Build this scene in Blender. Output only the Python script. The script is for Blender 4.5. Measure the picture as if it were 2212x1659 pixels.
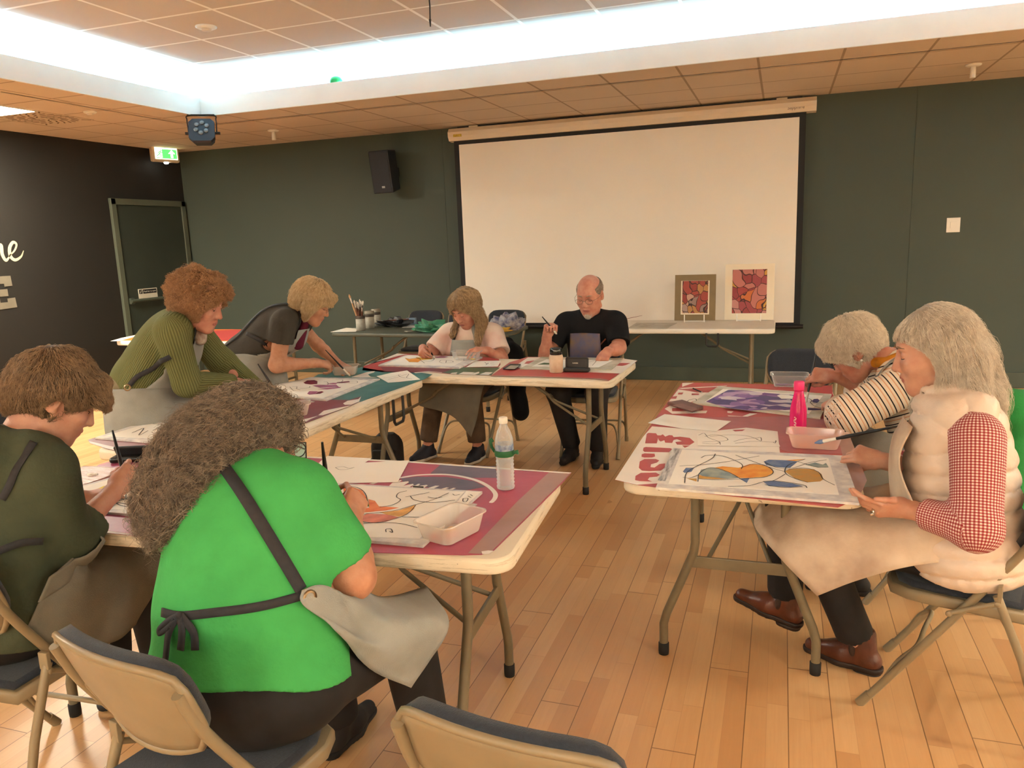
import bpy, bmesh, math, random
import numpy as np
from mathutils import Vector, Matrix, Euler, Quaternion
for _o in list(bpy.data.objects): bpy.data.objects.remove(_o)
SC = bpy.context.scene
COL = SC.collection
PI = math.pi
random.seed(7)
RNG = np.random.default_rng(7)

# ---------------------------------------------------------------- camera
CAM_H = 1.58
YAW, PITCH, ROLL, FPX = 0.336291733, 0.184697088, -0.0384161669, 1677.87
def _cam_axes():
    fwd = np.array([-math.sin(YAW)*math.cos(PITCH), math.cos(YAW)*math.cos(PITCH), -math.sin(PITCH)])
    right = np.array([math.cos(YAW), math.sin(YAW), 0.0])
    up = np.cross(right, fwd)
    r2 = right*math.cos(ROLL) + up*math.sin(ROLL)
    u2 = -right*math.sin(ROLL) + up*math.cos(ROLL)
    return r2, u2, fwd
CR, CU, CF = _cam_axes()
CAM = np.array([0.0, 0.0, CAM_H])
cd = bpy.data.cameras.new('camera')
cam = bpy.data.objects.new('camera', cd)
COL.objects.link(cam)
cam.matrix_world = Matrix(((CR[0], CU[0], -CF[0], 0), (CR[1], CU[1], -CF[1], 0), (CR[2], CU[2], -CF[2], CAM_H), (0, 0, 0, 1)))
cd.sensor_width = 36.0
cd.lens = FPX/2212*36.0
cd.clip_start = 0.05
SC.camera = cam
def ray(x, y):
    return CR*((x-1106)/FPX) - CU*((y-829.5)/FPX) + CF
def onz(x, y, z):                      # the point of a sight line at height z
    d = ray(x, y); t = (z-CAM_H)/d[2]; return Vector(CAM + d*t)
def ony(x, y, Y):                      # ... in the vertical plane y = Y
    d = ray(x, y); return Vector(CAM + d*(Y/d[1]))
def onx(x, y, X):
    d = ray(x, y); return Vector(CAM + d*(X/d[0]))

# ---------------------------------------------------------------- world and exposure
w = bpy.data.worlds.new('World'); SC.world = w; w.use_nodes = True
w.node_tree.nodes['Background'].inputs[0].default_value = (0.9, 0.8, 0.65, 1)
w.node_tree.nodes['Background'].inputs[1].default_value = 0.0
SC.view_settings.view_transform = 'Standard'
SC.view_settings.look = 'None'
SC.view_settings.exposure = 1.14
SC.view_settings.gamma = 1.0
SC.view_settings.use_curve_mapping = False
PANEL_COL = (1.0, 0.88, 0.68)           # warm ceiling panels
PANEL_POW = 100.0
COVE_COL = (0.36, 0.78, 1.0)            # cold strip in the cove
COVE_POW = 36.0
# ---------------------------------------------------------------- materials
MATS = {}
def srgb(r, g, b):
    f = lambda c: (c/255/12.92) if c/255 <= 0.04045 else ((c/255+0.055)/1.055)**2.4
    return (f(r), f(g), f(b), 1.0)
def nt(m):
    return m.node_tree.nodes, m.node_tree.links
def mat(name, col, rough=0.6, metal=0.0, noise=0.0, nscale=20.0, bump=0.0, bscale=60.0, spec=0.5, trans=0.0, alpha=1.0,
        sheen=0.0, emit=None, estr=0.0, coat=0.0, sss=0.0, stretch=None, ior=1.45, col2=None, detail=4.0):
    """A procedural material: base colour broken up by noise, optional bump."""
    if name in MATS: return MATS[name]
    m = bpy.data.materials.new(name); m.use_nodes = True
    N, L = nt(m); b = N['Principled BSDF']
    if len(col) == 3: col = (*col, 1.0)
    b.inputs['Base Color'].default_value = col
    b.inputs['Roughness'].default_value = rough
    b.inputs['Metallic'].default_value = metal
    b.inputs['Specular IOR Level'].default_value = spec
    b.inputs['IOR'].default_value = ior
    b.inputs['Transmission Weight'].default_value = trans
    b.inputs['Alpha'].default_value = alpha
    if sheen: b.inputs['Sheen Weight'].default_value = sheen; b.inputs['Sheen Roughness'].default_value = 0.5
    if coat: b.inputs['Coat Weight'].default_value = coat
    if sss:
        b.inputs['Subsurface Weight'].default_value = sss
        b.inputs['Subsurface Radius'].default_value = (0.012, 0.005, 0.003)
        b.inputs['Subsurface Scale'].default_value = 1.0
    if emit: b.inputs['Emission Color'].default_value = (*emit[:3], 1); b.inputs['Emission Strength'].default_value = estr
    if noise or bump:
        tc = N.new('ShaderNodeTexCoord'); mp = N.new('ShaderNodeMapping')
        L.new(tc.outputs['Object'], mp.inputs['Vector'])
        if stretch: mp.inputs['Scale'].default_value = stretch
    if noise:
        t = N.new('ShaderNodeTexNoise'); t.inputs['Scale'].default_value = nscale; t.inputs['Detail'].default_value = detail
        L.new(mp.outputs['Vector'], t.inputs['Vector'])
        r = N.new('ShaderNodeMapRange'); r.inputs[1].default_value = 0.3; r.inputs[2].default_value = 0.7
        L.new(t.outputs['Fac'], r.inputs[0])
        mx = N.new('ShaderNodeMix'); mx.data_type = 'RGBA'
        c2 = col2 if col2 else tuple(max(0, c*(1-noise)) for c in col[:3])
        c1 = col if col2 else tuple(min(1, c*(1+noise*0.6)) for c in col[:3])
        mx.inputs[6].default_value = (*c1[:3], 1); mx.inputs[7].default_value = (*c2[:3], 1)
        L.new(r.outputs[0], mx.inputs[0]); L.new(mx.outputs[2], b.inputs['Base Color'])
    if bump:
        t2 = N.new('ShaderNodeTexNoise'); t2.inputs['Scale'].default_value = bscale; t2.inputs['Detail'].default_value = 5
        L.new(mp.outputs['Vector'], t2.inputs['Vector'])
        bp = N.new('ShaderNodeBump'); bp.inputs['Strength'].default_value = bump; bp.inputs['Distance'].default_value = 0.01
        L.new(t2.outputs['Fac'], bp.inputs['Height']); L.new(bp.outputs['Normal'], b.inputs['Normal'])
    MATS[name] = m
    return m
def emat(name, col, strength):
    if name in MATS: return MATS[name]
    m = bpy.data.materials.new(name); m.use_nodes = True
    N, L = nt(m); N.remove(N['Principled BSDF'])
    e = N.new('ShaderNodeEmission'); e.inputs[0].default_value = (*col[:3], 1); e.inputs[1].default_value = strength
    L.new(e.outputs[0], N['Material Output'].inputs[0]); MATS[name] = m
    return m

# ---------------------------------------------------------------- objects, labels
def tag(o, label=None, cat=None, group=None, kind=None):
    if label: o['label'] = label
    if cat: o['category'] = cat
    if group: o['group'] = group
    if kind: o['kind'] = kind
    return o
def thing(name, label, cat, loc=(0, 0, 0), rz=0.0, group=None):
    o = bpy.data.objects.new(name, None); COL.objects.link(o)
    o.empty_display_size = 0.05
    o.location = loc; o.rotation_euler = (0, 0, rz)
    return tag(o, label, cat, group)
class MB:
    """Collects shapes, then links them as ONE mesh object."""
    def __init__(s): s.v = []; s.f = []; s.m = []; s.sm = []; s.cur = 0; s.smooth = False
    def add(s, V, F, smooth=None):
        n = len(s.v); s.v += [tuple(p) for p in V]
        for f in F: s.f.append(tuple(i+n for i in f)); s.m.append(s.cur); s.sm.append(s.smooth if smooth is None else smooth)
        return s
    def box(s, c, d, M=None, bev=0.0):
        x, y, z = d[0]/2, d[1]/2, d[2]/2
        if bev <= 0:
            V = [(a*x, b*y, e*z) for a in (-1, 1) for b in (-1, 1) for e in (-1, 1)]
            F = [(0, 1, 3, 2), (4, 6, 7, 5), (0, 4, 5, 1), (2, 3, 7, 6), (0, 2, 6, 4), (1, 5, 7, 3)]
        else:
            bm = bmesh.new(); bmesh.ops.create_cube(bm, size=1.0)
            for v in bm.verts: v.co = Vector((v.co.x*d[0], v.co.y*d[1], v.co.z*d[2]))
            bmesh.ops.bevel(bm, geom=list(bm.edges), offset=bev, segments=2, affect='EDGES', profile=0.5)
            bm.verts.index_update()
            V = [v.co.copy() for v in bm.verts]; F = [tuple(v.index for v in f.verts) for f in bm.faces]; bm.free()
        c = Vector(c)
        V = [((M @ Vector(p)) if M else Vector(p)) + c for p in V]
        return s.add(V, F)
    def tube(s, pts, r, n=10, cap=True, smooth=True):
        pts = [Vector(p) for p in pts]; rs = r if isinstance(r, (list, tuple)) else [r]*len(pts)
        T = []
        for i in range(len(pts)):
            a = pts[max(0, i-1)]; b = pts[min(len(pts)-1, i+1)]
            t = (b-a); T.append(t.normalized() if t.length > 1e-9 else Vector((0, 0, 1)))
        u = T[0].orthogonal().normalized(); V = []; F = []
        for i, p in enumerate(pts):
            u = (u - T[i]*u.dot(T[i])); u = u.normalized() if u.length > 1e-6 else T[i].orthogonal().normalized()
            w_ = T[i].cross(u)
            for k in range(n):
                a = 2*PI*k/n; V.append(p + (u*math.cos(a) + w_*math.sin(a))*rs[i])
        for i in range(len(pts)-1):
            for k in range(n):
                F.append((i*n+k, i*n+(k+1) % n, (i+1)*n+(k+1) % n, (i+1)*n+k))
        s.add(V, F, smooth)
        if cap:
            m = len(pts)-1
            s.add([V[k] for k in range(n)], [tuple(reversed(range(n)))], False)
            s.add([V[m*n+k] for k in range(n)], [tuple(range(n))], False)
        return s
    def lathe(s, prof, c=(0, 0, 0), n=24, M=None, cap=True, smooth=True):
        """prof: [(r, z), ...]"""
        c = Vector(c); V = []; F = []
        for r, z in prof:
            for k in range(n):
                a = 2*PI*k/n; p = Vector((r*math.cos(a), r*math.sin(a), z)); V.append((M @ p if M else p) + c)
        for i in range(len(prof)-1):
            for k in range(n):
                F.append((i*n+k, i*n+(k+1) % n, (i+1)*n+(k+1) % n, (i+1)*n+k))
        if cap:
            F.append(tuple(reversed(range(n)))); m = len(prof)-1; F.append(tuple(m*n+k for k in range(n)))
        return s.add(V, F, smooth)
    def ell(s, c, r, M=None, n=16):
        V = []; F = []; h = n//2; c = Vector(c)
        for i in range(h+1):
            t = PI*i/h
            for k in range(n):
                a = 2*PI*k/n; p = Vector((r[0]*math.sin(t)*math.cos(a), r[1]*math.sin(t)*math.sin(a), r[2]*math.cos(t)))
                V.append((M @ p if M else p)+c)
        for i in range(h):
            for k in range(n): F.append((i*n+k, (i+1)*n+k, (i+1)*n+(k+1) % n, i*n+(k+1) % n))
        return s.add(V, F, True)
    def poly(s, pts, flip=False):
        return s.add(pts, [tuple(reversed(range(len(pts)))) if flip else tuple(range(len(pts)))])
    def prism(s, pts, d):
        """a flat outline given thickness along the vector d"""
        pts = [Vector(p) for p in pts]; n = len(pts); d = Vector(d)
        V = pts + [p+d for p in pts]
        F = [tuple(reversed(range(n))), tuple(range(n, 2*n))] + [(i, (i+1) % n, n+(i+1) % n, n+i) for i in range(n)]
        return s.add(V, F)
    def grid(s, G, smooth=True, wrap=False):
        nu = len(G); nv = len(G[0]); V = [p for row in G for p in row]; F = []
        for i in range(nu-1):
            for j in range(nv if wrap else nv-1): F.append((i*nv+j, (i+1)*nv+j, (i+1)*nv+(j+1) % nv, i*nv+(j+1) % nv))
        return s.add(V, F, smooth)
    def build(s, name, mats, parent=None, label=None, solid=0.0, sub=0, fix=True, wn=False):
        me = bpy.data.meshes.new(name); me.from_pydata(s.v, [], s.f)
        if not isinstance(mats, (list, tuple)): mats = [mats]
        for m in mats: me.materials.append(m)
        me.polygons.foreach_set('material_index', s.m); me.polygons.foreach_set('use_smooth', s.sm)
        me.validate(); me.update()
        if fix:
            bm = bmesh.new(); bm.from_mesh(me); bmesh.ops.recalc_face_normals(bm, faces=bm.faces); bm.to_mesh(me); bm.free()
        o = bpy.data.objects.new(name, me); COL.objects.link(o)
        if parent: o.parent = parent
        if label: o['label'] = label
        if solid:
            md = o.modifiers.new('solid', 'SOLIDIFY'); md.thickness = solid; md.offset = 0
        if sub:
            md = o.modifiers.new('sub', 'SUBSURF'); md.levels = sub; md.render_levels = sub
        return o
def copy_tree(o, parent=None):
    c = o.copy(); COL.objects.link(c)
    if parent: c.parent = parent; c.matrix_parent_inverse = o.matrix_parent_inverse
    for ch in list(o.children): copy_tree(ch, c)
    return c
def catmull(P, n):
    """n points per span through the points P"""
    P = [Vector(p) for p in P]
    if len(P) < 3 and len(P) == 2: return [P[0].lerp(P[1], i/n) for i in range(n+1)]
    out = []
    for i in range(len(P)-1):
        p0 = P[i-1] if i else P[0]*2-P[1]; p1 = P[i]; p2 = P[i+1]; p3 = P[i+2] if i+2 < len(P) else P[-1]*2-P[-2]
        for k in range(n):
            t = k/n; out.append(0.5*((2*p1)+(p2-p0)*t+(2*p0-5*p1+4*p2-p3)*t*t+(3*p1-p0-3*p2+p3)*t**3))
    out.append(P[-1]); return out
def rounded_rect(w_, d_, r, n=6):
    out = []
    for cx, cy, a0 in ((w_/2-r, d_/2-r, 0), (-w_/2+r, d_/2-r, PI/2), (-w_/2+r, -d_/2+r, PI), (w_/2-r, -d_/2+r, 1.5*PI)):
        for k in range(n+1):
            a = a0 + PI/2*k/n; out.append((cx+r*math.cos(a), cy+r*math.sin(a)))
    return out
def slab(mb, outline, z0, z1, bev=0.006):
    """a plate with softly rounded upper and lower rims"""
    n = len(outline); c = Vector((sum(p[0] for p in outline)/n, sum(p[1] for p in outline)/n, 0))
    def ring(z, ins):
        R = []
        for i in range(n):
            a = Vector((*outline[i-1], 0)); b = Vector((*outline[(i+1) % n], 0)); t = (b-a).normalized()
            nrm = Vector((-t.y, t.x, 0)); R.append(Vector((*outline[i], 0)) + nrm*ins + Vector((0, 0, z)))
        return R
    rings = [ring(z0, bev), ring(z0+bev*0.3, bev*0.3), ring(z0+bev, 0), ring(z1-bev, 0), ring(z1-bev*0.3, bev*0.3), ring(z1, bev)]
    V = [p for r in rings for p in r]; F = []
    for i in range(5):
        for k in range(n): F.append((i*n+k, i*n+(k+1) % n, (i+1)*n+(k+1) % n, (i+1)*n+k))
    mb.add(V, F, True)
    mb.add(rings[0], [tuple(reversed(range(n)))], False); mb.add(rings[5], [tuple(range(n))], False)
    return mb
def strip(mb, pts, width, nrm=(0, 0, 1)):
    """a flat painted line of given width"""
    pts = [Vector(p) for p in pts]; nrm = Vector(nrm); A = []; ws = width if isinstance(width, (list, tuple)) else [width]*len(pts)
    for i, p in enumerate(pts):
        t = (pts[min(i+1, len(pts)-1)]-pts[max(i-1, 0)]); t = t.normalized() if t.length > 1e-9 else Vector((1, 0, 0))
        sd = nrm.cross(t).normalized()*ws[i]/2; A.append([p-sd, p+sd])
    mb.grid(A, False); return mb
def text(body, size, name, m, parent=None, loc=(0, 0, 0), rot=(0, 0, 0), extrude=0.0004, bold=0.0, align='CENTER', shear=0.0):
    """lettering as a real mesh"""
    cu = bpy.data.curves.new(name, 'FONT'); cu.body = body; cu.size = size; cu.extrude = extrude; cu.align_x = align; cu.align_y = 'CENTER'; cu.offset = bold; cu.shear = shear
    cu.resolution_u = 3
    o = bpy.data.objects.new(name, cu); COL.objects.link(o)
    dg = bpy.context.evaluated_depsgraph_get(); me = bpy.data.meshes.new_from_object(o.evaluated_get(dg))
    bpy.data.objects.remove(o); bpy.data.curves.remove(cu); me.name = name
    me.materials.clear(); me.materials.append(m)
    o = bpy.data.objects.new(name, me); COL.objects.link(o); o.location = loc; o.rotation_euler = rot
    if parent: o.parent = parent
    return o
def R3(ax, a): return Matrix.Rotation(a, 3, ax)
# ---------------------------------------------------------------- the room
XL, YB, ZS, ZU = -7.36, 8.436, 2.832, 3.2      # left wall, back wall, soffit height, upper ceiling height
XR, YF = 6.0, -5.0
OX0, OX1, OY0, OY1 = -5.25, 4.3, -3.2, 6.37    # opening of the recessed ceiling
class NB:
    """short-hand for wiring math nodes"""
    def __init__(s, m): s.N, s.L = nt(m)
    def val(s, sock, v):
        if hasattr(v, 'links'): s.L.new(v, sock)
        else: sock.default_value = v
    def op(s, o, a, b=0.0, c=0.0):
        n = s.N.new('ShaderNodeMath'); n.operation = o
        s.val(n.inputs[0], a); s.val(n.inputs[1], b); s.val(n.inputs[2], c); return n.outputs[0]
    def xyz(s, kind='Object'):
        t = s.N.new('ShaderNodeTexCoord'); x = s.N.new('ShaderNodeSeparateXYZ'); s.L.new(t.outputs[kind], x.inputs[0]); return x.outputs
    def comb(s, x, y, z=0.0):
        n = s.N.new('ShaderNodeCombineXYZ'); s.val(n.inputs[0], x); s.val(n.inputs[1], y); s.val(n.inputs[2], z); return n.outputs[0]
    def white(s, vec):
        n = s.N.new('ShaderNodeTexWhiteNoise'); n.noise_dimensions = '3D'; s.L.new(vec, n.inputs['Vector']); return n.outputs['Value']
    def noise(s, vec, scale, detail=4, rough=0.5, dist=0.0):
        n = s.N.new('ShaderNodeTexNoise'); s.L.new(vec, n.inputs['Vector']); n.inputs['Scale'].default_value = scale
        n.inputs['Detail'].default_value = detail; n.inputs['Roughness'].default_value = rough; n.inputs['Distortion'].default_value = dist; return n.outputs['Fac']
    def mix(s, f, a, b, mode='MIX'):
        n = s.N.new('ShaderNodeMix'); n.data_type = 'RGBA'; n.blend_type = mode; s.val(n.inputs[0], f); s.val(n.inputs[6], a); s.val(n.inputs[7], b); return n.outputs[2]
    def ramp(s, f, stops):
        n = s.N.new('ShaderNodeValToRGB'); s.val(n.inputs[0], f); e = n.color_ramp.elements
        while len(e) < len(stops): e.new(0.5)
        for k, (p, c) in enumerate(stops): e[k].position = p; e[k].color = (*c[:3], 1)
        return n.outputs[0]
    def bump(s, h, strength, dist=0.01):
        n = s.N.new('ShaderNodeBump'); n.inputs['Strength'].default_value = strength; n.inputs['Distance'].default_value = dist; s.L.new(h, n.inputs['Height']); return n.outputs[0]
    def edge(s, v, w_):
        """1 inside a band of half-width w_ round the whole numbers of v"""
        f = s.op('FRACT', v); d = s.op('MINIMUM', f, s.op('SUBTRACT', 1.0, f)); return s.op('LESS_THAN', d, w_)
def floor_mat():
    m = mat('maple_floor', (0.55, 0.33, 0.15), 0.34, spec=0.45); b = m.node_tree.nodes['Principled BSDF']; n = NB(m)
    X, Y, _ = n.xyz()
    bx = n.op('DIVIDE', n.op('ADD', X, 0.618), 0.135); bi = n.op('FLOOR', bx)
    si = n.op('FLOOR', n.op('MULTIPLY', bx, 2.0))
    r1 = n.white(n.comb(si, 3.3, 1.0)); L1 = 0.72
    sy = n.op('DIVIDE', n.op('ADD', Y, n.op('MULTIPLY', r1, 9.0)), L1); sj = n.op('FLOOR', sy)
    tone = n.white(n.comb(si, sj, 5.0))
    r2 = n.white(n.comb(bi, 7.7, 2.0)); by = n.op('DIVIDE', n.op('ADD', Y, n.op('MULTIPLY', r2, 9.0)), 2.2)
    g1 = n.edge(bx, 0.012); g2 = n.edge(by, 0.0009)
    gap = n.op('MAXIMUM', g1, g2); soft = n.op('MAXIMUM', n.edge(n.op('MULTIPLY', bx, 2.0), 0.012), n.edge(sy, 0.0022))
    gv = n.comb(n.op('ADD', n.op('MULTIPLY', X, 26.0), n.op('MULTIPLY', tone, 40.0)), n.op('ADD', n.op('MULTIPLY', Y, 1.8), n.op('MULTIPLY', tone, 17.0)))
    grain = n.noise(gv, 1.0, 6, 0.6, 1.2)
    fine = n.noise(n.comb(n.op('MULTIPLY', X, 160.0), n.op('MULTIPLY', Y, 6.0)), 1.0, 3)
    blot = n.noise(n.comb(n.op('ADD', n.op('MULTIPLY', X, 3.0), n.op('MULTIPLY', tone, 11.0)), n.op('MULTIPLY', Y, 2.2)), 1.0, 3)
    base = n.ramp(tone, [(0.0, (0.54, 0.295, 0.13)), (0.25, (0.62, 0.36, 0.165)), (0.6, (0.66, 0.40, 0.19)), (1.0, (0.72, 0.465, 0.235))])
    c = n.mix(n.op('MULTIPLY', n.op('SUBTRACT', 1.0, grain), 0.55), base, (0.48, 0.25, 0.10, 1))
    c = n.mix(n.op('MULTIPLY', fine, 0.22), c, (0.34, 0.17, 0.07, 1))
    kn = n.op('GREATER_THAN', blot, 0.70)
    c = n.mix(n.op('MULTIPLY', kn, 0.45), c, (0.25, 0.10, 0.035, 1))
    c = n.mix(n.op('MULTIPLY', soft, 0.22), c, (0.22, 0.11, 0.04, 1))
    c = n.mix(n.op('MULTIPLY', gap, 0.75), c, (0.13, 0.06, 0.02, 1))
    n.L.new(c, b.inputs['Base Color'])
    n.L.new(n.op('ADD', 0.30, n.op('MULTIPLY', grain, 0.16)), b.inputs['Roughness'])
    n.L.new(n.bump(n.op('SUBTRACT', n.op('MULTIPLY', fine, 0.15), gap), 0.10, 0.004), b.inputs['Normal'])
    return m
def wall_mat(name, col):
    m = mat(name, col, 0.62, spec=0.35); b = m.node_tree.nodes['Principled BSDF']; n = NB(m)
    t = n.N.new('ShaderNodeTexCoord'); f = n.noise(t.outputs['Object'], 1.3, 4)
    c2 = tuple(c*0.82 for c in col)
    n.L.new(n.mix(f, (*col, 1), (*c2, 1)), b.inputs['Base Color'])
    n.L.new(n.bump(n.noise(t.outputs['Object'], 240, 3), 0.06, 0.003), b.inputs['Normal'])
    return m
def tile_mat(name, col, line, ox, oy, half, rough=0.85):
    m = mat(name, col, rough, spec=0.2); b = m.node_tree.nodes['Principled BSDF']; n = NB(m)
    X, Y, _ = n.xyz(); u = n.op('DIVIDE', n.op('SUBTRACT', X, ox), 0.6); v = n.op('DIVIDE', n.op('SUBTRACT', Y, oy), 0.6)
    g = n.op('MAXIMUM', n.edge(u, half), n.edge(v, half))
    t = n.N.new('ShaderNodeTexCoord'); sp = n.noise(t.outputs['Object'], 130, 3)
    tone = n.white(n.comb(n.op('FLOOR', u), n.op('FLOOR', v), 1.0))
    c = n.mix(n.op('MULTIPLY', sp, 0.14), (*col, 1), tuple(x*0.6 for x in col)+(1,))
    c = n.mix(n.op('MULTIPLY', tone, 0.06), c, (0.3, 0.28, 0.25, 1))
    n.L.new(n.mix(g, c, (*line, 1)), b.inputs['Base Color'])
    n.L.new(n.bump(n.op('MULTIPLY', g, 1.0), 0.25, 0.004), b.inputs['Normal'])
    return m
M_WALL = wall_mat('dark_green_paint', (0.062, 0.082, 0.068))
M_WALL2 = wall_mat('black_brown_paint', (0.020, 0.019, 0.017))
M_TRIM = mat('green_gloss_paint', (0.060, 0.078, 0.060), 0.42, noise=0.15, nscale=4)
M_FLOOR = floor_mat()
M_UP = tile_mat('recessed_ceiling_tile', (0.62, 0.56, 0.52), (0.92, 0.92, 0.90), -4.93, 5.35, 0.022)
M_SOF = tile_mat('soffit_tile', (0.66, 0.55, 0.46), (0.36, 0.28, 0.21), -5.604, 8.05, 0.016)
M_WHITE = mat('white_paint', (0.80, 0.80, 0.80), 0.6, noise=0.04, nscale=3)
def struct(name, mb, m, **k): return tag(mb.build(name, m, fix=False, **k), kind='structure')
T = 0.12
b = MB(); b.box(((XL+XR)/2, (YF+YB)/2, -T/2), (XR-XL+2*T, YB-YF+2*T, T)); struct('floor', b, M_FLOOR)
b = MB(); b.box(((XL+XR)/2, YB+T/2, 1.7), (XR-XL+2*T, T, 3.4)); struct('wall_back', b, M_WALL)
b = MB(); b.box((XL-T/2, (YF+YB)/2, 1.7), (T, YB-YF, 3.4)); struct('wall_left', b, M_WALL2)
M_CREAM = mat('cream_wall_paint', (0.62, 0.56, 0.44), 0.7, noise=0.05, nscale=2)
b = MB(); b.box((XR+T/2, (YF+YB)/2, 1.7), (T, YB-YF, 3.4)); struct('wall_right', b, M_CREAM)
b = MB(); b.box(((XL+XR)/2, YF-T/2, 1.7), (XR-XL+2*T, T, 3.4)); struct('wall_front', b, M_CREAM)
# ceiling: the low ring, the trough of the cove above it and the high middle
b = MB(); b.cur = 0
def ring_faces(x0, y0, x1, y1, X0, Y0, X1, Y1, z, th):
    for (ax, ay, bx_, by_) in ((X0, Y0, X1, y0), (X0, y1, X1, Y1), (X0, y0, x0, y1), (x1, y0, X1, y1)):
        b.box(((ax+bx_)/2, (ay+by_)/2, z+th/2), (bx_-ax, by_-ay, th))
ring_faces(OX0, OY0, OX1, OY1, XL, YF, XR, YB, ZS, 0.02)
CW = 0.42                                        # depth of the cove behind the fascia
b.cur = 1; b.box(((OX0+OX1)/2, (OY0+OY1)/2, ZU+0.03), (OX1-OX0+2*CW, OY1-OY0+2*CW, 0.06))
b.cur = 2
for (c, d) in ((((OX0+OX1)/2, OY1+CW+0.01, (ZS+ZU)/2), (OX1-OX0+2*CW, 0.02, ZU-ZS)), (((OX0+OX1)/2, OY0-CW-0.01, (ZS+ZU)/2), (OX1-OX0+2*CW, 0.02, ZU-ZS)),
               ((OX0-CW-0.01, (OY0+OY1)/2, (ZS+ZU)/2), (0.02, OY1-OY0+2*CW, ZU-ZS)), ((OX1+CW+0.01, (OY0+OY1)/2, (ZS+ZU)/2), (0.02, OY1-OY0+2*CW, ZU-ZS))):
    b.box(c, d)
struct('ceiling', b, [M_SOF, M_UP, M_WHITE])
# fascia of the bulkhead
b = MB(); fz = (ZS-0.004+2.997)/2; fh = 2.997-ZS+0.004; ft = 0.018
for (c, d) in ((((OX0+OX1)/2, OY1-ft/2, fz), (OX1-OX0, ft, fh)), (((OX0+OX1)/2, OY0+ft/2, fz), (OX1-OX0, ft, fh)),
               ((OX0+ft/2, (OY0+OY1)/2, fz), (ft, OY1-OY0-2*ft, fh)), ((OX1-ft/2, (OY0+OY1)/2, fz), (ft, OY1-OY0-2*ft, fh))):
    b.box(c, d, bev=0.002)
struct('trim_1', b, M_WHITE)
# the light strips lying in the cove
M_COVE = emat('cove_light', COVE_COL, COVE_POW)
def cove(c, d, lab):
    t = thing('cove_light_strip', lab, 'light strip', (c[0], c[1], ZS+0.02), group='cold light strips hidden in the ceiling cove')
    bb = MB(); bb.box((0, 0, 0.012), (d[0], d[1], 0.02)); bb.build('housing', M_WHITE, t)
    bb = MB(); bb.box((0, 0, 0.028), (d[0]*(0.96 if d[0] < 1 else 1), d[1]*(0.96 if d[1] < 1 else 1), 0.012)); bb.build('diffuser', M_COVE, t)
mx, my = (OX0+OX1)/2, (OY0+OY1)/2
cove((mx, OY1+0.20, 0), (OX1-OX0, 0.07), 'cold white light strip hidden in the cove above the screen wall')
cove((OX0-0.20, my, 0), (0.07, OY1-OY0), 'cold white light strip hidden in the cove along the dark wall')
cove((OX1+0.20, my, 0), (0.07, OY1-OY0), 'cold white light strip in the cove opposite the dark wall')
cove((mx, OY0-0.20, 0), (OX1-OX0, 0.07), 'cold white light strip in the cove opposite the screen wall')
# skirting boards
for nm, c, d in (('baseboard_back', ((XL+XR)/2, YB-0.011, 0.075), (XR-XL, 0.022, 0.15)), ('baseboard_right', (XR-0.011, my, 0.075), (0.022, YB-YF, 0.15))):
    b = MB(); b.box(c, d, bev=0.004); struct(nm, b, M_TRIM)
DY0, DY1, DZ = 7.20, 8.40, 2.215
b = MB(); b.box((XL+0.011, (YF+DY0)/2, 0.075), (0.022, DY0-YF-0.01, 0.15), bev=0.004); struct('baseboard_left', b, M_TRIM)
# joints between the boards of the back wall, as thin cover strips
for k, x in enumerate((-3.68, 1.165)):
    b = MB(); b.box((x, YB-0.002, 1.5), (0.012, 0.004, 2.66)); struct('trim_%d' % (k+2), b, M_WALL)
# door in the dark wall
M_DOOR = mat('dark_green_door', (0.030, 0.040, 0.032), 0.5, noise=0.15, nscale=2)
M_FRAME = mat('green_door_frame', (0.085, 0.10, 0.075), 0.4, noise=0.1, nscale=3)
dr = thing('door_1', None, None, (XL, (DY0+DY1)/2, 0)); dr['kind'] = 'structure'
wd = DY1-DY0
b = MB(); b.box((0.012, 0, DZ/2-0.02), (0.02, wd-0.1, DZ-0.06), bev=0.002); b.build('door_leaf', M_DOOR, dr)
b = MB()
for s_ in (-1, 1): b.box((0.02, s_*(wd/2-0.035), DZ/2), (0.04, 0.07, DZ), bev=0.004)
b.box((0.02, 0, DZ-0.035), (0.04, wd+0.004, 0.07), bev=0.004)
b.build('door_frame', M_FRAME, dr)
b = MB(); b.tube([(0.055, -wd/2+0.1, 1.02), (0.055, wd/2-0.1, 1.02)], 0.02, 10)
b.box((0.035, -wd/2+0.12, 1.02), (0.05, 0.06, 0.07), bev=0.005); b.box((0.035, wd/2-0.12, 1.02), (0.05, 0.06, 0.07), bev=0.005)
b.build('push_bar', M_TRIM, dr)
M_SIGNW = mat('sign_white', (0.62, 0.60, 0.50), 0.5, noise=0.05, nscale=8)
M_INK = mat('black_ink', (0.006, 0.006, 0.006), 0.6, noise=0.2, nscale=30)
sg = thing('door_sign', 'small white sign with a black band on the dark door', 'sign', (XL+0.026, 7.60, 1.095))
b = MB(); b.box((0, 0, 0), (0.006, 0.30, 0.115), bev=0.001); b.build('sign_board', M_SIGNW, sg)
b = MB(); b.box((0.0035, 0.03, 0.023), (0.001, 0.215, 0.05)); b.box((0.0035, -0.115, 0.023), (0.001, 0.05, 0.05)); b.build('black_band', M_INK, sg)
text('Push bar to open', 0.028, 'lettering', M_SIGNW, sg, (0.0045, 0.03, 0.023), (PI/2, 0, PI/2))
b = MB(); b.poly([(0.0045, -0.130, 0.005), (0.0045, -0.115, 0.005), (0.0045, -0.100, 0.043), (0.0045, -0.112, 0.040)]); b.build('arrow_mark', M_SIGNW, sg)
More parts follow.
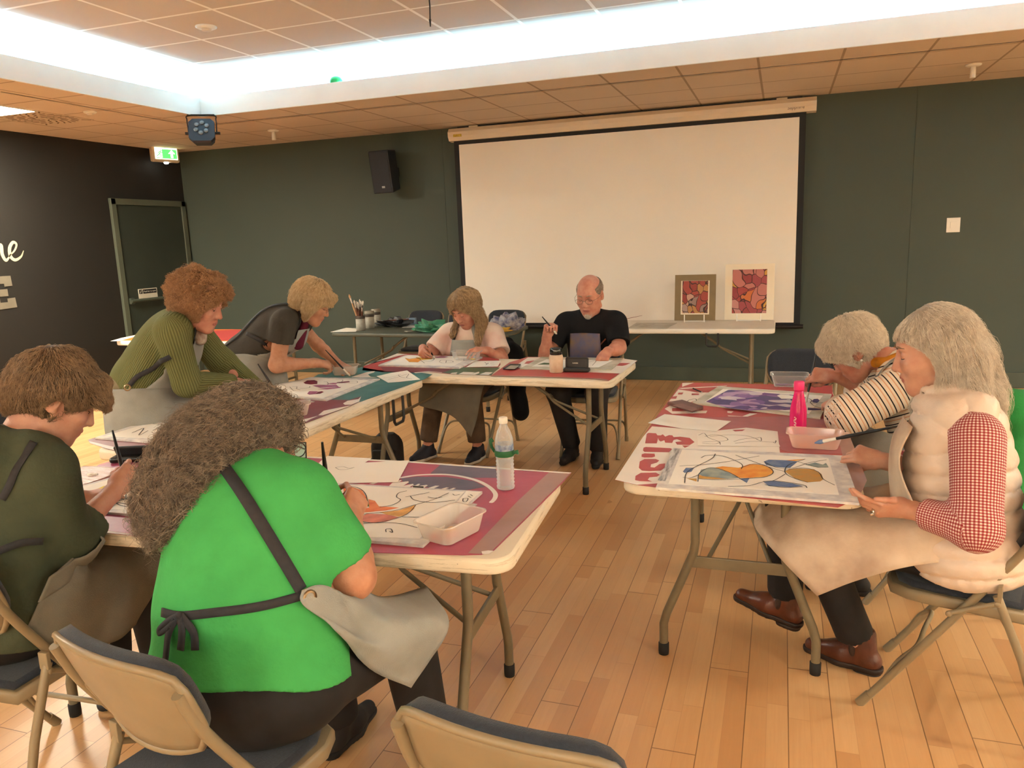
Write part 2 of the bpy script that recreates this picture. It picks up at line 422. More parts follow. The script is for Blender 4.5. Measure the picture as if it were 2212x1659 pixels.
# wall lettering at the left edge of the view
M_LET1 = mat('cream_lettering', (0.55, 0.52, 0.36), 0.6, noise=0.08, nscale=10); M_LET2 = mat('grey_lettering', (0.16, 0.145, 0.11), 0.6, noise=0.08, nscale=10)
wl = thing('wall_lettering', 'cream brush-script lettering ending in he on the dark wall', 'lettering', (XL+0.003, 5.80, 1.62))
def brush(pts, ws, nm):
    bb = MB(); P = catmull(pts, 10); W = [ws[min(len(ws)-1, int(i/10))]*(1-(i % 10)/10)+ws[min(len(ws)-1, int(i/10)+1)]*((i % 10)/10) for i in range(len(P))]
    strip(bb, P, W, (1, 0, 0)); return bb.build(nm, M_LET1, wl)
Q = lambda y, z: (0.001, y-5.80, z-1.62)
brush([Q(6.03-.17, 1.60), Q(6.03-.10, 1.655), Q(6.03-.07, 1.715), Q(6.03-.105, 1.735), Q(6.03-.15, 1.68), Q(6.03-.155, 1.60), Q(6.03-.11, 1.56), Q(6.03-.04, 1.59), Q(6.03, 1.65)], [.010, .018, .022, .03, .036, .036, .03, .02, .006], 'letter')
brush([Q(5.66, 1.98), Q(5.74, 1.90), Q(5.71, 1.72), Q(5.67, 1.56), Q(5.72, 1.68), Q(5.79, 1.71), Q(5.79, 1.62), Q(5.82, 1.56), Q(5.87, 1.60)], [.02, .035, .036, .036, .02, .034, .036, .03, .012], 'letter')
wl2 = thing('wall_lettering', 'large dim grey block letter E on the dark wall below the script', 'lettering', (XL+0.003, 5.72, 1.24))
b = MB()
eo = [(-.16, -.165), (.142, -.155), (.135, -.055), (.05, -.06), (.05, -.095), (-.03, -.095), (-.03, -.035), (.065, -.035), (.065, .035), (-.03, .035), (-.03, .09), (.04, .09), (.04, .06), (.125, .065), (.12, .165), (-.16, .165)]
b.prism([(0, y, z) for y, z in eo], (0.003, 0, 0)); b.build('letter', M_LET2, wl2)
# ---------------------------------------------------------------- ceiling fittings
M_PANEL = emat('ceiling_panel_light', PANEL_COL, PANEL_POW)
M_STEELW = mat('white_steel', (0.75, 0.73, 0.68), 0.45, noise=0.03, nscale=6)
def panel(x, y, lab):
    t = thing('ceiling_light', lab, 'ceiling light', (x, y, ZS), group='square light panels in the lower ceiling')
    b = MB()
    for s_ in (-1, 1): b.box((s_*0.29, 0, -0.006), (0.02, 0.6, 0.012)); b.box((0, s_*0.29, -0.006), (0.56, 0.02, 0.012))
    b.build('frame', M_STEELW, t)
    b = MB(); b.box((0, 0, -0.004), (0.56, 0.56, 0.006)); b.build('diffuser', M_PANEL, t)
PANELS = [(-6.447, 5.08, 'glowing square ceiling light beside the air vent'), (-6.447, 1.48, None), (-6.447, -2.12, None),
          (5.1, 5.0, None), (5.1, 2.0, None), (5.1, -1.2, None), (-3.8, -4.1, None), (-0.8, -4.1, None), (2.2, -4.1, None)]
for k, (x, y, lab) in enumerate(PANELS):
    panel(x, y, lab or 'glowing square ceiling light of the lower ceiling, out of the view')
# air vent, detectors, tile repairs
M_VENT = mat('vent_plastic', (0.60, 0.50, 0.40), 0.6, noise=0.05, nscale=5); M_VENTD = mat('vent_dark', (0.16, 0.11, 0.07), 0.8, noise=0.1, nscale=9)
t = thing('ceiling_vent', 'square swirl air vent in the lower ceiling beside the light', 'air vent', (-6.447, 5.68, ZS))
b = MB(); b.box((0, 0, -0.003), (0.59, 0.59, 0.006)); b.build('vent_plate', M_VENT, t)
b = MB()
for ring_ in range(3):
    n_ = (10, 18, 26)[ring_]; r0 = 0.09+ring_*0.085
    for k in range(n_):
        a = 2*PI*k/n_; b.box((r0*math.cos(a), r0*math.sin(a), -0.0065), (0.07, 0.014, 0.002), M=R3('Z', a+0.6))
for sx in (-1, 1):
    for sy in (-1, 1): b.box((sx*0.25, sy*0.25, -0.0065), (0.08, 0.014, 0.002), M=R3('Z', PI/4*sx*sy))
b.build('vent_slots', M_VENTD, t)
def detector(x, y, z, lab, r=0.05, kind=0):
    t = thing('smoke_detector', lab, 'detector', (x, y, z))
    b = MB(); b.lathe([(r, 0), (r, -0.008), (r*0.8, -0.016), (r*0.2, -0.018)], n=20); b.build('base', M_STEELW, t)
    b = MB()
    if kind == 0: b.lathe([(r*0.5, -0.014), (r*0.45, -0.030), (r*0.1, -0.032)], n=16)
    else: b.lathe([(r*0.32, -0.012), (r*0.38, -0.10), (r*0.34, -0.105)], n=14)
    b.build('sensor', M_STEELW if kind else M_VENT, t)
p = onz(445, 57, ZU); detector(p.x, p.y, ZU, 'round white detector on the high tiled ceiling', 0.075)
p = onz(590, 281, ZS); detector(p.x, p.y, ZS, 'small round sensor with a stem on the soffit near the corner', 0.06, 1)
p = onz(2103, 139, ZS); detector(p.x, p.y, ZS, 'small round sensor with a stem on the soffit above the light switch', 0.06, 1)
p = onz(194, 241, ZS); detector(p.x, p.y, ZS, 'flat round ceiling cap between air vent and bulkhead', 0.055)
# green round lamp in the cove, hanging wire
M_GREEN = mat('green_lamp_plastic', (0.03, 0.42, 0.12), 0.35, noise=0.1, nscale=15)
p = ony(727, 186, OY1+0.05); t = thing('indicator_lamp', 'green domed lamp peeping over the bulkhead edge', 'lamp', (p.x, p.y, ZS+0.02))
b = MB(); b.lathe([(0.05, 0), (0.05, 0.13), (0.035, 0.14)], n=18); b.build('socket', M_STEELW, t)
b = MB(); b.lathe([(0.058, 0.135), (0.058, 0.17), (0.045, 0.195), (0.02, 0.207)], n=18); b.build('dome', M_GREEN, t)
M_BLACK = mat('black_plastic', (0.012, 0.013, 0.016), 0.45, noise=0.2, nscale=12, bump=0.05, bscale=200)
p = onz(928, -20, ZU)
t = thing('hanging_cable', 'short black cable hanging from the high ceiling', 'cable', (p.x, p.y-0.02, ZU))
q = Vector(ray(935, 46)); 
b = MB(); b.tube([(0, 0, 0), (0.005, 0, -0.10), (0.0, 0.002, -0.19)], 0.005, 8); b.build('cord', M_BLACK, t)
b = MB(); b.tube([(0.0, 0.002, -0.18), (0.0, 0.003, -0.225)], [0.009, 0.004], 8); b.build('plug', M_BLACK, t)
# disco spot under the corner of the bulkhead
M_NAVYM = mat('dark_blue_casting', (0.022, 0.030, 0.048), 0.45, noise=0.15, nscale=10)
M_LENS = mat('grey_lens', (0.12, 0.15, 0.18), 0.12, spec=0.8, noise=0.1, nscale=40)
cxs, cys = -5.17, 6.27
t = thing('stage_light', 'dark blue six-lens stage light hung at the bulkhead corner', 'stage light', (cxs, cys, ZS), rz=0.55)
b = MB(); b.box((0, 0, -0.006), (0.24, 0.05, 0.01)); b.build('ceiling_clamp', M_BLACK, t)
b = MB(); b.tube(catmull([(-0.125, 0, -0.16), (-0.128, 0, -0.05), (-0.11, 0, -0.012), (0.11, 0, -0.012), (0.128, 0, -0.05), (0.125, 0, -0.16)], 6), 0.006, 8); b.build('bracket', M_BLACK, t)
Mt = R3('X', -0.40); oc = Vector((0, -0.01, -0.165))
octo = lambda s, c: [(-s+c, -s), (s-c, -s), (s, -s+c), (s, s-c), (s-c, s), (-s+c, s), (-s, s-c), (-s, -s+c)]
b = MB(); O1 = octo(0.115, 0.035); O0 = octo(0.095, 0.03)
V = [Mt @ Vector((x, 0.07, z)) + oc for x, z in O0] + [Mt @ Vector((x, -0.02, z)) + oc for x, z in O1] + [Mt @ Vector((x, -0.055, z*0.98)) + oc for x, z in O1]
b.add(V, [tuple(range(8)), tuple(reversed(range(16, 24)))] + [(i+8*k, (i+1) % 8+8*k, (i+1) % 8+8*k+8, i+8*k+8) for k in (0, 1) for i in range(8)]); b.build('casing', M_NAVYM, t)
for k in range(6):
    a = 2*PI*k/6+0.4; c = Mt @ Vector((0.052*math.cos(a), -0.056, 0.018+0.052*math.sin(a))) + oc
    b = MB(); b.lathe([(0.021, 0.0), (0.021, 0.008), (0.016, 0.012), (0.004, 0.013)], c, 14, M=Mt @ R3('X', PI/2)); b.build('lens', M_LENS, t)
for s_ in (-1, 1):
    b = MB(); b.tube([(s_*0.11, 0, -0.17), (s_*0.155, 0, -0.17)], 0.013, 10); b.build('clamp_knob', M_BLACK, t)
# emergency exit sign on the dark wall
M_SIGNP = mat('sign_cream_plastic', (0.55, 0.45, 0.33), 0.5, noise=0.05, nscale=8)
M_EXG = emat('exit_green', (0.10, 0.75, 0.12), 0.9); M_EXW = emat('exit_white', (1.0, 0.95, 0.62), 2.4)
t = thing('exit_sign', 'lit green running-man exit sign with an arrow high in the corner', 'exit sign', (XL+0.16, 8.0, 2.765), rz=-0.30)
b = MB(); b.box((0, 0, 0), (0.07, 0.36, 0.20), bev=0.02); b.box((-0.08, 0.05, 0.06), (0.12, 0.05, 0.03)); b.build('sign_housing', M_SIGNP, t)
b = MB(); b.box((0.036, 0.0, 0.0), (0.004, 0.29, 0.135)); b.build('lit_panel', M_EXW, t)
b = MB(); b.box((0.039, 0.005, -0.004), (0.002, 0.265, 0.11)); b.build('green_field', M_EXG, t)
b = MB(); z0 = 0.041
b.prism([(z0, 0.055, -0.05), (z0, 0.085, -0.05), (z0, 0.085, 0.0), (z0, 0.115, 0.0), (z0, 0.07, 0.045), (z0, 0.025, 0.0), (z0, 0.055, 0.0)], (0.001, 0, 0)); b.build('arrow', M_EXW, t)
b = MB(); b.box((z0, -0.09, 0.0), (0.001, 0.07, 0.10)); b.build('doorway_mark', M_EXW, t)
b = MB(); z0 = 0.0425
b.lathe([(0.009, 0), (0.009, 0.001)], (z0, -0.068, 0.034), 12, M=R3('Y', PI/2))
for P_ in ([(-.072, .022), (-.09, -.008)], [(-.09, -.008), (-.07, -.018), (-.078, -.04)], [(-.09, -.008), (-.112, -.022), (-.122, -.036)], [(-.074, .018), (-.058, .006), (-.048, .016)], [(-.076, .02), (-.098, .012), (-.106, -.004)]):
    strip(b, [(z0, y, z) for y, z in P_], 0.011, (1, 0, 0))
b.build('running_figure', M_EXG, t)
b = MB(); b.ell((0.0, 0.01, -0.105), (0.022, 0.03, 0.016)); b.build('downlight', emat('exit_down', (1, 0.97, 0.85), 14.0), t)
# the emergency light at the side of the sign throws its patch on the wall
# ---------------------------------------------------------------- screen, loudspeaker, switch
M_SCREEN = mat('screen_fabric', (0.80, 0.77, 0.71), 0.75, noise=0.02, nscale=1.2, spec=0.25)
M_CASE = mat('screen_case', (0.72, 0.62, 0.50), 0.42, noise=0.03, nscale=2)
t = thing('projection_screen', 'large white projection screen hanging on the green wall', 'projection screen', (-1.655, YB, 0))
sx0, sx1, st, sb, sy = -1.775, 1.785, 2.63, 0.62, -0.10
b = MB()
prof = [(0.0, 2.80), (-0.03, 2.815), (-0.115, 2.805), (-0.150, 2.765), (-0.150, 2.72), (-0.125, 2.675), (-0.05, 2.665), (0.0, 2.67)]
for x in (-1.885, 1.935): pass
G = [[Vector((x, y, z)) for y, z in prof] for x in (-1.885, -1.87, 1.92, 1.935)]
b.grid(G, False); b.poly([Vector((-1.885, y, z)) for y, z in prof]); b.poly([Vector((1.935, y, z)) for y, z in prof]); cs = b.build('screen_case', M_CASE, t)
b = MB(); b.box((-1.77, -0.149, 2.725), (0.10, 0.004, 0.028)); b.build('warning_label', mat('yellow_label', (0.55, 0.40, 0.05), 0.5, noise=0.35, nscale=60), cs)
text('Sapphire', 0.045, 'lettering', mat('grey_print', (0.2, 0.17, 0.14), 0.5, noise=0.1, nscale=20), cs, (1.75, -0.149, 2.715), (PI/2, 0, 0))
b = MB(); b.box((0.005, -0.05, 2.815), (3.6, 0.05, 0.02)); b.build('case_bracket', M_BLACK, t)
for x in (-1.6, 1.62):
    b = MB(); b.box((x, -0.07, 2.816), (0.1, 0.06, 0.016)); b.build('hanger', M_CASE, t)
b = MB(); b.box(((sx0+sx1)/2, sy, (2.70+sb)/2), (sx1-sx0+0.12, 0.003, 2.70-sb)); b.build('black_border', mat('screen_black', (0.010, 0.011, 0.014), 0.7, noise=0.1, nscale=3), t)
b = MB(); b.box(((sx0+sx1)/2, sy-0.003, (st+sb)/2+0.01), (sx1-sx0, 0.003, st-sb-0.02)); b.build('screen_sheet', M_SCREEN, t)
b = MB(); b.tube([(sx0-0.07, sy, sb-0.02), (sx1+0.09, sy, sb-0.02)], 0.022, 10); b.build('bottom_bar', M_BLACK, t)
M_SPK = mat('speaker_black', (0.010, 0.013, 0.020), 0.55, noise=0.25, nscale=60, bump=0.2, bscale=300)
c = ony(835, 370, YB-0.22)
t = thing('wall_speaker', 'black loudspeaker tilted down on the green wall', 'loudspeaker', (c.x, c.y, c.z))
Ms = R3('Z', -0.12) @ R3('X', 0.14)
b = MB(); fr = [(-0.135, 0.235), (0.135, 0.235), (0.135, -0.235), (-0.135, -0.235)]; bk = [(-0.085, 0.225), (0.085, 0.225), (0.085, -0.215), (-0.085, -0.215)]
V = [Ms @ Vector((x, -0.12, z)) for x, z in fr] + [Ms @ Vector((x, 0.11, z)) for x, z in bk]
b.add(V, [(0, 1, 2, 3), (7, 6, 5, 4), (0, 4, 5, 1), (1, 5, 6, 2), (2, 6, 7, 3), (3, 7, 4, 0)]); o = b.build('cabinet', M_SPK, t)
md = o.modifiers.new('bev', 'BEVEL'); md.width = 0.012; md.segments = 2
b = MB(); b.box((0, 0, 0), (0.235, 0.006, 0.43), bev=0.002); g = b.build('grille', M_SPK, t); g.location = Ms @ Vector((0, -0.122, 0)); g.rotation_euler = (0.14, 0, -0.12)
b = MB(); b.box((0.0, 0, 0), (0.04, 0.002, 0.022)); g = b.build('badge', mat('badge_silver', (0.5, 0.5, 0.5), 0.3, metal=0.6, noise=0.1), t); g.location = Ms @ Vector((0.015, -0.127, -0.165)); g.rotation_euler = (0.14, 0, -0.12)
b = MB(); b.box((0.02, 0.15, 0.0), (0.06, 0.14, 0.10)); b.build('wall_bracket', M_BLACK, t)
c = ony(2059, 486, YB)
t = thing('light_switch', 'small white switch plate on the green wall right of the screen', 'light switch', (c.x, YB-0.004, c.z))
b = MB(); b.box((0, 0, 0), (0.115, 0.008, 0.135), bev=0.002); b.build('switch_plate', M_STEELW, t)
b = MB(); b.box((0, -0.006, 0.0), (0.05, 0.005, 0.06), bev=0.001); b.build('rocker', M_STEELW, t)
# ---------------------------------------------------------------- folding tables
M_TUBE = mat('taupe_tube_paint', (0.155, 0.125, 0.075), 0.42, spec=0.5, noise=0.12, nscale=14)
M_RUB = mat('black_rubber', (0.010, 0.009, 0.009), 0.75, noise=0.2, nscale=30)
M_TOPW = mat('worn_white_plastic', (0.66, 0.58, 0.44), 0.55, noise=0.0)
def _worn():
    b = M_TOPW.node_tree.nodes['Principled BSDF']; n = NB(M_TOPW); t = n.N.new('ShaderNodeTexCoord')
    X, Y, Z = n.xyz()
    st = n.noise(n.comb(n.op('MULTIPLY', n.op('ADD', X, Y), 6.0), n.op('MULTIPLY', n.op('SUBTRACT', X, Y), 6.0), n.op('MULTIPLY', Z, 120.0)), 1.0, 5, 0.6)
    sp = n.noise(t.outputs['Object'], 55, 4)
    big = n.noise(t.outputs['Object'], 3.0, 2)
    k = n.op('MULTIPLY', n.op('LESS_THAN', Z, 0.732), n.op('MULTIPLY', n.op('GREATER_THAN', n.op('ADD', st, n.op('MULTIPLY', big, 0.35)), 0.72), 0.45))
    k2 = n.op('MULTIPLY', n.op('GREATER_THAN', sp, 0.72), 0.7)
    c = n.mix(k, (0.68, 0.60, 0.46, 1), (0.36, 0.29, 0.18, 1)); n.L.new(n.mix(k2, c, (0.22, 0.17, 0.11, 1)), b.inputs['Base Color'])
_worn()
M_TOPC = mat('clean_white_plastic', (0.72, 0.68, 0.60), 0.5, noise=0.05, nscale=6)
M_TOPD = mat('dark_green_grey_top', (0.075, 0.085, 0.068), 0.5, noise=0.15, nscale=8)
def wishbone(xf, sy, ht, hb=0.26):
    """one bent leg, upright at the top, splayed and upright again at the foot"""
    s_ = 1 if sy > 0 else -1
    return [(xf, s_*0.155, ht), (xf, s_*0.155, 0.46), (xf, s_*0.160, 0.42), (xf, s_*(hb-0.012), 0.17), (xf, s_*hb, 0.125), (xf, s_*hb, 0.002)]
def table(name, label, loc, rz, M_top, M_leg=None, L=1.83, W=0.76, plain=False, thick=0.045):
    M_leg = M_leg or M_TUBE
    t = thing(name, label, 'table', loc, rz)
    b = MB(); slab(b, rounded_rect(L, W, 0.07, 6), 0.738-thick, 0.738, 0.010); b.build('table_top', M_top, t)
    for s_ in (-1, 1):
        xf = s_*(L/2-0.20)
        for q in (-1, 1):
            b = MB(); P = wishbone(xf, q, 0.738-thick+0.002, 0.27) if not plain else [(xf, q*0.25, 0.70), (xf, q*0.26, 0.002)]
            b.tube(P, 0.0165, 12); lg = b.build('leg', M_leg, t)
            b = MB(); f = P[-1]; b.lathe([(0.019, 0.0), (0.020, 0.012), (0.020, 0.045), (0.0175, 0.047)], (f[0], f[1], 0.0), 14); b.build('rubber_foot', M_RUB, lg)
        b = MB()
        if plain: b.tube([(xf, -0.25, 0.30), (xf, 0.25, 0.30)], 0.012, 10)
        else: b.box((xf, 0, 0.385), (0.012, 0.335, 0.045), bev=0.003)
        b.build('crossbar', M_leg, t)
        b = MB(); xr = s_*0.42; zr = 0.55; xc = s_*0.22
        b.tube([(xc, 0, 0.69), (xr, 0, zr)], 0.012, 8); b.build('brace', M_leg, t)
        b = MB()
        for q in (-1, 1): b.tube([(xr-s_*0.02, 0, zr+0.01), (xr+s_*0.03, q*0.02, zr-0.03), (xf-s_*0.01, q*0.11, 0.395)], 0.0085, 8)
        b.build('fork', M_leg, t)
        b = MB(); b.lathe([(0.020, -0.006), (0.026, -0.006), (0.026, 0.006), (0.020, 0.006)], (xr, 0, zr), 14, M=R3('Y', s_*0.95), cap=False); b.build('lock_ring', M_leg, t)
    return t
HZ = 0.740
TA = (-1.605, 2.135, 0.07); TBt = (-2.468, 3.43, PI/2); TC = (-1.826, 4.80, -0.025); TR = (-0.12, 3.475, PI/2)
table('folding_table', 'worn white folding table under the pink banner at which the green shirt sits', (TA[0], TA[1], 0), TA[2], M_TOPW)
table('folding_table', 'worn white folding table under the teal banner where two women stand', (TBt[0], TBt[1], 0), TBt[2], M_TOPW)
table('folding_table', 'worn white folding table where the man in black sits', (TC[0], TC[1], 0), TC[2], M_TOPW)
table('folding_table', 'worn white folding table with red lettered banner where the quilted waistcoat sits', (TR[0], TR[1], 0), TR[2], M_TOPW, L=1.84, W=0.78)
table('folding_table', 'clean white folding table against the screen carrying two framed pictures', (-0.955, 7.33, 0), 0.0, M_TOPC, W=0.72)
table('folding_table', 'dark grey folding table with brush pots in front of the green wall', (-3.26, 6.93, 0), -0.06, M_TOPD, thick=0.035, plain=True)
table('folding_table', 'white folding table with orange banner near the dark door', (-5.30, 6.30, 0), 0.0, M_TOPC, plain=True)
# ---------------------------------------------------------------- folding chairs
M_CHF = mat('beige_chair_paint', (0.225, 0.175, 0.105), 0.36, spec=0.5, noise=0.10, nscale=10)
M_NAVY = mat('navy_seat_fabric', (0.016, 0.022, 0.034), 0.85, noise=0.25, nscale=160, bump=0.25, bscale=420, sheen=0.15)
def chair_proto():
    t = thing('folding_chair', 'x', 'chair')
    xs = 0.205
    def front(q): return catmull([(q*xs, 0.245, 0.006), (q*xs, 0.16, 0.135), (q*xs, 0.0, 0.375), (q*xs, -0.10, 0.525), (q*0.203, -0.19, 0.67), (q*0.200, -0.235, 0.775)], 3)
    for q in (-1, 1):
        b = MB(); b.tube(front(q), 0.0125, 10); lg = b.build('front_leg', M_CHF, t)
        b = MB(); b.tube([(q*xs, 0.252, -0.002+0.004), (q*xs, 0.222, 0.045)], [0.0155, 0.0148], 10); b.build('foot_cap', M_CHF, lg)
    for q in (-1, 1):
        x = q*0.222
        b = MB(); b.tube([(x, -0.115, 0.49), (x, -0.19, 0.30), (x, -0.275, 0.004)], 0.0125, 10)
        b.box((x, -0.122, 0.50), (0.03, 0.012, 0.05), bev=0.002)
        lg = b.build('rear_leg', M_CHF, t)
        b = MB(); b.tube([(x, -0.265, 0.04), (x, -0.276, 0.002)], 0.0155, 10); b.build('foot_cap', M_CHF, lg)
        b = MB(); b.tube([(q*0.226, -0.118, 0.468), (q*0.226, 0.005, 0.405)], 0.008, 8); b.ell((q*0.232, -0.118, 0.468), (0.006, 0.01, 0.01), n=10); b.ell((q*0.232, 0.005, 0.405), (0.006, 0.01, 0.01), n=10); b.build('link_bar', M_CHF, t)
    for (y0, y1, z0, z1) in ((0.185, 0.10, 0.10, 0.225), (-0.25, -0.225, 0.085, 0.175)):
        x = 0.20 if y0 > 0 else 0.222
        b = MB(); b.tube(catmull([(-x, y0, z0), (-x+0.015, (y0+y1)/2, (z0+z1)/2+0.02), (-x+0.06, y1, z1), (0, y1, z1), (x-0.06, y1, z1), (x-0.015, (y0+y1)/2, (z0+z1)/2+0.02), (x, y0, z0)], 4), 0.008, 8); b.build('crossbar', M_CHF, t)
    # seat pan with its padded cushion
    out = [(0.185, -0.19), (0.195, 0.06), (0.19, 0.13), (0.16, 0.185), (0.10, 0.205), (0, 0.21), (-0.10, 0.205), (-0.16, 0.185), (-0.19, 0.13), (-0.195, 0.06), (-0.185, -0.19)]
    b = MB(); slab(b, out, 0.400, 0.438, 0.008); b.build('seat', M_CHF, t)
    ci = [(0.168, -0.18), (0.176, 0.05), (0.168, 0.12), (0.14, 0.165), (0.09, 0.183), (0, 0.187), (-0.09, 0.183), (-0.14, 0.165), (-0.168, 0.12), (-0.176, 0.05), (-0.168, -0.18)]
    b = MB(); slab(b, ci, 0.432, 0.458, 0.012); b.build('seat_cushion', M_NAVY, t)
    # curved back shell and cushion
    def backg(y_off, sc, z0, z1):
        G = []
        for i in range(9):
            v = i/8; row = []
            for j in range(13):
                u = -1+2*j/12
                w_ = 0.208 if v > 0.45 else 0.208-0.062*((0.45-v)/0.45)**1.6
                zt = z1 - 0.020*abs(u)**6*(1 if v > 0.5 else 0)
                zb = z0 + 0.028*abs(u)**2.5
                z = zb+(zt-zb)*v; x = u*w_*sc
                if v > 0.75: x *= 1-0.10*((v-0.75)/0.25)**3*abs(u)**4
                y = -0.175-0.36*(z-0.64) - 0.030*(1-u*u) + y_off
                row.append(Vector((x, y, z)))
            G.append(row)
        return G
    b = MB(); b.grid(backg(0.0, 1.0, 0.575, 0.82)); b.build('backrest', M_CHF, t, solid=0.006)
    G = backg(0.0, 1.0, 0.575, 0.82); rim = [G[0][j] for j in range(13)] + [G[i][12] for i in range(1, 9)] + [G[8][j] for j in range(11, -1, -1)] + [G[i][0] for i in range(7, -1, -1)]
    b = MB(); b.tube(rim, 0.0085, 8, cap=False); b.build('back_rim', M_CHF, t)
    b = MB(); b.grid(backg(0.018, 0.95, 0.585, 0.832)); b.build('back_cushion', M_NAVY, t, solid=0.026)
    return t
CHAIRS = [
    ((-1.185, 1.295), -0.20, 'beige folding chair with navy seat under the woman in green T-shirt', 'occupied folding chairs'),
    ((-2.10, 1.52), 0.06, 'beige folding chair under the woman in the dark green hoodie', None),
    ((-0.375, 1.27), -0.12, 'empty beige folding chair at the bottom edge of the photo', None),
    ((0.585, 2.72), 1.257, 'beige folding chair under the woman in the cream quilted waistcoat', None),
    ((0.62, 3.58), PI/2, 'beige folding chair under the woman in the striped top', None),
    ((0.10, 4.90), PI-0.16, 'empty navy folding chair at the far end of the red lettered table', None),
    ((-1.30, 5.52), PI+0.10, 'beige folding chair under the man in black', None),
    ((-2.20, 5.42), PI-0.10, 'beige folding chair under the woman in pink T-shirt', None),
    ((-3.71, 7.60), PI, 'empty navy folding chair behind the brush pots, leftmost by the green wall', None),
    ((-3.235, 7.62), PI, 'empty navy folding chair in the middle of three by the green wall', None),
    ((-2.76, 7.60), PI, 'empty navy folding chair by the screen corner, behind the crumpled cloth', None),
    ((-3.40, 2.72), -PI/2+0.1, 'empty navy folding chair behind the face of the hoodie woman', None),
]
_c0 = None
CH = []
for k, ((x, y), rz, lab, _) in enumerate(CHAIRS):
    o = chair_proto() if _c0 is None else copy_tree(_c0)
    if _c0 is None: _c0 = o
    o.location = (x, y, 0); o.rotation_euler = (0, 0, rz); o['label'] = lab; o['group'] = 'folding chairs round the tables'; CH.append(o)
# ---------------------------------------------------------------- things on the tables
ZT = 0.7385
M_PAPER = mat('white_paper', (0.78, 0.75, 0.68), 0.75, noise=0.03, nscale=6, spec=0.2)
M_BOARD = mat('paint_marked_board', (0.70, 0.68, 0.62), 0.6, noise=0.35, nscale=22, col2=(0.42, 0.40, 0.42), detail=8)
M_SMUDGE = mat('smudged_board', (0.62, 0.60, 0.58), 0.6, noise=0.9, nscale=14, col2=(0.06, 0.06, 0.07), stretch=(6, 1, 1), detail=8)
M_MARBLE = mat('stained_board', (0.60, 0.56, 0.48), 0.6, noise=0.6, nscale=9, col2=(0.34, 0.32, 0.22), detail=8)
def vinyl(name, col, k=0.12): return mat(name, col, 0.42, noise=k, nscale=5, bump=0.12, bscale=14, spec=0.45)
V_RED = vinyl('banner_red', (0.42, 0.055, 0.055)); V_PINK = vinyl('banner_crimson', (0.40, 0.060, 0.10)); V_PURP = vinyl('banner_plum', (0.30, 0.055, 0.11))
V_SLATE = vinyl('banner_slate', (0.13, 0.095, 0.13), 0.3); V_MAUVE = vinyl('banner_mauve_margin', (0.35, 0.20, 0.165)); V_WHITE = vinyl('banner_white', (0.74, 0.68, 0.60), 0.05)
V_TEAL = vinyl('banner_teal', (0.060, 0.19, 0.19), 0.25); V_GREEN = vinyl('banner_green', (0.070, 0.12, 0.065)); V_MAR = vinyl('banner_maroon', (0.20, 0.045, 0.065)); V_PALE = vinyl('banner_pale_pink', (0.66, 0.48, 0.46), 0.06)
V_ORANGE = vinyl('banner_orange', (0.62, 0.20, 0.035)); V_ROSE = vinyl('banner_rose', (0.36, 0.10, 0.11), 0.2)
def C(x0, y0, s): return lambda *P: [(x0+x/s, y0+y/s) for x, y in P]
def P2W(pts, z): return [onz(x, y, z) for x, y in pts]
def shrink(pts):
    return pts
class Flat:
    """a thing lying on a table: outline polygons given as plan points at height z"""
    def __init__(s, name, label, cat, z, origin, group=None):
        s.z = z; s.o = onz(*origin, z) if len(origin) == 2 else Vector(origin); s.o.z = z
        s.t = thing(name, label, cat, s.o, group=group)
    def loc(s, pts, dz=0.0):
        return [onz(x, y, s.z+dz)-s.o for x, y in pts]
    def plate(s, nm, pts, m, th=0.001, dz=0.0):
        b = MB(); P = s.loc(pts, dz+th); P = [p-Vector((0, 0, th)) for p in P]; b.prism(P, (0, 0, th)); return b.build(nm, m, s.t)
    def fills(s, nm, polys, mats, dz=0.0015):
        b = MB(); ms = list(dict.fromkeys(mats)) if isinstance(mats, (list, tuple)) else [mats]
        for k, P in enumerate(polys):
            b.cur = ms.index(mats[k]) if isinstance(mats, (list, tuple)) else 0
            b.prism(s.loc(P, dz), (0, 0, 0.0002))
        return b.build(nm, ms, s.t)
    def lines(s, nm, polys, m=None, w_=0.004, dz=0.002, n=6):
        b = MB()
        for P in polys: strip(b, catmull(s.loc(P, dz), n), w_)
        return b.build(nm, m or M_INK, s.t)
GB = 'vinyl banners spread over the tables'
# --- pink banner, front table
c2 = C(780, 980, 4.608)
f = Flat('table_banner', 'crimson and plum vinyl banner with a white arc on the nearest table', 'banner', ZT, (900, 1100), GB)
f.plate('banner_sheet', [(1234, 1021), (1060, 1009), (880, 996), (640, 985), (420, 975), (275, 985), (215, 1003), (152, 1040), (190, 1146), (330, 1162), (560, 1179), (790, 1193), (1000, 1199), (1040, 1198), (1066, 1190), (1218, 1040)], V_PINK, 0.001)
f.fills('plum_field', [[(640, 988), (420, 978), (275, 988), (215, 1006), (156, 1042), (192, 1142), (330, 1157), (560, 1174), (640, 1181)]], V_PURP, 0.0012)
f.fills('slate_field', [c2((690, 195), (800, 102), (1340, 128), (1355, 240), (1010, 240), (930, 212), (700, 200)), c2((400, 246), (560, 228), (850, 232), (1120, 272), (1240, 330), (1000, 372), (930, 368), (600, 330), (420, 290))], V_SLATE, 0.0012)
f.fills('mauve_margin', [c2((2095, 186), (1885, 172), (1560, 470), (1065, 990), (1180, 996), (1290, 980), (2005, 275)), [(190, 1142), (330, 1158), (560, 1175), (785, 1189), (785, 1193), (560, 1179), (330, 1162), (188, 1146)]], V_MAUVE, 0.0015)
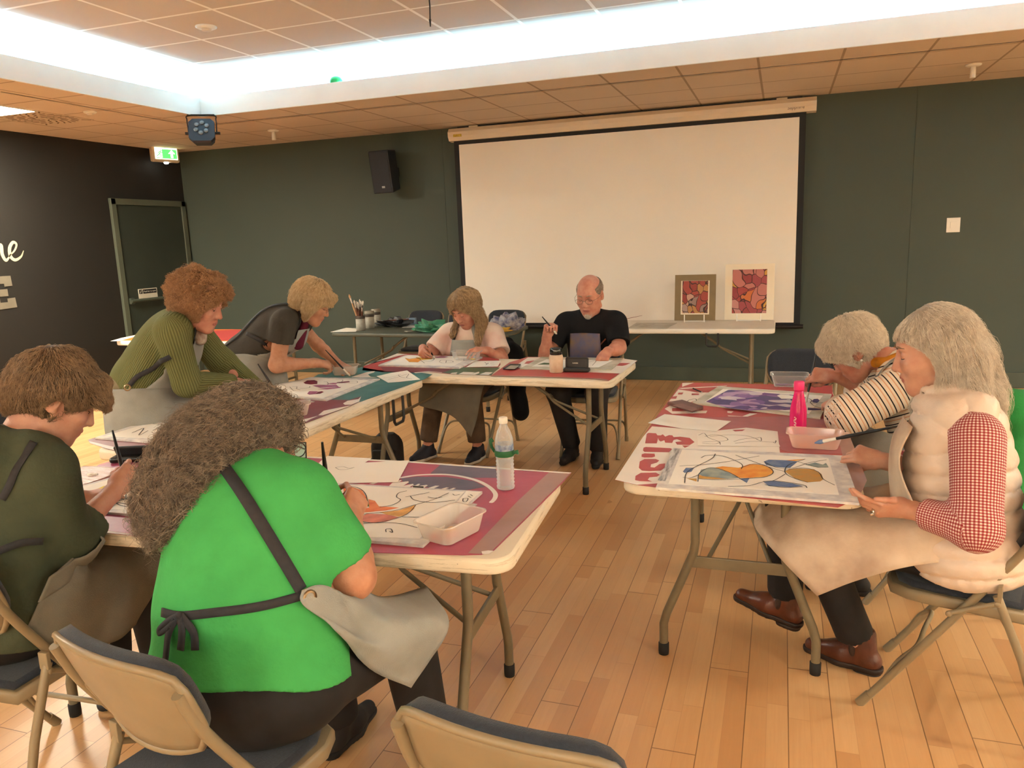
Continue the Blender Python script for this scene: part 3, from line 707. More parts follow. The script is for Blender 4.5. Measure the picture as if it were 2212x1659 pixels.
b = MB(); strip(b, catmull(f.loc(c2((385, 240), (560, 214), (760, 206), (900, 212), (1050, 238), (1180, 278), (1280, 335), (1335, 395), (1330, 445), (1290, 490)), 0.0018), 6), [0.016]*54+[0.01]); b.build('white_arc', V_WHITE, f.t)
f.fills('white_letters', [c2((275, 325), (310, 290), (390, 262), (405, 268), (350, 300), (380, 285), (470, 275), (475, 285), (420, 320), (515, 300), (525, 308), (470, 340)), c2((480, 345), (570, 300), (590, 302), (560, 325), (650, 310), (665, 315), (620, 345)), c2((640, 352), (740, 318), (780, 320), (700, 358)), c2((760, 362), (850, 335), (875, 340), (800, 366)), c2((840, 370), (920, 340), (945, 342), (880, 372)), c2((80, 300), (130, 285), (190, 280), (120, 304))], V_WHITE, 0.0015)
f.fills('white_hem', [[(1234, 1021), (1060, 1009), (880, 996), (640, 985), (640, 988), (880, 999), (1060, 1012), (1229, 1023)]], V_WHITE, 0.0018)
f.fills('price_mark', [[(1040, 1191), (1055, 1189), (1067, 1190), (1056, 1196), (1042, 1197)]], V_WHITE, 0.0018)
# --- red lettered banner, right table
c1 = C(1300, 780, 3.6867)
f = Flat('table_banner', 'red vinyl banner with white end and red capital letters on the right-hand table', 'banner', ZT, (1600, 950), GB)
f.plate('banner_sheet', c1((640, 170), (1830, 195), (1840, 260), (1960, 560), (2110, 950), (2030, 1100), (1880, 1165), (700, 1040), (280, 985), (105, 945), (330, 600), (430, 450)), V_RED, 0.001)
f.fills('rose_field', [c1((430, 455), (1480, 440), (1900, 470), (1955, 560), (1960, 740), (1500, 730), (1000, 560), (700, 500))], V_ROSE, 0.0012)
f.fills('white_field', [c1((105, 945), (330, 600), (400, 520), (900, 555), (1150, 530), (1400, 560), (1420, 740), (800, 760), (500, 970), (280, 985)), c1((640, 175), (735, 172), (640, 205)), c1((535, 320), (610, 225), (760, 250), (880, 250), (800, 300), (700, 330))], V_WHITE, 0.0013)
f.fills('mauve_margin', [c1((1840, 470), (1925, 480), (1960, 560), (2112, 950), (2060, 1060), (2000, 1050), (1920, 760))], V_MAUVE, 0.0016)
f.fills('red_letters', [c1((345, 655), (358, 580), (372, 572), (432, 575), (443, 592), (470, 592), (486, 583), (505, 602), (535, 590), (562, 592), (572, 606), (625, 602), (700, 612), (738, 645), (700, 668), (600, 665), (585, 645), (640, 638), (600, 622), (572, 628), (560, 652), (505, 650), (498, 630), (470, 640), (456, 632), (448, 612), (438, 655)),
    c1((328, 712), (332, 690), (350, 684), (545, 694), (560, 700), (535, 726), (340, 722)), c1((316, 762), (318, 742), (340, 735), (420, 738), (424, 760), (400, 767), (340, 768)),
    c1((295, 850), (302, 800), (340, 780), (430, 780), (458, 792), (440, 808), (392, 822), (388, 845), (420, 848), (460, 820), (505, 815), (500, 850), (470, 872), (380, 876), (320, 872)),
    c1((265, 948), (268, 915), (310, 890), (430, 888), (462, 905), (440, 920), (380, 925), (365, 945), (400, 960), (300, 955)), c1((640, 672), (700, 674), (660, 690)), c1((1040, 548), (1140, 545), (1120, 556), (1060, 560))], V_RED, 0.0019)
f.fills('white_letters', [c1((500, 380), (560, 345), (620, 350), (600, 372), (560, 376), (560, 400), (840, 395), (830, 415), (560, 420)), c1((1000, 398), (1050, 400), (1030, 415), (1000, 412)), c1((1000, 432), (1120, 440), (1180, 416), (1240, 418), (1160, 442), (1010, 440)), c1((610, 215), (1000, 195), (990, 200), (640, 222))], V_WHITE, 0.0017)
f.fills('red_marks', [c1((610, 252), (650, 250), (640, 266), (606, 266)), c1((716, 258), (772, 258), (775, 270), (715, 271)), c1((556, 284), (600, 278), (592, 300), (552, 300))], V_RED, 0.0019)
# --- man's table: red, green and white banners
c6 = C(780, 740, 4.2333); c7 = C(1060, 740, 3.7353)
f = Flat('table_banner', 'red vinyl banner with a green lettered strip in front of the woman in pink', 'banner', ZT, (960, 790), GB)
f.plate('banner_sheet', c6((10, 255), (25, 215), (200, 150), (330, 100), (700, 110), (1100, 128), (1260, 150), (1275, 200), (1190, 300), (840, 290), (620, 268), (520, 278), (200, 270)), V_RED, 0.001)
f.fills('green_strip', [c6((740, 275), (880, 226), (1270, 228), (1215, 272), (1190, 300), (840, 290))], V_GREEN, 0.0014)
f.fills('maroon_strip', [c6((180, 225), (880, 232), (760, 272), (620, 262), (480, 272), (210, 264))], V_MAR, 0.0014)
f.fills('white_hem', [c6((200, 152), (330, 100), (420, 108), (340, 122), (60, 196), (25, 215)), c6((480, 274), (620, 262), (740, 272), (740, 276), (620, 268), (500, 280))], V_WHITE, 0.0016)
f.fills('white_letters', [c6((815, 287), (830, 276), (882, 270), (870, 290)), c6((890, 290), (935, 268), (1040, 272), (1010, 284), (1080, 266), (1080, 280), (1040, 295)), c6((1080, 292), (1140, 270), (1205, 272), (1165, 296))], V_WHITE, 0.0017)
f.t.location.z -= 0
f = Flat('table_banner', 'red vinyl banner with a white band under the man in black', 'banner', ZT+0.0005, (1230, 795), GB)
f.plate('banner_sheet', c7((0, 270), (150, 160), (300, 115), (700, 122), (1080, 135), (1185, 145), (1160, 165), (950, 310), (840, 292), (330, 275)), V_RED, 0.001, 0.0005)
f.fills('white_field', [c7((180, 200), (300, 120), (420, 118), (1070, 130), (1182, 145), (1050, 250), (800, 240), (420, 220))], V_WHITE, 0.002)
f.fills('red_shapes', [c7((270, 170), (290, 152), (340, 145), (390, 148), (340, 162), (330, 172)), c7((1010, 185), (1040, 165), (1130, 165), (1090, 182), (1060, 188))], V_RED, 0.0024)
f.fills('mauve_margin', [c7((0, 272), (18, 262), (330, 270), (880, 288), (955, 302), (945, 310), (840, 294), (330, 277))], V_MAUVE, 0.0022)
# --- teal and plum banners, left table
c8 = C(560, 740, 5.0273)
f = Flat('table_banner', 'teal vinyl banner on the far half of the table where two women stand', 'banner', ZT, (780, 830), GB)
f.plate('banner_sheet', c8((500, 425), (640, 345), (760, 330), (1110, 268), (1300, 300), (1500, 315), (1700, 318), (1880, 345), (1800, 395), (1480, 510), (1100, 640), (700, 660), (300, 560)), V_TEAL, 0.001)
f.fills('white_letters', [c8((1000, 375), (1080, 350), (1170, 320), (1260, 308), (1245, 325), (1180, 345), (1210, 372), (1290, 378), (1100, 382))], V_WHITE, 0.0014)
f = Flat('table_banner', 'plum and pale pink vinyl banner on the table where two women stand', 'banner', ZT+0.0006, (560, 905), GB)
f.plate('banner_sheet', c8((180, 570), (600, 620), (980, 622), (1108, 582), (1085, 640), (980, 690), (350, 930), (280, 958), (-380, 1010))+[(470, 958), (300, 985), (235, 970), (195, 958), (190, 950), (330, 905), (440, 870)], V_MAR, 0.001, 0.0006)
f.fills('pale_shapes', [c8((330, 890), (400, 855), (640, 795), (560, 830), (420, 905), (350, 918)), c8((640, 790), (700, 740), (1000, 680), (960, 700), (690, 790)), c8((910, 660), (960, 632), (1075, 615), (1108, 584), (1085, 640), (1000, 675), (930, 676))], V_WHITE, 0.0022)
f.fills('rose_field', [c8((-380, 1010), (-200, 930), (200, 820), (330, 860), (320, 920), (280, 955))], V_PURP, 0.002)
f.fills('cream_hem', [[(470, 958), (300, 985), (235, 970), (195, 958), (192, 953), (240, 964), (300, 978), (470, 952)]], V_PALE, 0.0024)
# --- orange banner, table by the door
f = Flat('table_banner', 'orange and red vinyl banner on the table near the dark door', 'banner', ZT, (420, 728), GB)
f.plate('banner_sheet', [(254, 735), (300, 722), (350, 712), (500, 711), (620, 713), (560, 727), (535, 737), (380, 737)], V_ORANGE, 0.001)
f.fills('red_field', [[(440, 715), (500, 712), (600, 713), (560, 726), (535, 735), (440, 736)]], V_RED, 0.0014)
f.fills('pale_field', [[(500, 735), (520, 727), (575, 721), (600, 719), (560, 727), (545, 736)]], V_WHITE, 0.0018)
f.fills('white_corner', [[(238, 737), (262, 730), (300, 722), (306, 723), (268, 734), (256, 737)]], V_WHITE, 0.0018)

# --- painting boards
def board(label, corners, z, th, m_edge, origin=None, group='drawing boards with work in progress'):
    cx = sum(p[0] for p in corners)/4; cy = sum(p[1] for p in corners)/4
    f = Flat('drawing_board', label, 'drawing board', z, origin or (cx, cy), group)
    f.th = th
    f.plate('board', corners, m_edge, th)
    return f
def inset(q, a, b_, c_, d): # quad corners tl tr br bl -> inner quad by fractions from left,right,top,bottom
    tl, tr, br, bl = [np.array(p, float) for p in q]
    def at(u, v): return tuple((tl*(1-u)+tr*u)*(1-v)+(bl*(1-u)+br*u)*v)
    return [at(a, c_), at(1-b_, c_), at(1-b_, 1-d), at(a, 1-d)]
# fish painting
Q_ = c1((570, 690), (1925, 752), (2050, 1130), (430, 1005))
f = board('drawing board with blue and orange fish painting on the right-hand table', Q_, ZT+0.002, 0.008, M_BOARD)
f.plate('smudged_strip', c1((580, 695), (625, 700), (505, 955), (445, 950)), M_SMUDGE, 0.0004, 0.008)
f.plate('smudged_strip', c1((1830, 765), (1925, 760), (2030, 1050), (1900, 1045)), M_BOARD, 0.0006, 0.008)
f.plate('paper_sheet', c1((640, 705), (1805, 775), (1890, 1065), (530, 975)), M_PAPER, 0.0006, 0.008)
W_BLUE = mat('blue_watercolour', (0.07, 0.12, 0.28), 0.7, noise=0.5, nscale=30, col2=(0.16, 0.22, 0.34), detail=6); W_TEAL = mat('teal_watercolour', (0.16, 0.24, 0.26), 0.7, noise=0.5, nscale=28, col2=(0.34, 0.38, 0.33)); W_ORA = mat('orange_watercolour', (0.62, 0.20, 0.02), 0.7, noise=0.5, nscale=26, col2=(0.72, 0.36, 0.05), detail=6); W_OCH = mat('ochre_watercolour', (0.50, 0.24, 0.03), 0.7, noise=0.4, nscale=26, col2=(0.36, 0.25, 0.08))
f.fills('painted_shapes', [c1((895, 850), (960, 838), (1090, 850), (1180, 820), (1280, 828), (1360, 860), (1365, 890), (1310, 920), (1180, 930), (1100, 930), (1010, 885)), c1((775, 900), (790, 865), (870, 848), (930, 855), (1000, 885), (1090, 930), (1000, 938), (800, 915)), c1((775, 905), (800, 916), (1000, 938), (900, 940), (770, 935)), c1((1460, 880), (1490, 860), (1580, 856), (1690, 862), (1750, 900), (1765, 940), (1740, 958), (1640, 965), (1540, 935)), c1((1290, 800), (1330, 785), (1470, 790), (1560, 800), (1500, 850), (1400, 845), (1310, 828)), c1((1620, 825), (1700, 808), (1760, 825), (1785, 812), (1805, 842), (1720, 848)), c1((1283, 958), (1380, 955), (1520, 975), (1600, 995), (1500, 1004), (1330, 995)), c1((645, 880), (670, 850), (735, 850), (715, 880), (660, 890)), c1((1095, 935), (1175, 932), (1155, 970)), c1((680, 935), (755, 935), (755, 960)), c1((1460, 790), (1620, 780), (1540, 795))],
        [W_ORA, W_TEAL, W_OCH, W_OCH, W_BLUE, W_TEAL, W_BLUE, W_BLUE, W_BLUE, W_OCH, W_ORA], 0.0092)
f.lines('ink_lines', [c1((905, 738), (870, 780), (720, 855), (670, 900), (660, 970)), c1((790, 770), (840, 750), (960, 755), (1080, 800), (1120, 830), (1110, 860)), c1((620, 835), (800, 825), (1000, 800), (1255, 755)), c1((1065, 748), (1180, 790), (1350, 850), (1460, 880)), c1((765, 960), (780, 890), (870, 848), (1000, 880), (1110, 940)), c1((1110, 850), (1200, 820), (1300, 830), (1365, 880), (1310, 920), (1150, 935), (900, 945), (770, 935)), c1((1620, 780), (1500, 820), (1460, 860), (1470, 900), (1540, 935), (1640, 965)), c1((1460, 870), (1600, 850), (1720, 880), (1765, 940), (1855, 988)), c1((1460, 900), (1370, 950), (1280, 962), (1180, 990), (1005, 998)), c1((1283, 958), (1400, 955), (1600, 985), (1635, 1010)), c1((1600, 1000), (1450, 1005), (1300, 985)), c1((1290, 800), (1400, 850), (1520, 850), (1650, 810), (1790, 785)), c1((1560, 800), (1700, 840), (1805, 845)), c1((645, 925), (700, 930), (775, 905))], None, 0.0032, 0.0097)
# sketch card and loose papers on the same table
GP = 'loose sheets of paper on the tables'
f = Flat('paper_sheet', 'white card with inked fish outlines behind the fish painting', 'paper', ZT+0.003, c1((1080, 640))[0], GP)
f.plate('card', c1((755, 575), (1370, 560), (1420, 680), (765, 672)), M_PAPER, 0.0006)
f.lines('ink_lines', [c1((770, 590), (815, 575), (850, 610), (930, 640), (945, 665)), c1((820, 600), (900, 585), (980, 605), (1000, 630), (900, 640), (800, 645)), c1((1050, 640), (1130, 620), (1230, 612), (1265, 608), (1268, 636), (1230, 620)), c1((1060, 655), (1200, 640), (1370, 645), (1385, 632), (1382, 652), (1362, 645)), c1((860, 600), (1000, 588), (1150, 595), (1240, 622)), c1((800, 655), (900, 660), (945, 645))], None, 0.0026, 0.0012)
f = Flat('paper_sheet', 'plain white paper lying under the inked fish card', 'paper', ZT+0.002, c1((1080, 700))[0], GP)
f.plate('sheet', c1((640, 690), (1400, 680), (1418, 738), (760, 735)), M_PAPER, 0.0006)
f = Flat('paper_sheet', 'blank white paper below the brown wallet', 'paper', ZT+0.0025, c1((680, 500))[0], GP)
f.plate('sheet', c1((368, 492), (500, 422), (1030, 478), (910, 560), (640, 535)), M_PAPER, 0.0006)
# purple painting
Q_ = c1((935, 202), (1800, 268), (1740, 450), (735, 325))
f = board('drawing board with purple abstract painting beside the striped sleeve', c1((930, 200), (1830, 262), (1740, 450), (720, 330)), ZT+0.002, 0.008, M_MARBLE)
f.plate('paper_sheet', c1((965, 222), (1760, 275), (1650, 420), (820, 325)), M_PAPER, 0.0006, 0.008)
PV = mat('purple_painting', (0.2, 0.08, 0.35), 0.55)
def cells(m, scale, stops, edge=None, dist=0.6, aniso=(1, 1, 1), lw=0.06):
    b_ = m.node_tree.nodes['Principled BSDF']; n = NB(m); t = n.N.new('ShaderNodeTexCoord'); mp = n.N.new('ShaderNodeMapping'); mp.inputs['Scale'].default_value = aniso
    n.L.new(t.outputs['Object'], mp.inputs['Vector'])
    nz = n.N.new('ShaderNodeTexNoise'); nz.inputs['Scale'].default_value = scale*0.45; nz.inputs['Detail'].default_value = 1; n.L.new(mp.outputs[0], nz.inputs['Vector'])
    ad = n.N.new('ShaderNodeVectorMath'); ad.operation = 'MULTIPLY_ADD'; n.L.new(nz.outputs['Color'], ad.inputs[0]); ad.inputs[1].default_value = (dist*3/scale,)*3; n.L.new(mp.outputs[0], ad.inputs[2])
    v = n.N.new('ShaderNodeTexVoronoi'); v.inputs['Scale'].default_value = scale; n.L.new(ad.outputs[0], v.inputs['Vector'])
    sx = n.N.new('ShaderNodeSeparateColor'); n.L.new(v.outputs['Color'], sx.inputs[0])
    r = n.N.new('ShaderNodeValToRGB'); r.color_ramp.interpolation = 'CONSTANT'; e = r.color_ramp.elements
    while len(e) < len(stops): e.new(0.5)
    for k, c in enumerate(stops): e[k].position = k/len(stops); e[k].color = (*c, 1)
    n.L.new(sx.outputs[0], r.inputs[0]); c = r.outputs[0]
    w_ = n.noise(t.outputs['Object'], scale*4, 5); c = n.mix(n.op('MULTIPLY', w_, 0.35), c, tuple(min(1, x*1.5+0.08) for x in stops[0])+(1,))
    if edge:
        v2 = n.N.new('ShaderNodeTexVoronoi'); v2.feature = 'DISTANCE_TO_EDGE'; v2.inputs['Scale'].default_value = scale; n.L.new(ad.outputs[0], v2.inputs['Vector'])
        c = n.mix(n.op('LESS_THAN', v2.outputs['Distance'], lw), c, (*edge, 1))
    n.L.new(c, b_.inputs['Base Color'])
cells(PV, 11, [(0.06, 0.025, 0.16), (0.13, 0.04, 0.20), (0.26, 0.13, 0.34), (0.045, 0.03, 0.14), (0.46, 0.30, 0.48), (0.17, 0.08, 0.30), (0.66, 0.58, 0.60)], None, 1.2, (1, 1.5, 1))
f.fills('painted_field', [c1((1010, 228), (1150, 235), (1330, 255), (1600, 275), (1640, 300), (1620, 340), (1560, 385), (1400, 392), (1290, 385), (1180, 395), (1000, 372), (830, 322))], PV, 0.0092)
f.fills('white_shape', [c1((1395, 275), (1420, 265), (1520, 275), (1540, 300), (1430, 300))], M_PAPER, 0.0097)
W_PUR = mat('purple_paint', (0.06, 0.03, 0.15), 0.5, noise=0.4, nscale=30)
f.fills('painted_shapes', [c1((1672, 318), (1690, 302), (1720, 300), (1735, 315), (1715, 332), (1685, 330)), c1((1640, 370), (1700, 375), (1780, 385), (1700, 392), (1640, 390))], W_PUR, 0.0097)
f.lines('ink_lines', [c1((1560, 290), (1620, 288), (1670, 310), (1665, 335), (1760, 330)), c1((1665, 335), (1690, 355), (1750, 375)), c1((1380, 262), (1520, 270), (1620, 300)), c1((675, 325), (700, 308), (745, 300), (755, 315)), c1((1400, 300), (1500, 310), (1560, 300))], None, 0.0035, 0.0099)
# burgundy painting
f = board('drawing board with burgundy and pink painting under the standing women', c8((-200, 545), (560, 375), (1310, 392), (730, 622)), ZT+0.002, 0.008, M_BOARD)
f.plate('paper_sheet', c8((-100, 540), (570, 382), (1190, 410), (690, 602)), M_PAPER, 0.0006, 0.008)
W_BUR = mat('burgundy_paint', (0.16, 0.012, 0.045), 0.5, noise=0.35, nscale=30); W_PNK = mat('pink_paint', (0.40, 0.13, 0.25), 0.6, noise=0.35, nscale=26)
f.fills('painted_shapes', [c8((480, 435), (520, 412), (600, 408), (632, 420), (630, 450), (560, 455), (500, 448)), c8((600, 560), (640, 535), (680, 528), (702, 537), (660, 556)), c8((840, 432), (900, 425), (975, 418), (985, 430), (900, 440), (845, 440))], W_BUR, 0.0092)
f.fills('pink_shapes', [c8((575, 468), (640, 458), (840, 460), (870, 485), (820, 482), (660, 492)), c8((520, 555), (545, 528), (640, 530), (600, 560), (545, 566)), c8((720, 448), (800, 438), (850, 440), (830, 455)), c8((630, 505), (760, 490), (890, 482), (880, 492), (740, 510))], W_PNK, 0.0092)
f.lines('ink_lines', [c8((200, 545), (260, 540), (290, 520)), c8((360, 475), (410, 480), (405, 500), (445, 515)), c8((330, 480), (370, 520), (400, 525)), c8((700, 425), (740, 430), (740, 460), (660, 465)), c8((760, 445), (880, 430), (905, 405), (830, 402)), c8((980, 420), (1060, 420), (1050, 440), (920, 440)), c8((440, 500), (540, 490), (550, 475))], None, 0.003, 0.0097)
# orange painting on the man's table
f = board('drawing board with orange and yellow painting before the woman in pink', c6((415, 112), (1110, 130), (895, 228), (155, 205)), ZT+0.002, 0.010, M_BOARD)
f.plate('paper_sheet', c6((430, 116), (1000, 128), (850, 212), (210, 200)), M_PAPER, 0.0006, 0.010)
W_YEL = mat('yellow_watercolour', (0.62, 0.38, 0.04), 0.7, noise=0.3, nscale=26)
f.fills('painted_shapes', [c6((400, 142), (440, 150), (520, 142), (545, 162), (520, 180), (440, 178)), c6((500, 135), (560, 138), (660, 140), (640, 152), (560, 158), (520, 150)), c6((670, 132), (740, 122), (800, 130), (760, 140), (690, 140))], [W_ORA, W_YEL, W_PNK], 0.0112)
f.lines('ink_lines', [c6((400, 142), (430, 145), (520, 142), (550, 165), (580, 188)), c6((500, 138), (660, 142), (640, 170), (560, 165)), c6((715, 175), (740, 160), (830, 168), (835, 180), (760, 188), (715, 180)), c6((780, 165), (775, 185)), c6((940, 145), (940, 165))], None, 0.004, 0.0117)
# stained board on the man's side
f = board('stained drawing board in front of the man in black', c7((410, 115), (1078, 125), (970, 218), (235, 210)), ZT+0.003, 0.006, M_MARBLE)
f.plate('paper_sheet', c7((450, 135), (990, 142), (870, 200), (330, 192)), M_PAPER, 0.0006, 0.006)
f.fills('painted_shapes', [c7((375, 178), (430, 162), (480, 165), (470, 178))], mat('green_paint', (0.04, 0.10, 0.03), 0.6, noise=0.3, nscale=20), 0.0072)
f.lines('ink_lines', [c7((780, 160), (850, 145), (820, 185)), c7((600, 150), (700, 160), (760, 190)), c7((420, 190), (520, 180), (600, 190))], None, 0.003, 0.0077)
# P2's board
c9 = C(640, 990, 2.8864)
f = board('drawing board with red and orange painting under the arm of the woman in green T-shirt', c9((190, 150), (1160, 205), (790, 540), (330, 500)), ZT+0.002, 0.009, M_BOARD)
f.plate('paper_sheet', c9((195, 158), (1050, 208), (770, 500), (330, 485)), M_PAPER, 0.0006, 0.009)
f.plate('white_strip', c9((1060, 205), (1150, 208), (1050, 300), (980, 300)), M_PAPER, 0.0006, 0.009)
W_RED = mat('red_watercolour', (0.62, 0.13, 0.045), 0.7, noise=0.4, nscale=22, col2=(0.70, 0.25, 0.10)); W_LEM = mat('lemon_watercolour', (0.72, 0.55, 0.06), 0.7, noise=0.2, nscale=20); W_SAL = mat('salmon_watercolour', (0.58, 0.20, 0.15), 0.7, noise=0.35, nscale=22); W_APR = mat('apricot_watercolour', (0.68, 0.36, 0.10), 0.7, noise=0.3, nscale=22)
f.fills('painted_shapes', [c9((290, 175), (350, 180), (410, 200), (440, 250), (330, 262), (300, 230)), c9((330, 265), (440, 252), (458, 300), (335, 315)), c9((335, 318), (455, 308), (450, 255), (490, 265), (515, 300), (640, 308), (560, 325), (340, 345)), c9((520, 335), (640, 325), (740, 292), (735, 315), (690, 350), (640, 365), (560, 350)), c9((370, 385), (440, 345), (560, 350), (640, 368), (560, 395), (480, 402))], [W_RED, W_LEM, W_RED, W_APR, W_SAL], 0.0102)
f.lines('ink_lines', [c9((690, 203), (640, 215), (625, 240), (650, 260), (600, 290), (520, 305)), c9((350, 365), (440, 345), (600, 328), (740, 290), (860, 255), (950, 215)), c9((370, 385), (480, 402), (620, 375), (700, 340), (745, 292)), c9((680, 240), (710, 235), (830, 212)), c9((710, 235), (740, 260), (850, 275), (990, 260)), c9((380, 412), (480, 402), (640, 405), (755, 432)), c9((660, 365), (760, 366), (840, 358)), c9((975, 222), (990, 230), (1020, 225)), c9((300, 172), (380, 182), (430, 220), (450, 300)), c9((560, 460), (560, 442), (590, 440), (600, 462), (580, 455)), c9((820, 240), (860, 248), (910, 242))], None, 0.003, 0.0107)
f.lines('board_marks', [c9((1040, 250), (1070, 250), (1060, 270), (1040, 268), (1040, 250)), c9((1085, 225), (1100, 235)), c9((1070, 235), (1090, 245))], None, 0.003, 0.0107)
# two sheets behind it
f = Flat('paper_sheet', 'white paper with a small pencilled leaf under the black brush', 'paper', ZT+0.003, c9((430, 90))[0], GP)
f.plate('sheet', c9((170, 40), (705, 12), (632, 148), (260, 155), (60, 145), (75, 90)), M_PAPER, 0.0006)
f.lines('ink_lines', [c9((243, 57), (290, 52), (330, 62), (362, 56)), c9((243, 57), (270, 70), (320, 68), (362, 56))], None, 0.002, 0.0012)
f = Flat('paper_sheet', 'white paper at the back edge of the pink banner beneath the leaf drawing', 'paper', ZT+0.002, c9((290, 10))[0], GP)
f.plate('sheet', c9((170, 0), (195, -15), (470, 0), (410, 38), (170, 42), (90, 80)), M_PAPER, 0.0006)
# P1's work
c10 = C(140, 960, 4.8846)
f = board('drawing board with black-lined drawing before the hoodie woman', c10((120, 440), (560, 330), (860, 380), (850, 745), (440, 710), (140, 620)), ZT+0.002, 0.008, M_BOARD) if False else Flat('drawing_board', 'drawing board with black-lined drawing before the hoodie woman', 'drawing board', ZT+0.002, c10((480, 560))[0], 'drawing boards with work in progress')
f.plate('board', c10((90, 460), (560, 325), (900, 420), (860, 745), (430, 712), (120, 640)), M_BOARD, 0.008)
f.plate('paper_sheet', c10((100, 470), (560, 345), (880, 430), (850, 700), (440, 680), (130, 625)), M_PAPER, 0.0006, 0.008)
f.fills('painted_shapes', [c10((290, 490), (420, 435), (440, 470), (380, 488))], W_LEM, 0.0092)
f.lines('ink_lines', [c10((130, 515), (300, 495), (440, 480)), c10((140, 552), (300, 555), (420, 540)), c10((150, 590), (300, 600)), c10((640, 580), (655, 510), (740, 460)), c10((770, 660), (600, 620), (525, 608), (640, 575), (760, 520)), c10((580, 575), (800, 580)), c10((520, 605), (580, 640), (650, 655))], None, 0.005, 0.0097)
M_WRAP = mat('clear_wrap', (0.62, 0.44, 0.36), 0.18, noise=0.7, nscale=8, col2=(0.34, 0.16, 0.13), bump=0.5, bscale=30, stretch=(1, 5, 1), spec=0.7)
f = Flat('palette', 'film-covered palette with a white blob beside the hoodie sleeve', 'palette', ZT+0.002, c10((280, 330))[0])
f.plate('film', c10((60, 300), (200, 225), (440, 235), (540, 250), (500, 320), (140, 445), (90, 420)), M_WRAP, 0.004)
b = MB(); p = f.loc(c10((280, 325)), 0.004)[0]
for dx, dy, r in ((0, 0, 0.018), (0.012, 0.008, 0.012), (-0.012, 0.004, 0.012), (0.004, -0.01, 0.01)): b.ell(p+Vector((dx, dy, 0.002)), (r, r*0.8, 0.006), n=12)
b.build('paint_blob', M_PAPER, f.t)
# near-end board on the left table
f = board('drawing board with faint line drawing at the near end of the standing women table', [(205, 945), (330, 905), (400, 930), (400, 960)], ZT+0.003, 0.008, M_BOARD)
f.plate('paper_sheet', [(225, 942), (335, 910), (392, 932), (390, 950)], M_PAPER, 0.0006, 0.008)
f.lines('ink_lines', [[(285, 935), (310, 925), (300, 940), (320, 930)], [(330, 915), (350, 918), (330, 930)], [(340, 935), (370, 930)]], None, 0.004, 0.0097)
# cards
f = Flat('paper_sheet', 'white card with pencil sketch at the corner of the teal banner', 'paper', ZT+0.002, c8((1500, 370))[0], GP)
f.plate('card', c8((1275, 365), (1430, 330), (1605, 302), (1748, 400), (1530, 425), (1400, 435)), M_PAPER, 0.0006)
f.lines('ink_lines', [c8((1400, 400), (1500, 375), (1620, 340), (1600, 380), (1660, 395)), c8((1510, 350), (1530, 370), (1590, 385)), c8((1350, 380), (1450, 370), (1540, 345))], None, 0.003, 0.0012)
f = Flat('paper_sheet', 'white card with a few ink ticks between the two seated at the back', 'paper', ZT+0.003, c6((1120, 190))[0], GP)
f.plate('card', c6((960, 224), (1050, 168), (1280, 165), (1250, 218)), M_PAPER, 0.0006)
f.lines('ink_lines', [c6((1130, 180), (1150, 195), (1140, 205)), c6((1160, 185), (1160, 195)), c6((1180, 190), (1215, 185)), c6((1190, 205), (1220, 205))], None, 0.004, 0.0012)
f = Flat('paper_sheet', 'folded white paper with a green shamrock by the green jumper cuff', 'paper', ZT+0.002, (512, 838), GP)
f.plate('card', [(490, 843), (507, 833), (523, 832), (530, 840), (540, 845), (516, 847)], M_PAPER, 0.001)
M_SHAM = mat('shamrock_green', (0.01, 0.12, 0.02), 0.6, noise=0.3, nscale=40)
b = MB()
p0 = f.loc([(514, 838)], 0.0012)[0]
for a in (0, 2.1, 4.2): b.lathe([(0.019, 0), (0.019, 0.0004)], p0+Vector((0.02*math.cos(a), 0.02*math.sin(a), 0)), 12)
strip(b, [p0, p0+Vector((0.01, -0.045, 0.0002))], 0.006); b.build('shamrock', M_SHAM, f.t)
f = Flat('paper_sheet', 'sketch sheet lying on the clean table beside the dark framed picture', 'paper', ZT+0.001, (1390, 703), GP)
f.plate('sheet', [(1355, 709), (1375, 697), (1462, 697), (1440, 709)], mat('grey_sheet', (0.50, 0.47, 0.40), 0.7, noise=0.2, nscale=6), 0.004)
f.lines('ink_lines', [[(1372, 703), (1385, 700), (1400, 702), (1415, 700)], [(1380, 706), (1400, 704)]], None, 0.007, 0.0055)
f = Flat('paper_sheet', 'cream paper at the end of the dark table beside the brush pot', 'paper', ZT+0.001, (745, 713), GP)
f.plate('sheet', [(714, 717), (748, 708), (776, 710), (768, 716)], M_PAPER, 0.002)
f = Flat('paper_sheet', 'patterned white sheet on the dark table behind the green bag', 'paper', ZT+0.001, (900, 703), GP)
f.plate('sheet', [(868, 707), (885, 700), (945, 700), (935, 707)], M_BOARD, 0.002)
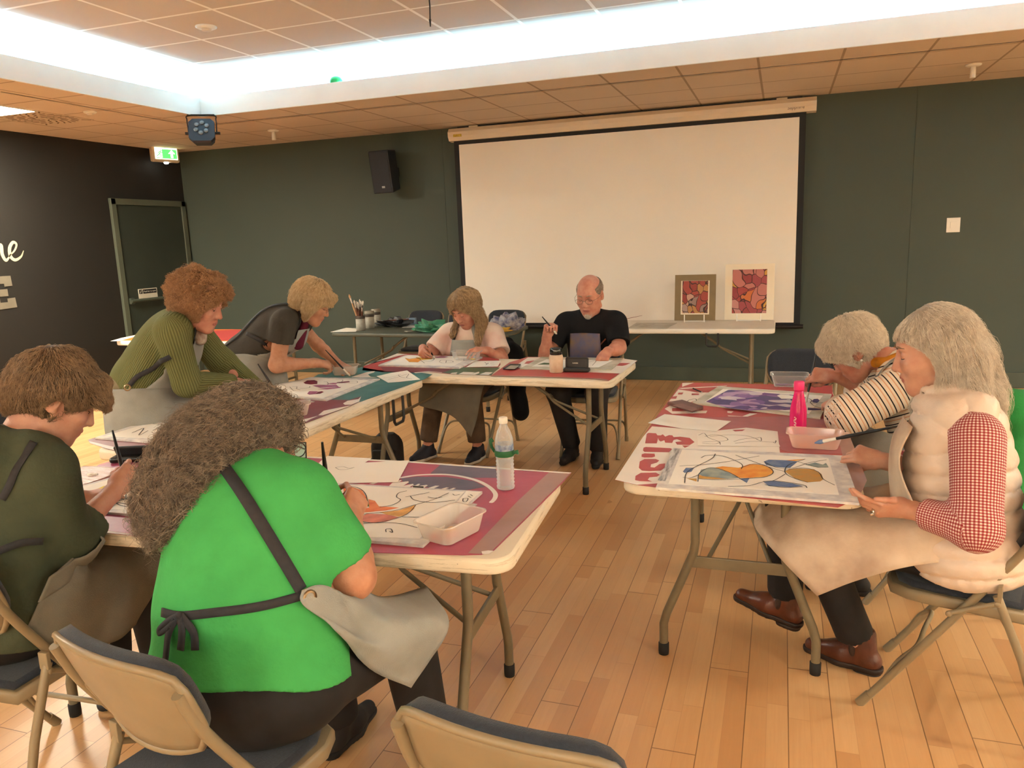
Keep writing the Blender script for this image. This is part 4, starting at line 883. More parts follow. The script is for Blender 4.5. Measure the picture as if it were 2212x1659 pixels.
# ---------------------------------------------------------------- tubs, bottles, brushes and small things
def clear(name, col, k=0.5, rough=0.15):
    """thin see-through plastic"""
    m = bpy.data.materials.new(name); m.use_nodes = True; N, L = nt(m); b_ = N['Principled BSDF']
    b_.inputs['Base Color'].default_value = (*col, 1); b_.inputs['Roughness'].default_value = rough; b_.inputs['Specular IOR Level'].default_value = 0.6
    tr = N.new('ShaderNodeBsdfTransparent'); tr.inputs[0].default_value = (*[min(1, 0.55+0.45*c) for c in col], 1); mx = N.new('ShaderNodeMixShader')
    lw = N.new('ShaderNodeLayerWeight'); lw.inputs[0].default_value = 0.25
    t = N.new('ShaderNodeTexCoord'); nz = N.new('ShaderNodeTexNoise'); nz.inputs['Scale'].default_value = 30; L.new(t.outputs['Object'], nz.inputs['Vector'])
    a = N.new('ShaderNodeMath'); a.operation = 'MULTIPLY_ADD'; L.new(lw.outputs['Facing'], a.inputs[0]); a.inputs[1].default_value = 0.55; a.inputs[2].default_value = 1-k
    L.new(a.outputs[0], mx.inputs[0]); L.new(tr.outputs[0], mx.inputs[1]); L.new(b_.outputs[0], mx.inputs[2]); L.new(mx.outputs[0], N['Material Output'].inputs[0])
    bp = N.new('ShaderNodeBump'); bp.inputs['Strength'].default_value = 0.1; L.new(nz.outputs['Fac'], bp.inputs['Height']); L.new(bp.outputs[0], b_.inputs['Normal'])
    return m
M_TUB = clear('translucent_tub', (0.80, 0.74, 0.68), 0.62); M_TUBP = clear('pinkish_tub', (0.82, 0.60, 0.52), 0.60); M_CLR = clear('clear_tub', (0.85, 0.85, 0.85), 0.85, 0.08)
M_BOT = clear('clear_bottle', (0.85, 0.86, 0.86), 0.80, 0.05)
def tub(label, x, y, rz, m, L=0.17, W=0.115, H=0.06, blobs=(), z=ZT+0.002):
    t = thing('plastic_tub', label, 'tub', (x, y, z), rz, 'plastic food tubs used as palettes')
    b = MB(); G = []
    for (k, zz) in ((0.80, 0.002), (0.83, 0.006), (0.985, H-0.003), (1.0, H), (1.06, H+0.001), (1.06, H-0.003)):
        G.append([Vector((px*k, py*k, zz)) for px, py in rounded_rect(L, W, 0.025, 5)])
    b.grid(G, True, wrap=True); b.add([Vector((px*0.80, py*0.80, 0.002)) for px, py in rounded_rect(L, W, 0.025, 5)], [tuple(range(24))]); b.build('tub_shell', m, t)
    b = MB(); b.prism([(L*0.5, -0.012, H-0.001), (L*0.5+0.022, -0.008, H-0.001), (L*0.5+0.022, 0.008, H-0.001), (L*0.5, 0.012, H-0.001)], (0, 0, 0.0015)); b.build('rim_tab', m, t)
    for nm, mm, px, py, rx, ry in blobs:
        b = MB(); b.ell((px, py, 0.006), (rx, ry, 0.005), n=12); b.ell((px+rx*0.5, py+ry*0.4, 0.005), (rx*0.6, ry*0.6, 0.004), n=12); b.build(nm, mm, t)
    return t
M_PY = mat('yellow_paint_blob', (0.68, 0.42, 0.04), 0.35, noise=0.2, nscale=60); M_PR = mat('red_paint_blob', (0.60, 0.12, 0.08), 0.35, noise=0.3, nscale=60); M_PW = mat('white_paint_blob', (0.75, 0.70, 0.60), 0.35, noise=0.1, nscale=60); M_PV = mat('violet_paint_blob', (0.14, 0.05, 0.16), 0.35, noise=0.3, nscale=60); M_PO = mat('orange_paint_blob', (0.75, 0.22, 0.02), 0.35, noise=0.2, nscale=60)
def tubat(label, px, py, zc, rz, m, **k):
    p = onz(px, py, zc); return tub(label, p.x, p.y, rz, m, **k)
tubat('translucent tub with yellow and red paint on the nearest table', 975, 1150, ZT+0.01, 1.27, M_TUB, L=0.185, W=0.13, blobs=(('paint_blob', M_PY, 0.02, 0.02, 0.022, 0.014), ('paint_blob', M_PR, -0.01, -0.01, 0.03, 0.016), ('paint_blob', M_PW, 0.03, -0.03, 0.016, 0.010), ('paint_blob', M_PR, -0.05, 0.03, 0.02, 0.02)))
tubat('pinkish tub beside the pink bottle on the right-hand table', 1760, 960, ZT+0.01, -0.04, M_TUBP, L=0.20, W=0.12, blobs=(('paint_blob', M_PO, -0.04, -0.02, 0.03, 0.014), ('paint_blob', M_PW, 0.03, -0.02, 0.02, 0.012)))
tubat('clear tub with violet paint at the far end of the right-hand table', 1705, 828, ZT+0.015, 0.02, M_CLR, L=0.19, W=0.13, H=0.065, blobs=(('paint_blob', M_PV, -0.03, 0.0, 0.045, 0.02), ('paint_blob', M_PNKB if False else M_PW, 0.05, -0.01, 0.025, 0.015)))
tubat('pale tub with a brush dipped in it near the plum banner', 632, 893, ZT+0.01, 0.55, M_TUB, L=0.18, W=0.12, blobs=(('paint_blob', M_PY, 0.0, -0.02, 0.03, 0.018), ('paint_blob', M_PR, 0.05, 0.0, 0.018, 0.014)))
tubat('pale tub under the hand of the woman with bracelet', 746, 806, ZT+0.01, 0.35, M_TUB, L=0.17, W=0.12, blobs=(('paint_blob', W_BUR, 0.01, -0.02, 0.03, 0.018),))
tubat('clear tub held by the woman in pink T-shirt', 1008, 776, ZT+0.015, -0.03, M_CLR, L=0.20, W=0.12, H=0.06, z=ZT+0.0135, blobs=(('paint_blob', M_PY, 0.05, -0.01, 0.025, 0.012),))
M_BRUSH = mat('black_brush_lacquer', (0.008, 0.008, 0.009), 0.3, noise=0.2, nscale=20); M_FER = mat('silver_ferrule', (0.55, 0.53, 0.50), 0.3, metal=0.8, noise=0.1, nscale=40); M_BRIS = mat('white_bristle', (0.62, 0.56, 0.48), 0.8, noise=0.3, nscale=90); M_FERB = mat('white_ferrule', (0.66, 0.62, 0.55), 0.4, noise=0.1, nscale=40)
def brush_obj(label, p_tail, p_tip, w_=1.0, m_h=None, m_b=None, m_f=None, group='paint brushes in the painters hands'):
    p0, p1 = Vector(p_tail), Vector(p_tip); d = p1-p0; L = d.length
    t = thing('paint_brush', label, 'brush', p0, group=group); at = lambda k: d*k
    b = MB(); b.tube([at(0), at(0.3), at(0.62), at(0.74)], [0.0022*w_, 0.0038*w_, 0.0052*w_, 0.0038*w_], 10); b.build('handle', m_h or M_BRUSH, t)
    b = MB(); b.tube([at(0.74), at(0.78), at(0.90)], [0.0040*w_, 0.0044*w_, 0.0050*w_], 10); b.build('ferrule', m_f or M_FERB, t)
    b = MB(); b.tube([at(0.895), at(0.94), at(1.0)], [0.0052*w_, 0.0062*w_, 0.0016*w_], 10); b.build('bristles', m_b or M_BRIS, t)
    return t
# pink bottle
M_PINKB = clear('pink_bottle', (0.72, 0.015, 0.16), 0.30, 0.12); M_PCAP = mat('pink_cap', (0.75, 0.03, 0.16), 0.4, noise=0.1, nscale=30)
p = onz(1723, 938, ZT+0.002)
t = thing('drink_bottle', 'bright pink see-through drink bottle on the right-hand table', 'bottle', (p.x, p.y, ZT+0.002))
b = MB(); b.lathe([(0.026, 0.0), (0.032, 0.006), (0.0335, 0.03), (0.0335, 0.085), (0.032, 0.11), (0.025, 0.145), (0.0185, 0.175), (0.0165, 0.19)], n=28); b.build('bottle_body', M_PINKB, t)
b = MB(); b.lathe([(0.029, 0.003), (0.0305, 0.03), (0.0305, 0.078), (0.001, 0.078)], n=24); b.build('drink', clear('pink_drink', (0.80, 0.01, 0.12), 0.45, 0.1), t)
b = MB(); b.lathe([(0.0195, 0.186), (0.0205, 0.19), (0.0205, 0.219), (0.019, 0.223)], n=24); b.build('cap', M_PCAP, t)
b = MB(); a0 = -1.95
for k, (z0, sgn) in enumerate(((0.014, 1), (0.026, -1), (0.036, 1), (0.047, 1), (0.058, -1), (0.068, 1))):
    pts = [(0.0342*math.cos(a0+aa), 0.0342*math.sin(a0+aa), z0+zz) for aa, zz in ((-.12*sgn, 0), (.12*sgn, .003), (.10*sgn, .008), (-.08*sgn, .009), (0, .013))]
    b.tube(catmull(pts, 3), 0.0011, 5)
b.build('script_lettering', M_PW, t)
# water bottle with green band
p = onz(1093, 1056, ZT+0.001)
t = thing('water_bottle', 'clear ribbed water bottle with green strap on the nearest table', 'bottle', (p.x, p.y, ZT+0.002))
prof = [(0.022, 0.0), (0.030, 0.004)]
for k in range(9): z_ = 0.012+k*0.0125; prof += [(0.0315, z_), (0.0285, z_+0.006)]
prof += [(0.0315, 0.128), (0.0315, 0.165), (0.030, 0.18), (0.022, 0.205), (0.0135, 0.222), (0.0125, 0.232)]
b = MB(); b.lathe(prof, n=32); b.build('bottle_body', M_BOT, t)
b = MB(); b.lathe([(0.027, 0.005), (0.0275, 0.10), (0.0005, 0.10)], n=24); b.build('water', clear('water', (0.80, 0.80, 0.80), 0.92, 0.03), t)
b = MB(); b.lathe([(0.014, 0.230), (0.0150, 0.232), (0.0150, 0.248), (0.0135, 0.251)], n=24); b.build('cap', M_PW, t)
b = MB(); b.lathe([(0.0318, 0.132), (0.0318, 0.160)], n=32, cap=False); b.build('paper_label', mat('blue_label', (0.06, 0.10, 0.22), 0.4, noise=0.6, nscale=60, col2=(0.4, 0.45, 0.5)), t)
M_STRAP = mat('green_strap', (0.015, 0.11, 0.035), 0.6, noise=0.2, nscale=40)
b = MB(); b.lathe([(0.0325, 0.118), (0.034, 0.122), (0.034, 0.135), (0.0325, 0.139)], n=32, cap=False); b.tube(catmull([(-0.034, -0.004, 0.13), (-0.042, -0.01, 0.15), (-0.045, -0.008, 0.175), (-0.038, -0.006, 0.165)], 5), 0.005, 8); b.tube([(0.033, -0.01, 0.13), (0.052, -0.012, 0.138), (0.05, -0.012, 0.13)], 0.006, 8); b.build('strap', M_STRAP, t)
# wallet, pen, phone, case, jar
M_BRN = mat('brown_leather', (0.14, 0.060, 0.045), 0.5, noise=0.25, nscale=30, bump=0.1, bscale=150)
def slabthing(name, label, cat, px, z, th, m, part, bev=0.004, group=None):
    P = P2W(px, z); c = sum(P, Vector())/len(P); t = thing(name, label, cat, (c.x, c.y, z), group=group)
    b = MB(); b.prism([q-c for q in P], (0, 0, th)); o = b.build(part, m, t); md = o.modifiers.new('b', 'BEVEL'); md.width = bev; md.segments = 3; md.limit_method = 'ANGLE'
    return t, c
t, c = slabthing('phone_wallet', 'brown leather phone wallet on the red lettered banner', 'wallet', c1((520, 350), (640, 330), (810, 385), (720, 412)), ZT+0.002, 0.016, M_BRN, 'leather_cover')
P = P2W(c1((560, 352), (640, 340), (775, 383), (716, 400)), ZT+0.018); b = MB(); b.prism([q-c-Vector((0, 0, 0)) for q in [Vector((v.x, v.y, ZT+0.002+0.0162)) for v in P]], (0, 0, 0.0004)); b.build('cover_panel', mat('brown_leather_light', (0.19, 0.085, 0.065), 0.5, noise=0.2, nscale=30), t)
for lab, a_, b_ in (('thin dark pencil on the far left corner of the red lettered banner', c1((728, 218))[0], c1((805, 252))[0]),):
    p0, p1 = onz(*a_, ZT+0.007), onz(*b_, ZT+0.007); t = thing('pencil', lab, 'pencil', p0)
    b = MB(); b.tube([(0, 0, 0), (p1-p0)*0.88], 0.0042, 8); b.build('shaft', M_BRUSH, t); b = MB(); b.tube([(p1-p0)*0.88, p1-p0], [0.0042, 0.0008], 8); b.build('tip', M_FER, t)
p0, p1 = onz(*c9((730, 182))[0], ZT+0.007), onz(*c9((792, 184))[0], ZT+0.007)
t = thing('pen_cap', 'small black pen lying at the top edge of the red and orange painting', 'pen', p0); b = MB(); b.tube([(0, 0, 0), p1-p0], 0.005, 10); b.build('barrel', M_BRUSH, t); b = MB(); b.box(((p1-p0)*0.3+Vector((0, 0, 0.006))), (0.03, 0.003, 0.002)); b.build('clip', M_FER, t)
t, c = slabthing('mobile_phone', 'black mobile phone on the mans table beside the green strip', 'phone', c7((98, 218), (155, 182), (243, 182), (200, 218)), ZT+0.003, 0.009, M_BLACK, 'casing', 0.003)
P = P2W(c7((112, 214), (160, 185), (234, 185), (194, 214)), ZT+0.012); b = MB(); b.prism([Vector((q.x, q.y, ZT+0.0122))-Vector((c.x, c.y, ZT+0.003)) for q in P], (0, 0, 0.0003)); b.build('screen', mat('phone_glass', (0.02, 0.022, 0.02), 0.1, noise=0.1, nscale=3), t)
p = onz(1245, 802, ZT+0.002)
t = thing('spectacles_case', 'open dark brown spectacles case on the mans table', 'case', (p.x, p.y, ZT+0.002), 0.0)
M_CASEB = mat('dark_brown_case', (0.020, 0.016, 0.014), 0.5, noise=0.2, nscale=40)
b = MB(); b.box((0, 0.02, 0.045), (0.15, 0.03, 0.085), M=R3('X', -0.12), bev=0.012); lid = b.build('lid', M_CASEB, t)
b = MB(); b.box((0.008, -0.02, 0.014), (0.165, 0.055, 0.026), bev=0.009); b.build('lower_shell', M_CASEB, t)
text('HARRIS', 0.011, 'lettering', M_PW, t, (-0.006, -0.0015, 0.052), (PI/2-0.12, 0, 0), 0.0003)
p = onz(1202, 804, ZT+0.002)
t = thing('enamel_mug', 'cream speckled jar with black lid on the mans table', 'jar', (p.x, p.y, ZT+0.002))
M_CRM = mat('cream_speckled', (0.66, 0.52, 0.38), 0.4, noise=0.5, nscale=18, col2=(0.50, 0.34, 0.22), detail=6); 
b = MB(); b.lathe([(0.038, 0), (0.043, 0.004), (0.044, 0.10), (0.040, 0.112), (0.036, 0.114)], n=28); b.build('jar_body', M_CRM, t)
b = MB(); b.lathe([(0.036, 0.112), (0.0385, 0.116), (0.0385, 0.150), (0.033, 0.157), (0.003, 0.159)], n=28); b.build('lid', mat('glossy_black', (0.006, 0.006, 0.006), 0.12, spec=0.8, noise=0.1), t)
# black spectacles case by the hoodie woman and propped phone near the green shirt
p = onz(282, 992, ZT+0.01)
t = thing('spectacles_case', 'black glossy spectacles case at the back edge of the nearest table', 'case', (p.x, p.y, ZT+0.002), 0.35)
b = MB(); b.box((0, 0, 0.012), (0.15, 0.06, 0.024), bev=0.009); b.build('lower_shell', mat('case_gloss_black', (0.01, 0.009, 0.008), 0.2, noise=0.1, nscale=10), t); b = MB(); b.box((0, 0.034, 0.035), (0.15, 0.012, 0.05), M=R3('X', 0.5), bev=0.004); b.build('lid', M_BLACK, t)
p = onz(628, 992, ZT+0.005)
t = thing('mobile_phone', 'propped phone with pale green screen beside the green shirt shoulder', 'phone', (p.x, p.y, ZT+0.002), 0.5)
b = MB(); b.box((0, 0.0, 0.035), (0.13, 0.009, 0.07), M=R3('X', -0.55), bev=0.003); b.build('casing', M_BLACK, t)
b = MB(); b.box((0, -0.0045, 0.037), (0.12, 0.003, 0.06), M=R3('X', -0.55)); b.build('screen', mat('pale_screen', (0.30, 0.46, 0.40), 0.3, noise=0.1, nscale=5), t)
# ---------------------------------------------------------------- framed pictures on the clean table
def picture(label, x0, x1, yb, ht, m_mat, m_inner, paint, ins, stand):
    pl = onz(x0, yb, ZT+0.012); pr = onz(x1, yb, ZT+0.012); c = (pl+pr)/2; w_ = (pr-pl).length
    t = thing('framed_picture', label, 'picture', (c.x, c.y, ZT+0.010), group='mounted pictures on display')
    A = R3('X', -0.14); P = lambda x, z, d: A @ Vector((x, -d, z))
    def plate(nm, xa, xb, za, zb, d, th, m):
        b = MB(); b.prism([P(xa, za, d), P(xb, za, d), P(xb, zb, d), P(xa, zb, d)], A @ Vector((0, -th, 0))); return b.build(nm, m, t)
    plate('mount', -w_/2, w_/2, 0, ht, 0, 0.006, m_mat)
    i0, i1 = ins
    if m_inner: plate('inner_mount', -w_/2*i0-0.012, w_/2*i0+0.012, ht*i1-0.012, ht*(1-i1)+0.012, 0.006, 0.001, m_inner)
    plate('painting', -w_/2*i0, w_/2*i0, ht*i1, ht*(1-i1*0.85), 0.0072, 0.0006, paint)
    s_ = thing('display_stand', stand, 'stand', (c.x, c.y-0.03, ZT), group='small white display stands')
    for k in (-0.24, 0.24):
        b = MB(); b.box((k*w_, -0.015, 0.035), (0.010, 0.008, 0.07), bev=0.002); b.box((k*w_, 0.03, 0.004), (0.010, 0.10, 0.008)); b.build('upright', M_STEELW, s_)
    b = MB(); b.box((0, 0.02, 0.006), (0.5*w_, 0.008, 0.008)); b.build('crossbar', M_STEELW, s_)
PA = mat('brown_red_painting', (0.2, 0.1, 0.08), 0.6); cells(PA, 15, [(0.22, 0.025, 0.020), (0.30, 0.045, 0.03), (0.24, 0.19, 0.16), (0.48, 0.30, 0.22), (0.13, 0.035, 0.025), (0.42, 0.22, 0.06), (0.34, 0.27, 0.24)], (0.030, 0.016, 0.014), 1.0, (1, 1, 0.8), 0.035)
PB = mat('red_gold_painting', (0.3, 0.1, 0.08), 0.6); cells(PB, 11, [(0.22, 0.025, 0.030), (0.44, 0.16, 0.13), (0.52, 0.14, 0.02), (0.30, 0.035, 0.03), (0.52, 0.28, 0.03), (0.26, 0.04, 0.05), (0.46, 0.22, 0.19)], (0.05, 0.014, 0.014), 1.0, (1, 1, 0.9), 0.03)
M_TAUPE = mat('taupe_mount', (0.20, 0.145, 0.075), 0.7, noise=0.08, nscale=10); M_CREAMM = mat('cream_mount', (0.74, 0.66, 0.52), 0.7, noise=0.03, nscale=6)
picture('brown and red abstract picture in a taupe mount standing on the clean table', 1457, 1545, 692, 0.435, M_TAUPE, M_CREAMM, PA, (0.63, 0.16), 'white display stand under the taupe mounted picture')
picture('red and gold abstract picture in a wide cream mount standing on the clean table', 1565, 1671, 690, 0.52, M_CREAMM, None, PB, (0.70, 0.115), 'white display stand under the cream mounted picture')
M_LEM2 = mat('lemon_paint', (0.60, 0.52, 0.04), 0.6, noise=0.3, nscale=40)
# carry handle below the clean table and under the left table
for (x, y), lab in (((-0.56, 6.965), 'clean'), ((-2.085, 3.95), 'left')):
    tt = [o for o in COL.objects if o.name.startswith('folding_table') and o.type == 'EMPTY'][4 if lab == 'clean' else 1]
    M_ = tt.matrix_basis.inverted() @ Matrix.Translation(Vector((x, y, 0)))
    pts = [(-0.05, 0, 0.70), (-0.05, 0, 0.60), (-0.035, 0, 0.585), (0.035, 0, 0.585), (0.05, 0, 0.60), (0.05, 0, 0.70)] if lab == 'clean' else [(0, -0.06, 0.70), (0, -0.06, 0.57), (0, -0.045, 0.55), (0, 0.045, 0.55), (0, 0.06, 0.57), (0, 0.06, 0.70)]
    b = MB(); b.tube([M_ @ Vector(p) for p in pts], 0.009, 8); b.build('carry_handle', M_BLACK, tt)
# red feathery thing at the corner of the clean table
p = onz(1362, 696, ZT+0.02); t = thing('quill', 'dark red feather lying at the edge of the clean table by the mans shoulder', 'feather', p)
b = MB()
b.grid([[Vector((k*0.03-0.13, math.sin(k*0.9)*0.004+s_*0.022*math.sin(PI*min(1, (k+0.4)/9)), 0.015+k*0.006)) for s_ in (-1, 0, 1)] for k in range(9)]); b.build('vane', mat('dark_red_feather', (0.18, 0.015, 0.03), 0.7, noise=0.4, nscale=50), t, solid=0.002)
b = MB(); b.tube([(-0.15, 0, 0.012), (0.12, 0, 0.066)], [0.003, 0.001], 6); b.build('shaft', M_PW, t)
# ---------------------------------------------------------------- dark table: pots, jars, bag, cloth, tools
M_JAR = mat('paint_splashed_jar', (0.38, 0.36, 0.31), 0.5, noise=0.5, nscale=16, col2=(0.20, 0.19, 0.16), detail=6); M_JARL = mat('dark_jar_band', (0.05, 0.04, 0.035), 0.5, noise=0.3, nscale=20); M_TIN = mat('tin_lid', (0.30, 0.28, 0.23), 0.45, metal=0.3, noise=0.3, nscale=14)
def pot(px, py, lab, lid, name='brush_pot'):
    p = onz(px, py, ZT); t = thing(name, lab, 'jar', (p.x, p.y, ZT+0.001), group='paint splashed jars on the dark table')
    b = MB(); b.lathe([(0.043, 0), (0.046, 0.004), (0.046, 0.12)], n=22, cap=True); b.build('jar_body', M_JAR, t)
    b = MB(); b.lathe([(0.046, 0.118), (0.048, 0.122), (0.048, 0.142), (0.044, 0.146)], n=22); b.build('collar', M_JARL, t)
    if lid: b = MB(); b.lathe([(0.049, 0.144), (0.050, 0.148), (0.050, 0.172), (0.046, 0.176), (0.002, 0.177)], n=22); b.build('lid', M_TIN, t)
    return p
pb = pot(780, 714, 'paint splashed jar holding a bunch of brushes on the dark table', False)
pot(800, 709, 'lidded paint splashed jar just right of the brush jar', True, 'paint_jar'); pot(814, 704, 'lidded paint splashed jar furthest right on the dark table', True, 'paint_jar')
M_HW = mat('brown_brush_wood', (0.10, 0.035, 0.02), 0.4, noise=0.3, nscale=20); M_HT = mat('tan_brush_wood', (0.45, 0.26, 0.13), 0.5, noise=0.2, nscale=20)
rr = random.Random(3)
for k in range(14):
    a = rr.uniform(0, 2*PI); r0 = rr.uniform(0.0, 0.02); r1 = rr.uniform(0.03, 0.075)
    base = Vector((pb.x+r0*math.cos(a), pb.y+r0*math.sin(a), ZT+0.02)); hh = rr.uniform(0.22, 0.31)
    tip = Vector((pb.x+r1*math.cos(a), pb.y+r1*math.sin(a)*0.6, ZT+hh))
    if k == 0: tip = Vector((pb.x-0.105, pb.y, ZT+0.36)); base = Vector((pb.x, pb.y, ZT+0.02))
    brush_obj('tall tan brush leaning furthest left in the brush jar' if k == 0 else 'paint brush standing bristles up among others in the brush jar', base, tip, 1.9 if k == 0 else rr.uniform(1.1, 1.7), M_HT if k == 0 else M_HW, M_HT if k == 0 else (M_BRIS if k % 3 else M_JARL), M_FER, 'brushes standing in the brush jar')
M_BAGG = clear('green_bag_plastic', (0.05, 0.22, 0.13), 0.25, 0.25)
p = onz(935, 716, ZT); t = thing('plastic_bag', 'crumpled green plastic bag on the dark table', 'bag', (p.x, p.y, ZT))
def crumple(rx, ry, rz_, seed, n=26, k=0.35):
    g = np.random.default_rng(seed); ph = g.uniform(0, 6.28, (6, 3)); fr = g.uniform(2, 7, (6, 3)); G = []
    for i in range(n//2+1):
        th = PI*i/(n//2); row = []
        for j in range(n):
            a = 2*PI*j/n; d = Vector((math.sin(th)*math.cos(a), math.sin(th)*math.sin(a), math.cos(th)))
            s_ = 1+k*sum(math.sin(fr[q][0]*d.x+ph[q][0])*math.sin(fr[q][1]*d.y+ph[q][1])*math.sin(fr[q][2]*d.z+ph[q][2]) for q in range(6))
            row.append(Vector((d.x*rx*s_, d.y*ry*s_, max(0.0, (d.z+0.72)*rz_*0.58*s_))))
        G.append(row)
    return G
b = MB(); b.grid(crumple(0.16, 0.12, 0.09, 4, k=0.2), False, wrap=True); b.build('bag_body', M_BAGG, t)
b = MB(); strip(b, catmull([(-0.13, -0.05, 0.02), (-0.2, -0.08, 0.012), (-0.27, -0.05, 0.01), (-0.22, -0.1, 0.008)], 5), 0.02); b.build('bag_handle', M_PW, t)
p = onz(1090, 714, ZT); t = thing('crumpled_cloth', 'crumpled white and blue patterned cloth on the dark table behind the pink sleeve', 'cloth', (p.x, p.y+0.05, ZT))
M_CLOTHP = mat('patterned_cloth', (0.45, 0.44, 0.45), 0.8, noise=0.8, nscale=22, col2=(0.06, 0.07, 0.16), detail=3)
b = MB(); b.grid(crumple(0.15, 0.11, 0.13, 9, k=0.22), True, wrap=True); b.build('cloth_heap', M_CLOTHP, t)
t = thing('duster', 'yellow folded duster in front of the patterned cloth', 'cloth', (p.x-0.02, p.y-0.11, ZT+0.001))
b = MB(); b.grid(crumple(0.10, 0.045, 0.045, 5, k=0.25), True, wrap=True); b.build('cloth_fold', mat('yellow_cloth', (0.55, 0.33, 0.05), 0.85, noise=0.2, nscale=30), t)
p = onz(850, 705, ZT); t = thing('tool_roll', 'dark heap of cloth tool roll behind the jars on the dark table', 'tool roll', (p.x+0.02, p.y, ZT))
b = MB(); b.grid(crumple(0.17, 0.07, 0.07, 12, k=0.3), False, wrap=True); b.build('roll', M_BLACK, t); b = MB(); b.tube([(-0.1, -0.03, 0.06), (0.16, 0.0, 0.075)], 0.006, 6); b.build('handle', M_HW, t)
p = onz(872, 703, ZT); t = thing('small_box', 'small pale blue box on the dark table beside the tool roll', 'box', (p.x+0.06, p.y+0.06, ZT+0.001), 0.2)
b = MB(); b.box((0, 0, 0.035), (0.10, 0.06, 0.07), bev=0.003); b.build('carton', mat('blue_carton', (0.14, 0.22, 0.32), 0.5, noise=0.15, nscale=20), t); b = MB(); b.box((-0.06, 0, 0.03), (0.03, 0.055, 0.05), bev=0.003); b.build('black_end', M_BLACK, t)
# rucksack under the left table
t = thing('rucksack', 'small black rucksack on the floor under the left table', 'bag', (-2.60, 4.72, 0), 0.2)
b = MB(); G = []
for i in range(11):
    z = 0.27*i/10; k = (1-max(0, (z-0.17)/0.10)**2*0.75)**0.5 if z > 0.17 else 1.0
    G.append([Vector((px*k, py*k, z)) for px, py in rounded_rect(0.22, 0.14, 0.05, 4)])
b.grid(G, True, wrap=True); b.add(G[-1], [tuple(range(20))]); b.build('bag_body', mat('black_nylon', (0.008, 0.008, 0.009), 0.7, noise=0.3, nscale=40, bump=0.2, bscale=60), t)
b = MB(); b.box((0, -0.08, 0.10), (0.17, 0.04, 0.14), bev=0.015); b.build('front_pocket', MATS['black_nylon'], t)
b = MB(); b.tube(catmull([(-0.09, -0.02, 0.10), (-0.16, -0.06, 0.06), (-0.22, -0.08, 0.012), (-0.25, -0.04, 0.008)], 5), 0.010, 6); b.build('strap', M_BLACK, t)
